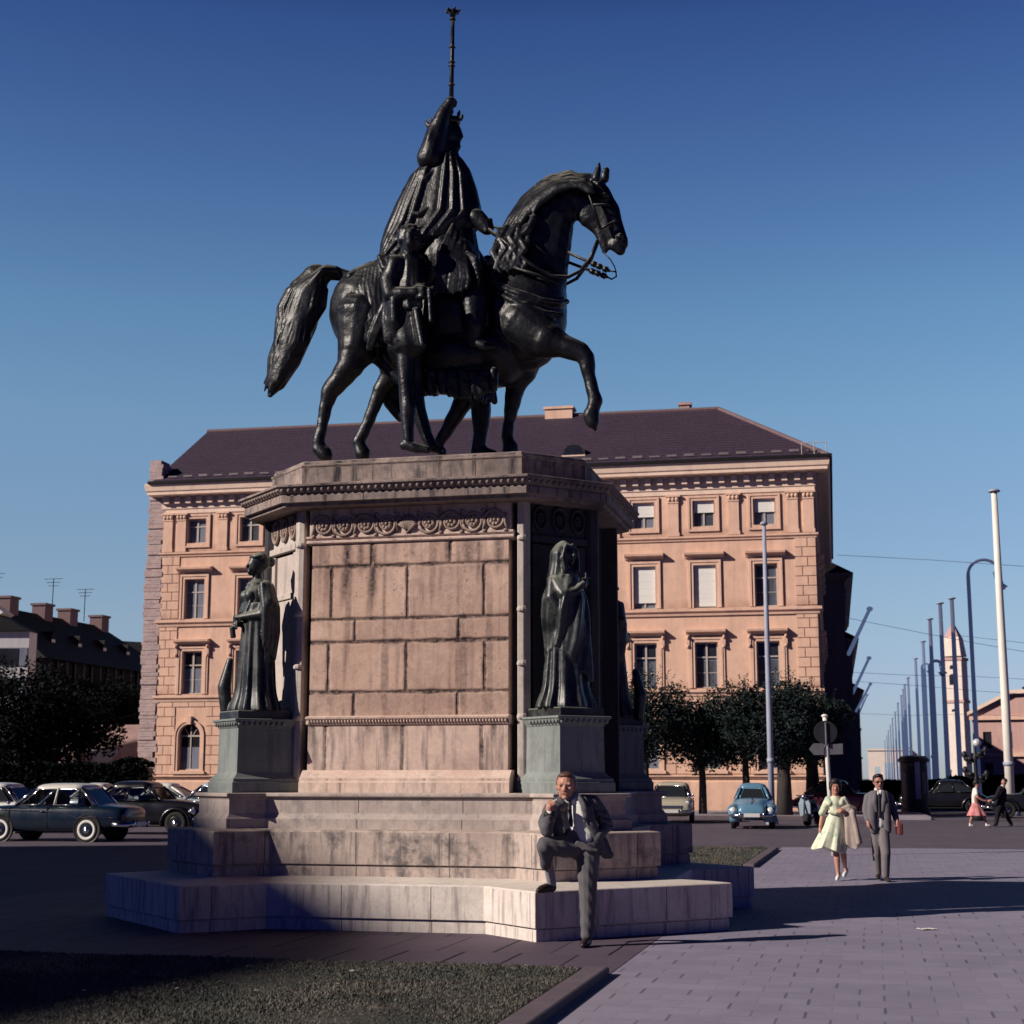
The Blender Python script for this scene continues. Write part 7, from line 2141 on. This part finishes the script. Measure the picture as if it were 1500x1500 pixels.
m = MB(); m.chain([(-.6, 0, .80), (-.15, 0, .78)], [.11, .10]); m.build('saddle', M_BLACK, sc, smooth=True)
m = MB(); m.ell((.60, 0, 1.0), (.08, .09, .09)); m.build('headlight', M_CHROME, sc, smooth=True)
# ------------------------------------------------------------------ trees and hedges
def leafm(name, c0, c1, c2):
    k = Mat(name)
    n = k.noise(0.55, 4, 0.6); n2 = k.noise(5, 4, 0.6)
    c = k.mix(k.ramp(n, [(0.35, 0.0), (0.65, 1.0)]), c0, c1)
    c = k.mix(k.math('MULTIPLY', k.ramp(n2, [(0.5, 0.0), (0.72, 1.0)]), 0.6), c, c2)
    k.color(c).rough(0.75).spec(0.08)
    return k.m
M_LEAF = leafm('lime_foliage', (0.014, 0.024, 0.026), (0.022, 0.034, 0.033), (0.036, 0.050, 0.044))
M_LEAFD = leafm('dark_foliage', (0.006, 0.009, 0.009), (0.010, 0.014, 0.013), (0.015, 0.020, 0.017))
M_BARK = simple('bark', (0.045, 0.036, 0.034), 0.9, var=0.4, scale=5, bump=0.6, sc3=(3, 3, .5))
def leaves(clumps, n, size, rnd, droop=0.0):
    vs, fs = [], []
    tot = sum(r[0] * r[1] * r[2] for c, r in clumps)
    for c, r in clumps:
        k_ = int(n * r[0] * r[1] * r[2] / tot)
        for i in range(k_):
            d = Vector((rnd.gauss(0, 1), rnd.gauss(0, 1), rnd.gauss(0, 1))).normalized()
            q = rnd.random() ** 0.38
            if mnoise.noise(Vector((d.x * 2.1 + c[0], d.y * 2.1 + c[1], d.z * 2.1 + c[2]))) < -0.22: continue
            q *= 1.0 + 0.16 * mnoise.noise(Vector((d.x * 4 + c[0], d.y * 4, d.z * 4)))
            p = Vector((c[0] + d.x * r[0] * q, c[1] + d.y * r[1] * q, c[2] + d.z * r[2] * q))
            s = size * rnd.uniform(0.55, 1.25)
            ax = Vector((rnd.gauss(0, 1), rnd.gauss(0, 1), rnd.gauss(0, .6) - droop)).normalized()
            bx = ax.cross(Vector((rnd.gauss(0, 1), rnd.gauss(0, 1), rnd.gauss(0, 1)))).normalized()
            b = len(vs)
            vs += [p - ax * s * .5, p + bx * s * .28, p + ax * s * .5, p - bx * s * .28]
            fs.append((b, b + 1, b + 2, b + 3))
    return vs, fs
def tree(name, label, loc, H, cz, rx, rz_, seed, n, size, leaf, group=None, trunk=0.14, lean=0.0, stem=None):
    rnd = random.Random(seed)
    t = thing(name, label, 'tree', loc, 0, group)
    clumps = [((0, 0, cz), (rx * .8, rx * .8, rz_ * .85))]
    for i in range(13):
        a = i * 2.399 + seed; hgt = rnd.uniform(-.55, .75)
        rr = rx * math.sqrt(max(0.05, 1 - (hgt) ** 2)) * rnd.uniform(.62, .86)
        q = rnd.uniform(.30, .48)
        clumps.append(((math.cos(a) * rr, math.sin(a) * rr, cz + hgt * rz_ * .85), (rx * q, rx * q, rz_ * q * .9)))
    vs, fs = leaves(clumps, n, size, rnd)
    for i in range(46):                                     # shoots that break the outline
        a = rnd.uniform(0, 2 * PI); q = rnd.uniform(.1, .95); hh = math.sqrt(1 - q * q)
        base = Vector((math.cos(a) * rx * q, math.sin(a) * rx * q, cz + rz_ * hh * .86)); L = rnd.uniform(.3, .85) * (0.5 + hh * .6)
        d = Vector((math.cos(a) * q * .6 + rnd.gauss(0, .15), math.sin(a) * q * .6, 1)).normalized()
        for j in range(int(L / .055)):
            p = base + d * (.055 * j) + Vector((rnd.gauss(0, .05), rnd.gauss(0, .05), 0)); s = size * rnd.uniform(.5, .95)
            ax = (d * .5 + Vector((rnd.gauss(0, 1), rnd.gauss(0, 1), rnd.gauss(0, .4)))).normalized(); bx = ax.cross(Vector((rnd.gauss(0, 1), rnd.gauss(0, 1), .5))).normalized()
            b = len(vs); vs += [p - ax * s * .5, p + bx * s * .24, p + ax * s * .5, p - bx * s * .24]; fs.append((b, b + 1, b + 2, b + 3))
    me = bpy.data.meshes.new('crown'); me.from_pydata([tuple(v) for v in vs], [], fs); me.materials.append(leaf)
    o = bpy.data.objects.new('crown', me); COL.objects.link(o); adopt(o, t)
    m = MB()
    top = cz + rz_ * .3
    m.tube([(0, 0, -.1), (.02, .01, top * .35), (lean * .5, .03, top * .65), (lean, .02, top)], [trunk * 1.25, trunk, trunk * .75, trunk * .3], 9)
    for i in range(9):
        a = i * 2.4 + seed; z0 = cz - rz_ * .75 + i * rz_ * .10
        m.tube([(0, 0, z0), (math.cos(a) * rx * .35, math.sin(a) * rx * .35, z0 + rz_ * .3), (math.cos(a) * rx * .75, math.sin(a) * rx * .75, z0 + rz_ * .55)], [trunk * .5, trunk * .32, trunk * .1], 6)
    m.build('trunk', M_BARK, t, smooth=True)
    return t
lab = ['round dark clipped tree on the left of the row before the palace, beside the monument', 'low dark clipped tree behind the beige car', 'dark clipped tree with tall crown behind the pale blue car', 'broad dark tree at the right end of the row before the palace', 'dark clipped tree between the flagpole and the road sign']
for i, (u, Y, H, rx, cz, rz_) in enumerate([(946, 67, 6, 2.1, 3.95, 2.15), (1030, 68, 5, 1.9, 3.3, 1.75), (1094, 67, 6, 2.1, 3.65, 2.0), (1192, 69, 6, 1.65, 3.7, 1.95), (1150, 66, 6, 2.05, 3.8, 2.1)]):
    tree('clipped_tree', lab[i], put(u, Y), H, cz, rx, rz_, 3 + i * 7, 15000, .165, M_LEAF, 'clipped trees in a row before the palace', trunk=.16 if i < 3 else .30)
lab = ['tall black tree at the left edge before the white bands of the office block', 'bushy black tree in front of the long dark house', 'low black tree beside the sunlit brick wall']
for i, (u, Y, rx, cz, rz_) in enumerate([(10, 75, 3.5, 4.2, 3.15), (70, 75, 2.9, 4.1, 2.55), (146, 104, 3.9, 6.4, 1.75), ]):
    tree('dark_tree', lab[i], put(u, Y), 8, cz, rx, rz_, 40 + i * 5, 13000, .24, M_LEAFD, 'black trees before the houses on the left', trunk=.2)
def hedge(name, label, p0, p1, hgt, dep, n, size, leaf, seed, top_wave=.15):
    rnd = random.Random(seed)
    p0, p1 = Vector(p0), Vector(p1)
    t = thing(name, label, 'hedge', p0, math.atan2(p1.y - p0.y, p1.x - p0.x))
    L = (p1 - p0).length
    vs, fs = [], []
    for i in range(n):
        x, y = rnd.uniform(0, L), rnd.uniform(0, dep)
        hz = hgt * (1 + top_wave * mnoise.noise(Vector((x * .6, seed, 0))))
        z = hz * rnd.random() ** .6
        f = rnd.random()
        if f < .55: y = dep * .06 * rnd.random()
        elif f < .8: z = hz * (1 - .06 * rnd.random())
        s = size * rnd.uniform(.6, 1.3)
        ax = Vector((rnd.gauss(0, 1), rnd.gauss(0, 1), rnd.gauss(0, 1))).normalized(); bx = ax.cross(Vector((rnd.gauss(0, 1), rnd.gauss(0, 1), 1))).normalized()
        p = Vector((x, y, z)); b = len(vs)
        vs += [p - ax * s * .5, p + bx * s * .3, p + ax * s * .5, p - bx * s * .3]; fs.append((b, b + 1, b + 2, b + 3))
    me = bpy.data.meshes.new('foliage'); me.from_pydata([tuple(v) for v in vs], [], fs); me.materials.append(leaf)
    o = bpy.data.objects.new('foliage', me); COL.objects.link(o); adopt(o, t)
    m = MB(); m.rings([[(x, dep * .15, 0), (x, dep * .85, 0), (x, dep * .85, hgt * .9), (x, dep * .15, hgt * .9)] for x in (0.1, L - .1)]); m.build('twigs', M_BLACK, t)
    return t
hedge('hedge', 'black clipped hedge behind the parked cars on the left', put(-60, 70), put(214, 70), 2.35, 1.6, 9000, .22, M_LEAFD, 5)
hedge('hedge', 'low dark hedge below the pink building on the right', put(1405, 84), put(1560, 84), 1.75, 2.0, 6000, .25, M_LEAFD, 6)
hedge('hedge', 'low dark hedge between the flagpoles and the street trees', put(1262, 88), put(1400, 86), 1.5, 2.0, 6000, .25, M_LEAFD, 8)
# ------------------------------------------------------------------ poles, lamps, signs, wires
M_WPOLE = simple('white_pole_paint', (0.80, 0.76, 0.70), 0.5, var=0.08, scale=1.5)
M_GPOLE = simple('grey_pole_paint', (0.34, 0.36, 0.46), 0.55, var=0.15, scale=1.5)
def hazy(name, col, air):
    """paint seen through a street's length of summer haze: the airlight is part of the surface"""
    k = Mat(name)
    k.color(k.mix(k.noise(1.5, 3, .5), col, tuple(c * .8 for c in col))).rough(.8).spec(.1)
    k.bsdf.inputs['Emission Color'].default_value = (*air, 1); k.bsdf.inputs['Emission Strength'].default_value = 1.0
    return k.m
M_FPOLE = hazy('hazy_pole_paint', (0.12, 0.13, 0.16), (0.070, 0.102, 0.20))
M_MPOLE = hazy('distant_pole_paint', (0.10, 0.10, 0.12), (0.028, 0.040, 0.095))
M_DPOLE = simple('black_pole_paint', (0.020, 0.021, 0.026), 0.5, var=0.2)
M_SIGNB = simple('sign_back_grey', (0.13, 0.13, 0.15), 0.6)
def zat(u, v, Y): return at(u, v, Y).z
def pole(label, u, vtop, Y, m, r0, r1, group=None, lean=0.0, joint=True):
    H = zat(u, vtop, Y)
    p = at(u, vtop, Y)
    t = thing('flagpole', label, 'flagpole', (p.x, p.y, 0), 0, group)
    b = MB(); b.tube([(0, 0, -.1), (0, 0, H * .33), (0, 0, H * .66), (0, 0, H)], [r0, r0 * .85 + r1 * .15, (r0 + r1) / 2, r1], 12); b.build('pole', m, t, smooth=True)
    b = MB(); b.lathe([(0, H - .02), (r1 * 2.0, H - .02), (r1 * 2.1, H + .04), (r1 * 1.2, H + .10), (0, H + .12)], 14); b.build('cap', M_GPOLE, t, smooth=True)
    if joint:
        b = MB(); b.lathe([(r0 * .9, 2.2), (r0 * 1.18, 2.2), (r0 * 1.18, 2.36), (r0 * .9, 2.36)], 14); b.build('collar', M_GPOLE, t, smooth=True)
        b = MB(); b.lathe([(0, -.1), (r0 * 2, -.1), (r0 * 2, .12), (r0 * 1.3, .35), (0, .35)], 14); b.build('base', M_GPOLE, t, smooth=True)
    return t
def gx(u, v, Y): return at(u, v, Y)
FG = 'flagpoles lining the street into the distance'
pole('tall white flagpole standing nearest on the right pavement', 1456, 720, 70, M_WPOLE, .21, .135)
pole('slim grey flagpole in front of the palace between the clipped trees', 1119, 768, 57, M_GPOLE, .115, .07)
fl = [(1394, 877, 115), (1377, 884, 120), (1362, 907, 131), (1352, 940, 153), (1341, 965, 176), (1330, 993, 207), (1325, 1003, 222), (1320, 1019, 250), (1311, 1043, 320), (1304, 1062, 420), (1299, 1078, 520), (1315, 1030, 285), (1307, 1052, 365), (1301, 1070, 470), (1323, 1010, 236), (1296, 1085, 590)]
FL_ = ['grey flagpole just left of the church tower, tallest of the far row', 'grey flagpole second from the church tower in the far row', 'grey flagpole rising behind the dark lamp mast', 'hazy flagpole left of the dark lamp mast', 'hazy flagpole with a cross arm, fifth in the receding row']
for i, (u, v, Y) in enumerate(fl):
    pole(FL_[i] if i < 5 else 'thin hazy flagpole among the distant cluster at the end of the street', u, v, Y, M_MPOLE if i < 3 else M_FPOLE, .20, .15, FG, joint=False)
def lamp(label, u0, varch, Y, uh, vh, m, r=.09):
    """mast that curls over in a crook and hangs a lantern"""
    p = at(u0, varch, Y); H = p.z
    hx = at(uh, vh, Y).x - p.x; hz = at(uh, vh, Y).z
    t = thing('street_lamp', label, 'street lamp', (p.x, p.y, 0))
    R_ = hx * .5
    zc = H - abs(R_) * .95
    b = MB()
    pts = [(0, 0, -.1), (0, 0, zc * .5), (0, 0, zc)] + [(R_ - R_ * math.cos(a), 0, zc + abs(R_) * .95 * math.sin(a)) for a in [PI * q / 14 for q in range(1, 15)]]
    pts += [(hx, 0, hz + .35)]
    b.tube(pts, [r * 1.5, r * 1.1, r] + [r * .8] * (len(pts) - 3), 10)
    b.tube([(hx, 0, zc + .1), (hx - R_ * .35, 0, zc - .25), (hx - R_ * .45, 0, zc + .15), (hx - R_ * .2, 0, zc + .2)], r * .4, 6)
    b.lathe([(r * 1.2, 3.0), (r * 1.7, 3.0), (r * 1.7, 3.2), (r * 1.2, 3.2)], 12)
    b.build('mast', m, t, smooth=True)
    b = MB(); b.lathe([(0, .40), (.10, .38), (.13, .25), (.30, .14), (.33, .08), (.0, .08)], 16, (hx, 0, hz)); hd = b.build('lamp_shade', m, t, smooth=True)
    b = MB(); b.lathe([(0, .078), (.24, .078), (.20, -.05), (.0, -.12)], 16, (hx, 0, hz)); b.build('globe', M_LENS, hd, smooth=True)
    return t
lamp('tall grey lamp mast with a crook curling over behind the white flagpole', 1417, 820, 82, 1467, 862, M_MPOLE, .10)
lamp('dark lamp mast with a short crook left of the church tower', 1362, 968, 108, 1381, 988, M_MPOLE, .14)
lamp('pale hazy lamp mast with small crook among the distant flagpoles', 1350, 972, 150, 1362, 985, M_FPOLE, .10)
# old candelabrum with a white globe
p = at(1427, 1085, 62)
t = thing('candelabrum', 'ornate black lamp standard with curled arms and one white globe beside the pink skirted woman', 'street lamp', (p.x, p.y, 0))
H = p.z
b = MB(); b.lathe([(0, -.05), (.30, -.05), (.30, .25), (.18, .5), (.12, .9), (.16, 1.0), (.09, 1.1), (.075, H * .75), (.13, H * .78), (.06, H * .82), (.05, H - .25), (0, H - .2)], 16); b.build('shaft', M_DPOLE, t, smooth=True)
for s_, z in ((-1, H - .75), (1, H - .55), (-1, H - 1.35), (1, H - 1.5)):
    b = MB(); b.tube([(0, 0, z), (s_ * .22, 0, z - .12), (s_ * .42, 0, z + .02), (s_ * .38, 0, z + .2), (s_ * .26, 0, z + .15)], [.06, .06, .055, .045, .03], 8)
    b.ell((s_ * .42, 0, z + .2), (.10, .10, .15)); b.ell((s_ * .2, 0, z + .05), (.12, .1, .1)); b.build('arm', M_DPOLE, t, smooth=True)
b = MB(); b.ell((.10, 0, H - .08), (.16, .16, .16)); b.build('globe', M_LENS, t, smooth=True)
# advertising pillar
p = put(1342, 72)
t = thing('advertising_pillar', 'squat black advertising pillar at the roadside between the flagpoles', 'pillar', (p.x, p.y, 0))
hp = zat(1342, 1106, 72)
b = MB(); b.lathe([(0, -.1), (.66, -.1), (.66, .25), (.60, .3), (.60, hp - .35), (.56, hp - .3)], 24); b.build('drum', M_DPOLE, t, smooth=False)
b = MB(); b.lathe([(0, hp - .32), (.70, hp - .32), (.72, hp - .2), (.55, hp - .05), (0, hp)], 24); b.build('cap', M_DPOLE, t, smooth=False)
for i in range(5):
    a0 = -PI / 2 + (i - 2) * .55
    b = MB(); b.rings([[(.608 * math.cos(a0 + d), .608 * math.sin(a0 + d), z) for d in (-.2, -.1, 0, .1, .2)] for z in (.7 + .2 * (i % 2), 1.9 + .25 * (i % 3))], cap0=False, cap1=False, closed=False); b.build('poster', [M_SIGNB, M_DPOLE, M_GPOLE][i % 3], t)
# road sign with round disc and finger boards, seen from behind
p = at(1208, 1050, 34)
t = thing('road_sign', 'white post carrying a dark round disc and two grey finger boards behind the walking woman', 'road sign', (p.x, p.y, 0), -.05)
H = p.z
b = MB(); b.tube([(.09, 0, -.05), (0.02, 0, H - .75), (0, 0, H)], .048, 10); b.ell((0, 0, H + .02), (.075, .075, .04)); b.build('post', M_WPOLE, t, smooth=True)
b = MB(); M = Matrix.Translation((-.005, -.07, H - .34)) @ Matrix.Rotation(PI / 2, 4, 'X'); b.lathe([(0, -.012), (.25, -.012), (.255, 0), (.25, .012), (0, .012)], 28, M=M); b.build('disc', M_DPOLE, t)
b = MB(); b.tube([(0, -.105, H - .12), (.0, -.105, H - .62)], .022, 8); b.build('bracket', M_SIGNB, t)
zf = H - .70
b = MB(); b.rings([[(x, y, z) for x, z in ((-.37, zf), (-.27, zf + .125), (-.05, zf + .125), (-.05, zf - .125), (-.27, zf - .125))] for y in (-.075, -.055)]); b.build('finger_board', M_SIGNB, t)
b = MB(); b.rings([[(x, y, z) for x, z in ((.08, zf + .10), (.36, zf + .12), (.36, zf - .11), (.08, zf - .12))] for y in (-.06, -.04)]); b.build('finger_board', M_SIGNB, t)
# flagpoles slanting out from the shaded fronts
for i, (u0, v0, u1, v1, Y, lb) in enumerate([(1243, 958, 1274, 892, 128, 'highest slanting flagpole fixed to the shaded street front'), (1247, 1020, 1273, 964, 165, 'middle slanting flagpole fixed to the shaded street front'), (1254, 1042, 1275, 1002, 215, 'lowest slanting flagpole on the far shaded front'), (1256, 1050, 1270, 1018, 260, 'small faint slanting flagpole, deepest along the shaded fronts')]):
    a, b_ = at(u0, v0, Y), at(u1, v1, Y - 6)
    t = thing('slanting_flagpole', lb, 'flagpole', a, 0, 'flagpoles slanting from the shaded fronts')
    m = MB(); m.tube([(0, 0, 0), b_ - a], [.17, .14], 8); m.build('pole', M_FPOLE, t, smooth=True)
    m = MB(); m.ell(b_ - a, (.26, .26, .2)); m.build('knob', M_FPOLE, t, smooth=True)
# overhead wires
WL = ['overhead wire stretched highest across the sky from the palace to the right edge', 'overhead wire sagging past the tops of the far flagpoles', 'overhead wire crossing low in front of the church tower', 'overhead wire crossing just above the distant archway', 'overhead wire running level past the tower windows', 'faint overhead wire above the pink roof']
for i, (pts, Y) in enumerate([([(1226, 813), (1360, 820), (1520, 831)], 96), ([(1240, 905), (1345, 926), (1440, 944), (1520, 958)], 100), ([(1250, 985), (1330, 989), (1430, 991), (1520, 996)], 120), ([(1254, 1045), (1330, 1048), (1420, 1046), (1520, 1050)], 150), ([(1252, 998), (1340, 1004), (1430, 1012), (1520, 1018)], 128), ([(1395, 930), (1450, 936), (1520, 944)], 110)]):
    P = [at(u, v, Y) for u, v in pts]
    m = MB(); m.tube([p - P[0] for p in P], .016, 5)
    o = m.build('overhead_wire', M_MPOLE, None, smooth=True); o.location = P[0]
    tag(o, WL[i], 'wire', 'overhead wires above the street')
# kerbs, pavement before the palace, traffic island
def rect_world(u0, u1, Y0, Y1, name, z0, z1, m):
    c0, c1, c2, c3 = put(u0, Y0), put(u1, Y0), put(u1, Y1), put(u0, Y1)
    return slab(name, [(c0.x, c0.y), (c1.x, c1.y), (c2.x, c2.y), (c3.x, c3.y)], z0, z1, m, .02)
M_SIDE = simple('pavement_grey', (0.30, 0.26, 0.31), 0.85, var=0.15, scale=1.2, bump=.2)
def along(x0, x1, y0, y1, name, m, z1=.12):
    """strip parallel to the palace front, in the palace's own frame"""
    pts = [tuple(pal(s, y).xy) for s, y in ((x0, y0), (x1, y0), (x1, y1), (x0, y1))]
    return slab(name, pts, -.05, z1, m, .02)
along(-30, 37.5, -11.5, -1.2, 'pavement', M_SIDE)
along(-30, 37.7, -11.75, -11.51, 'kerb', M_KERB, .125)
along(37.71, 39.5, -11.5, 120, 'pavement', M_SIDE)
along(48, 110, -22, -19.5, 'traffic_island', M_SIDE)
along(52, 60, 3, 200, 'pavement', M_SIDE)
along(60.01, 120, 3, 9, 'pavement', M_SIDE)
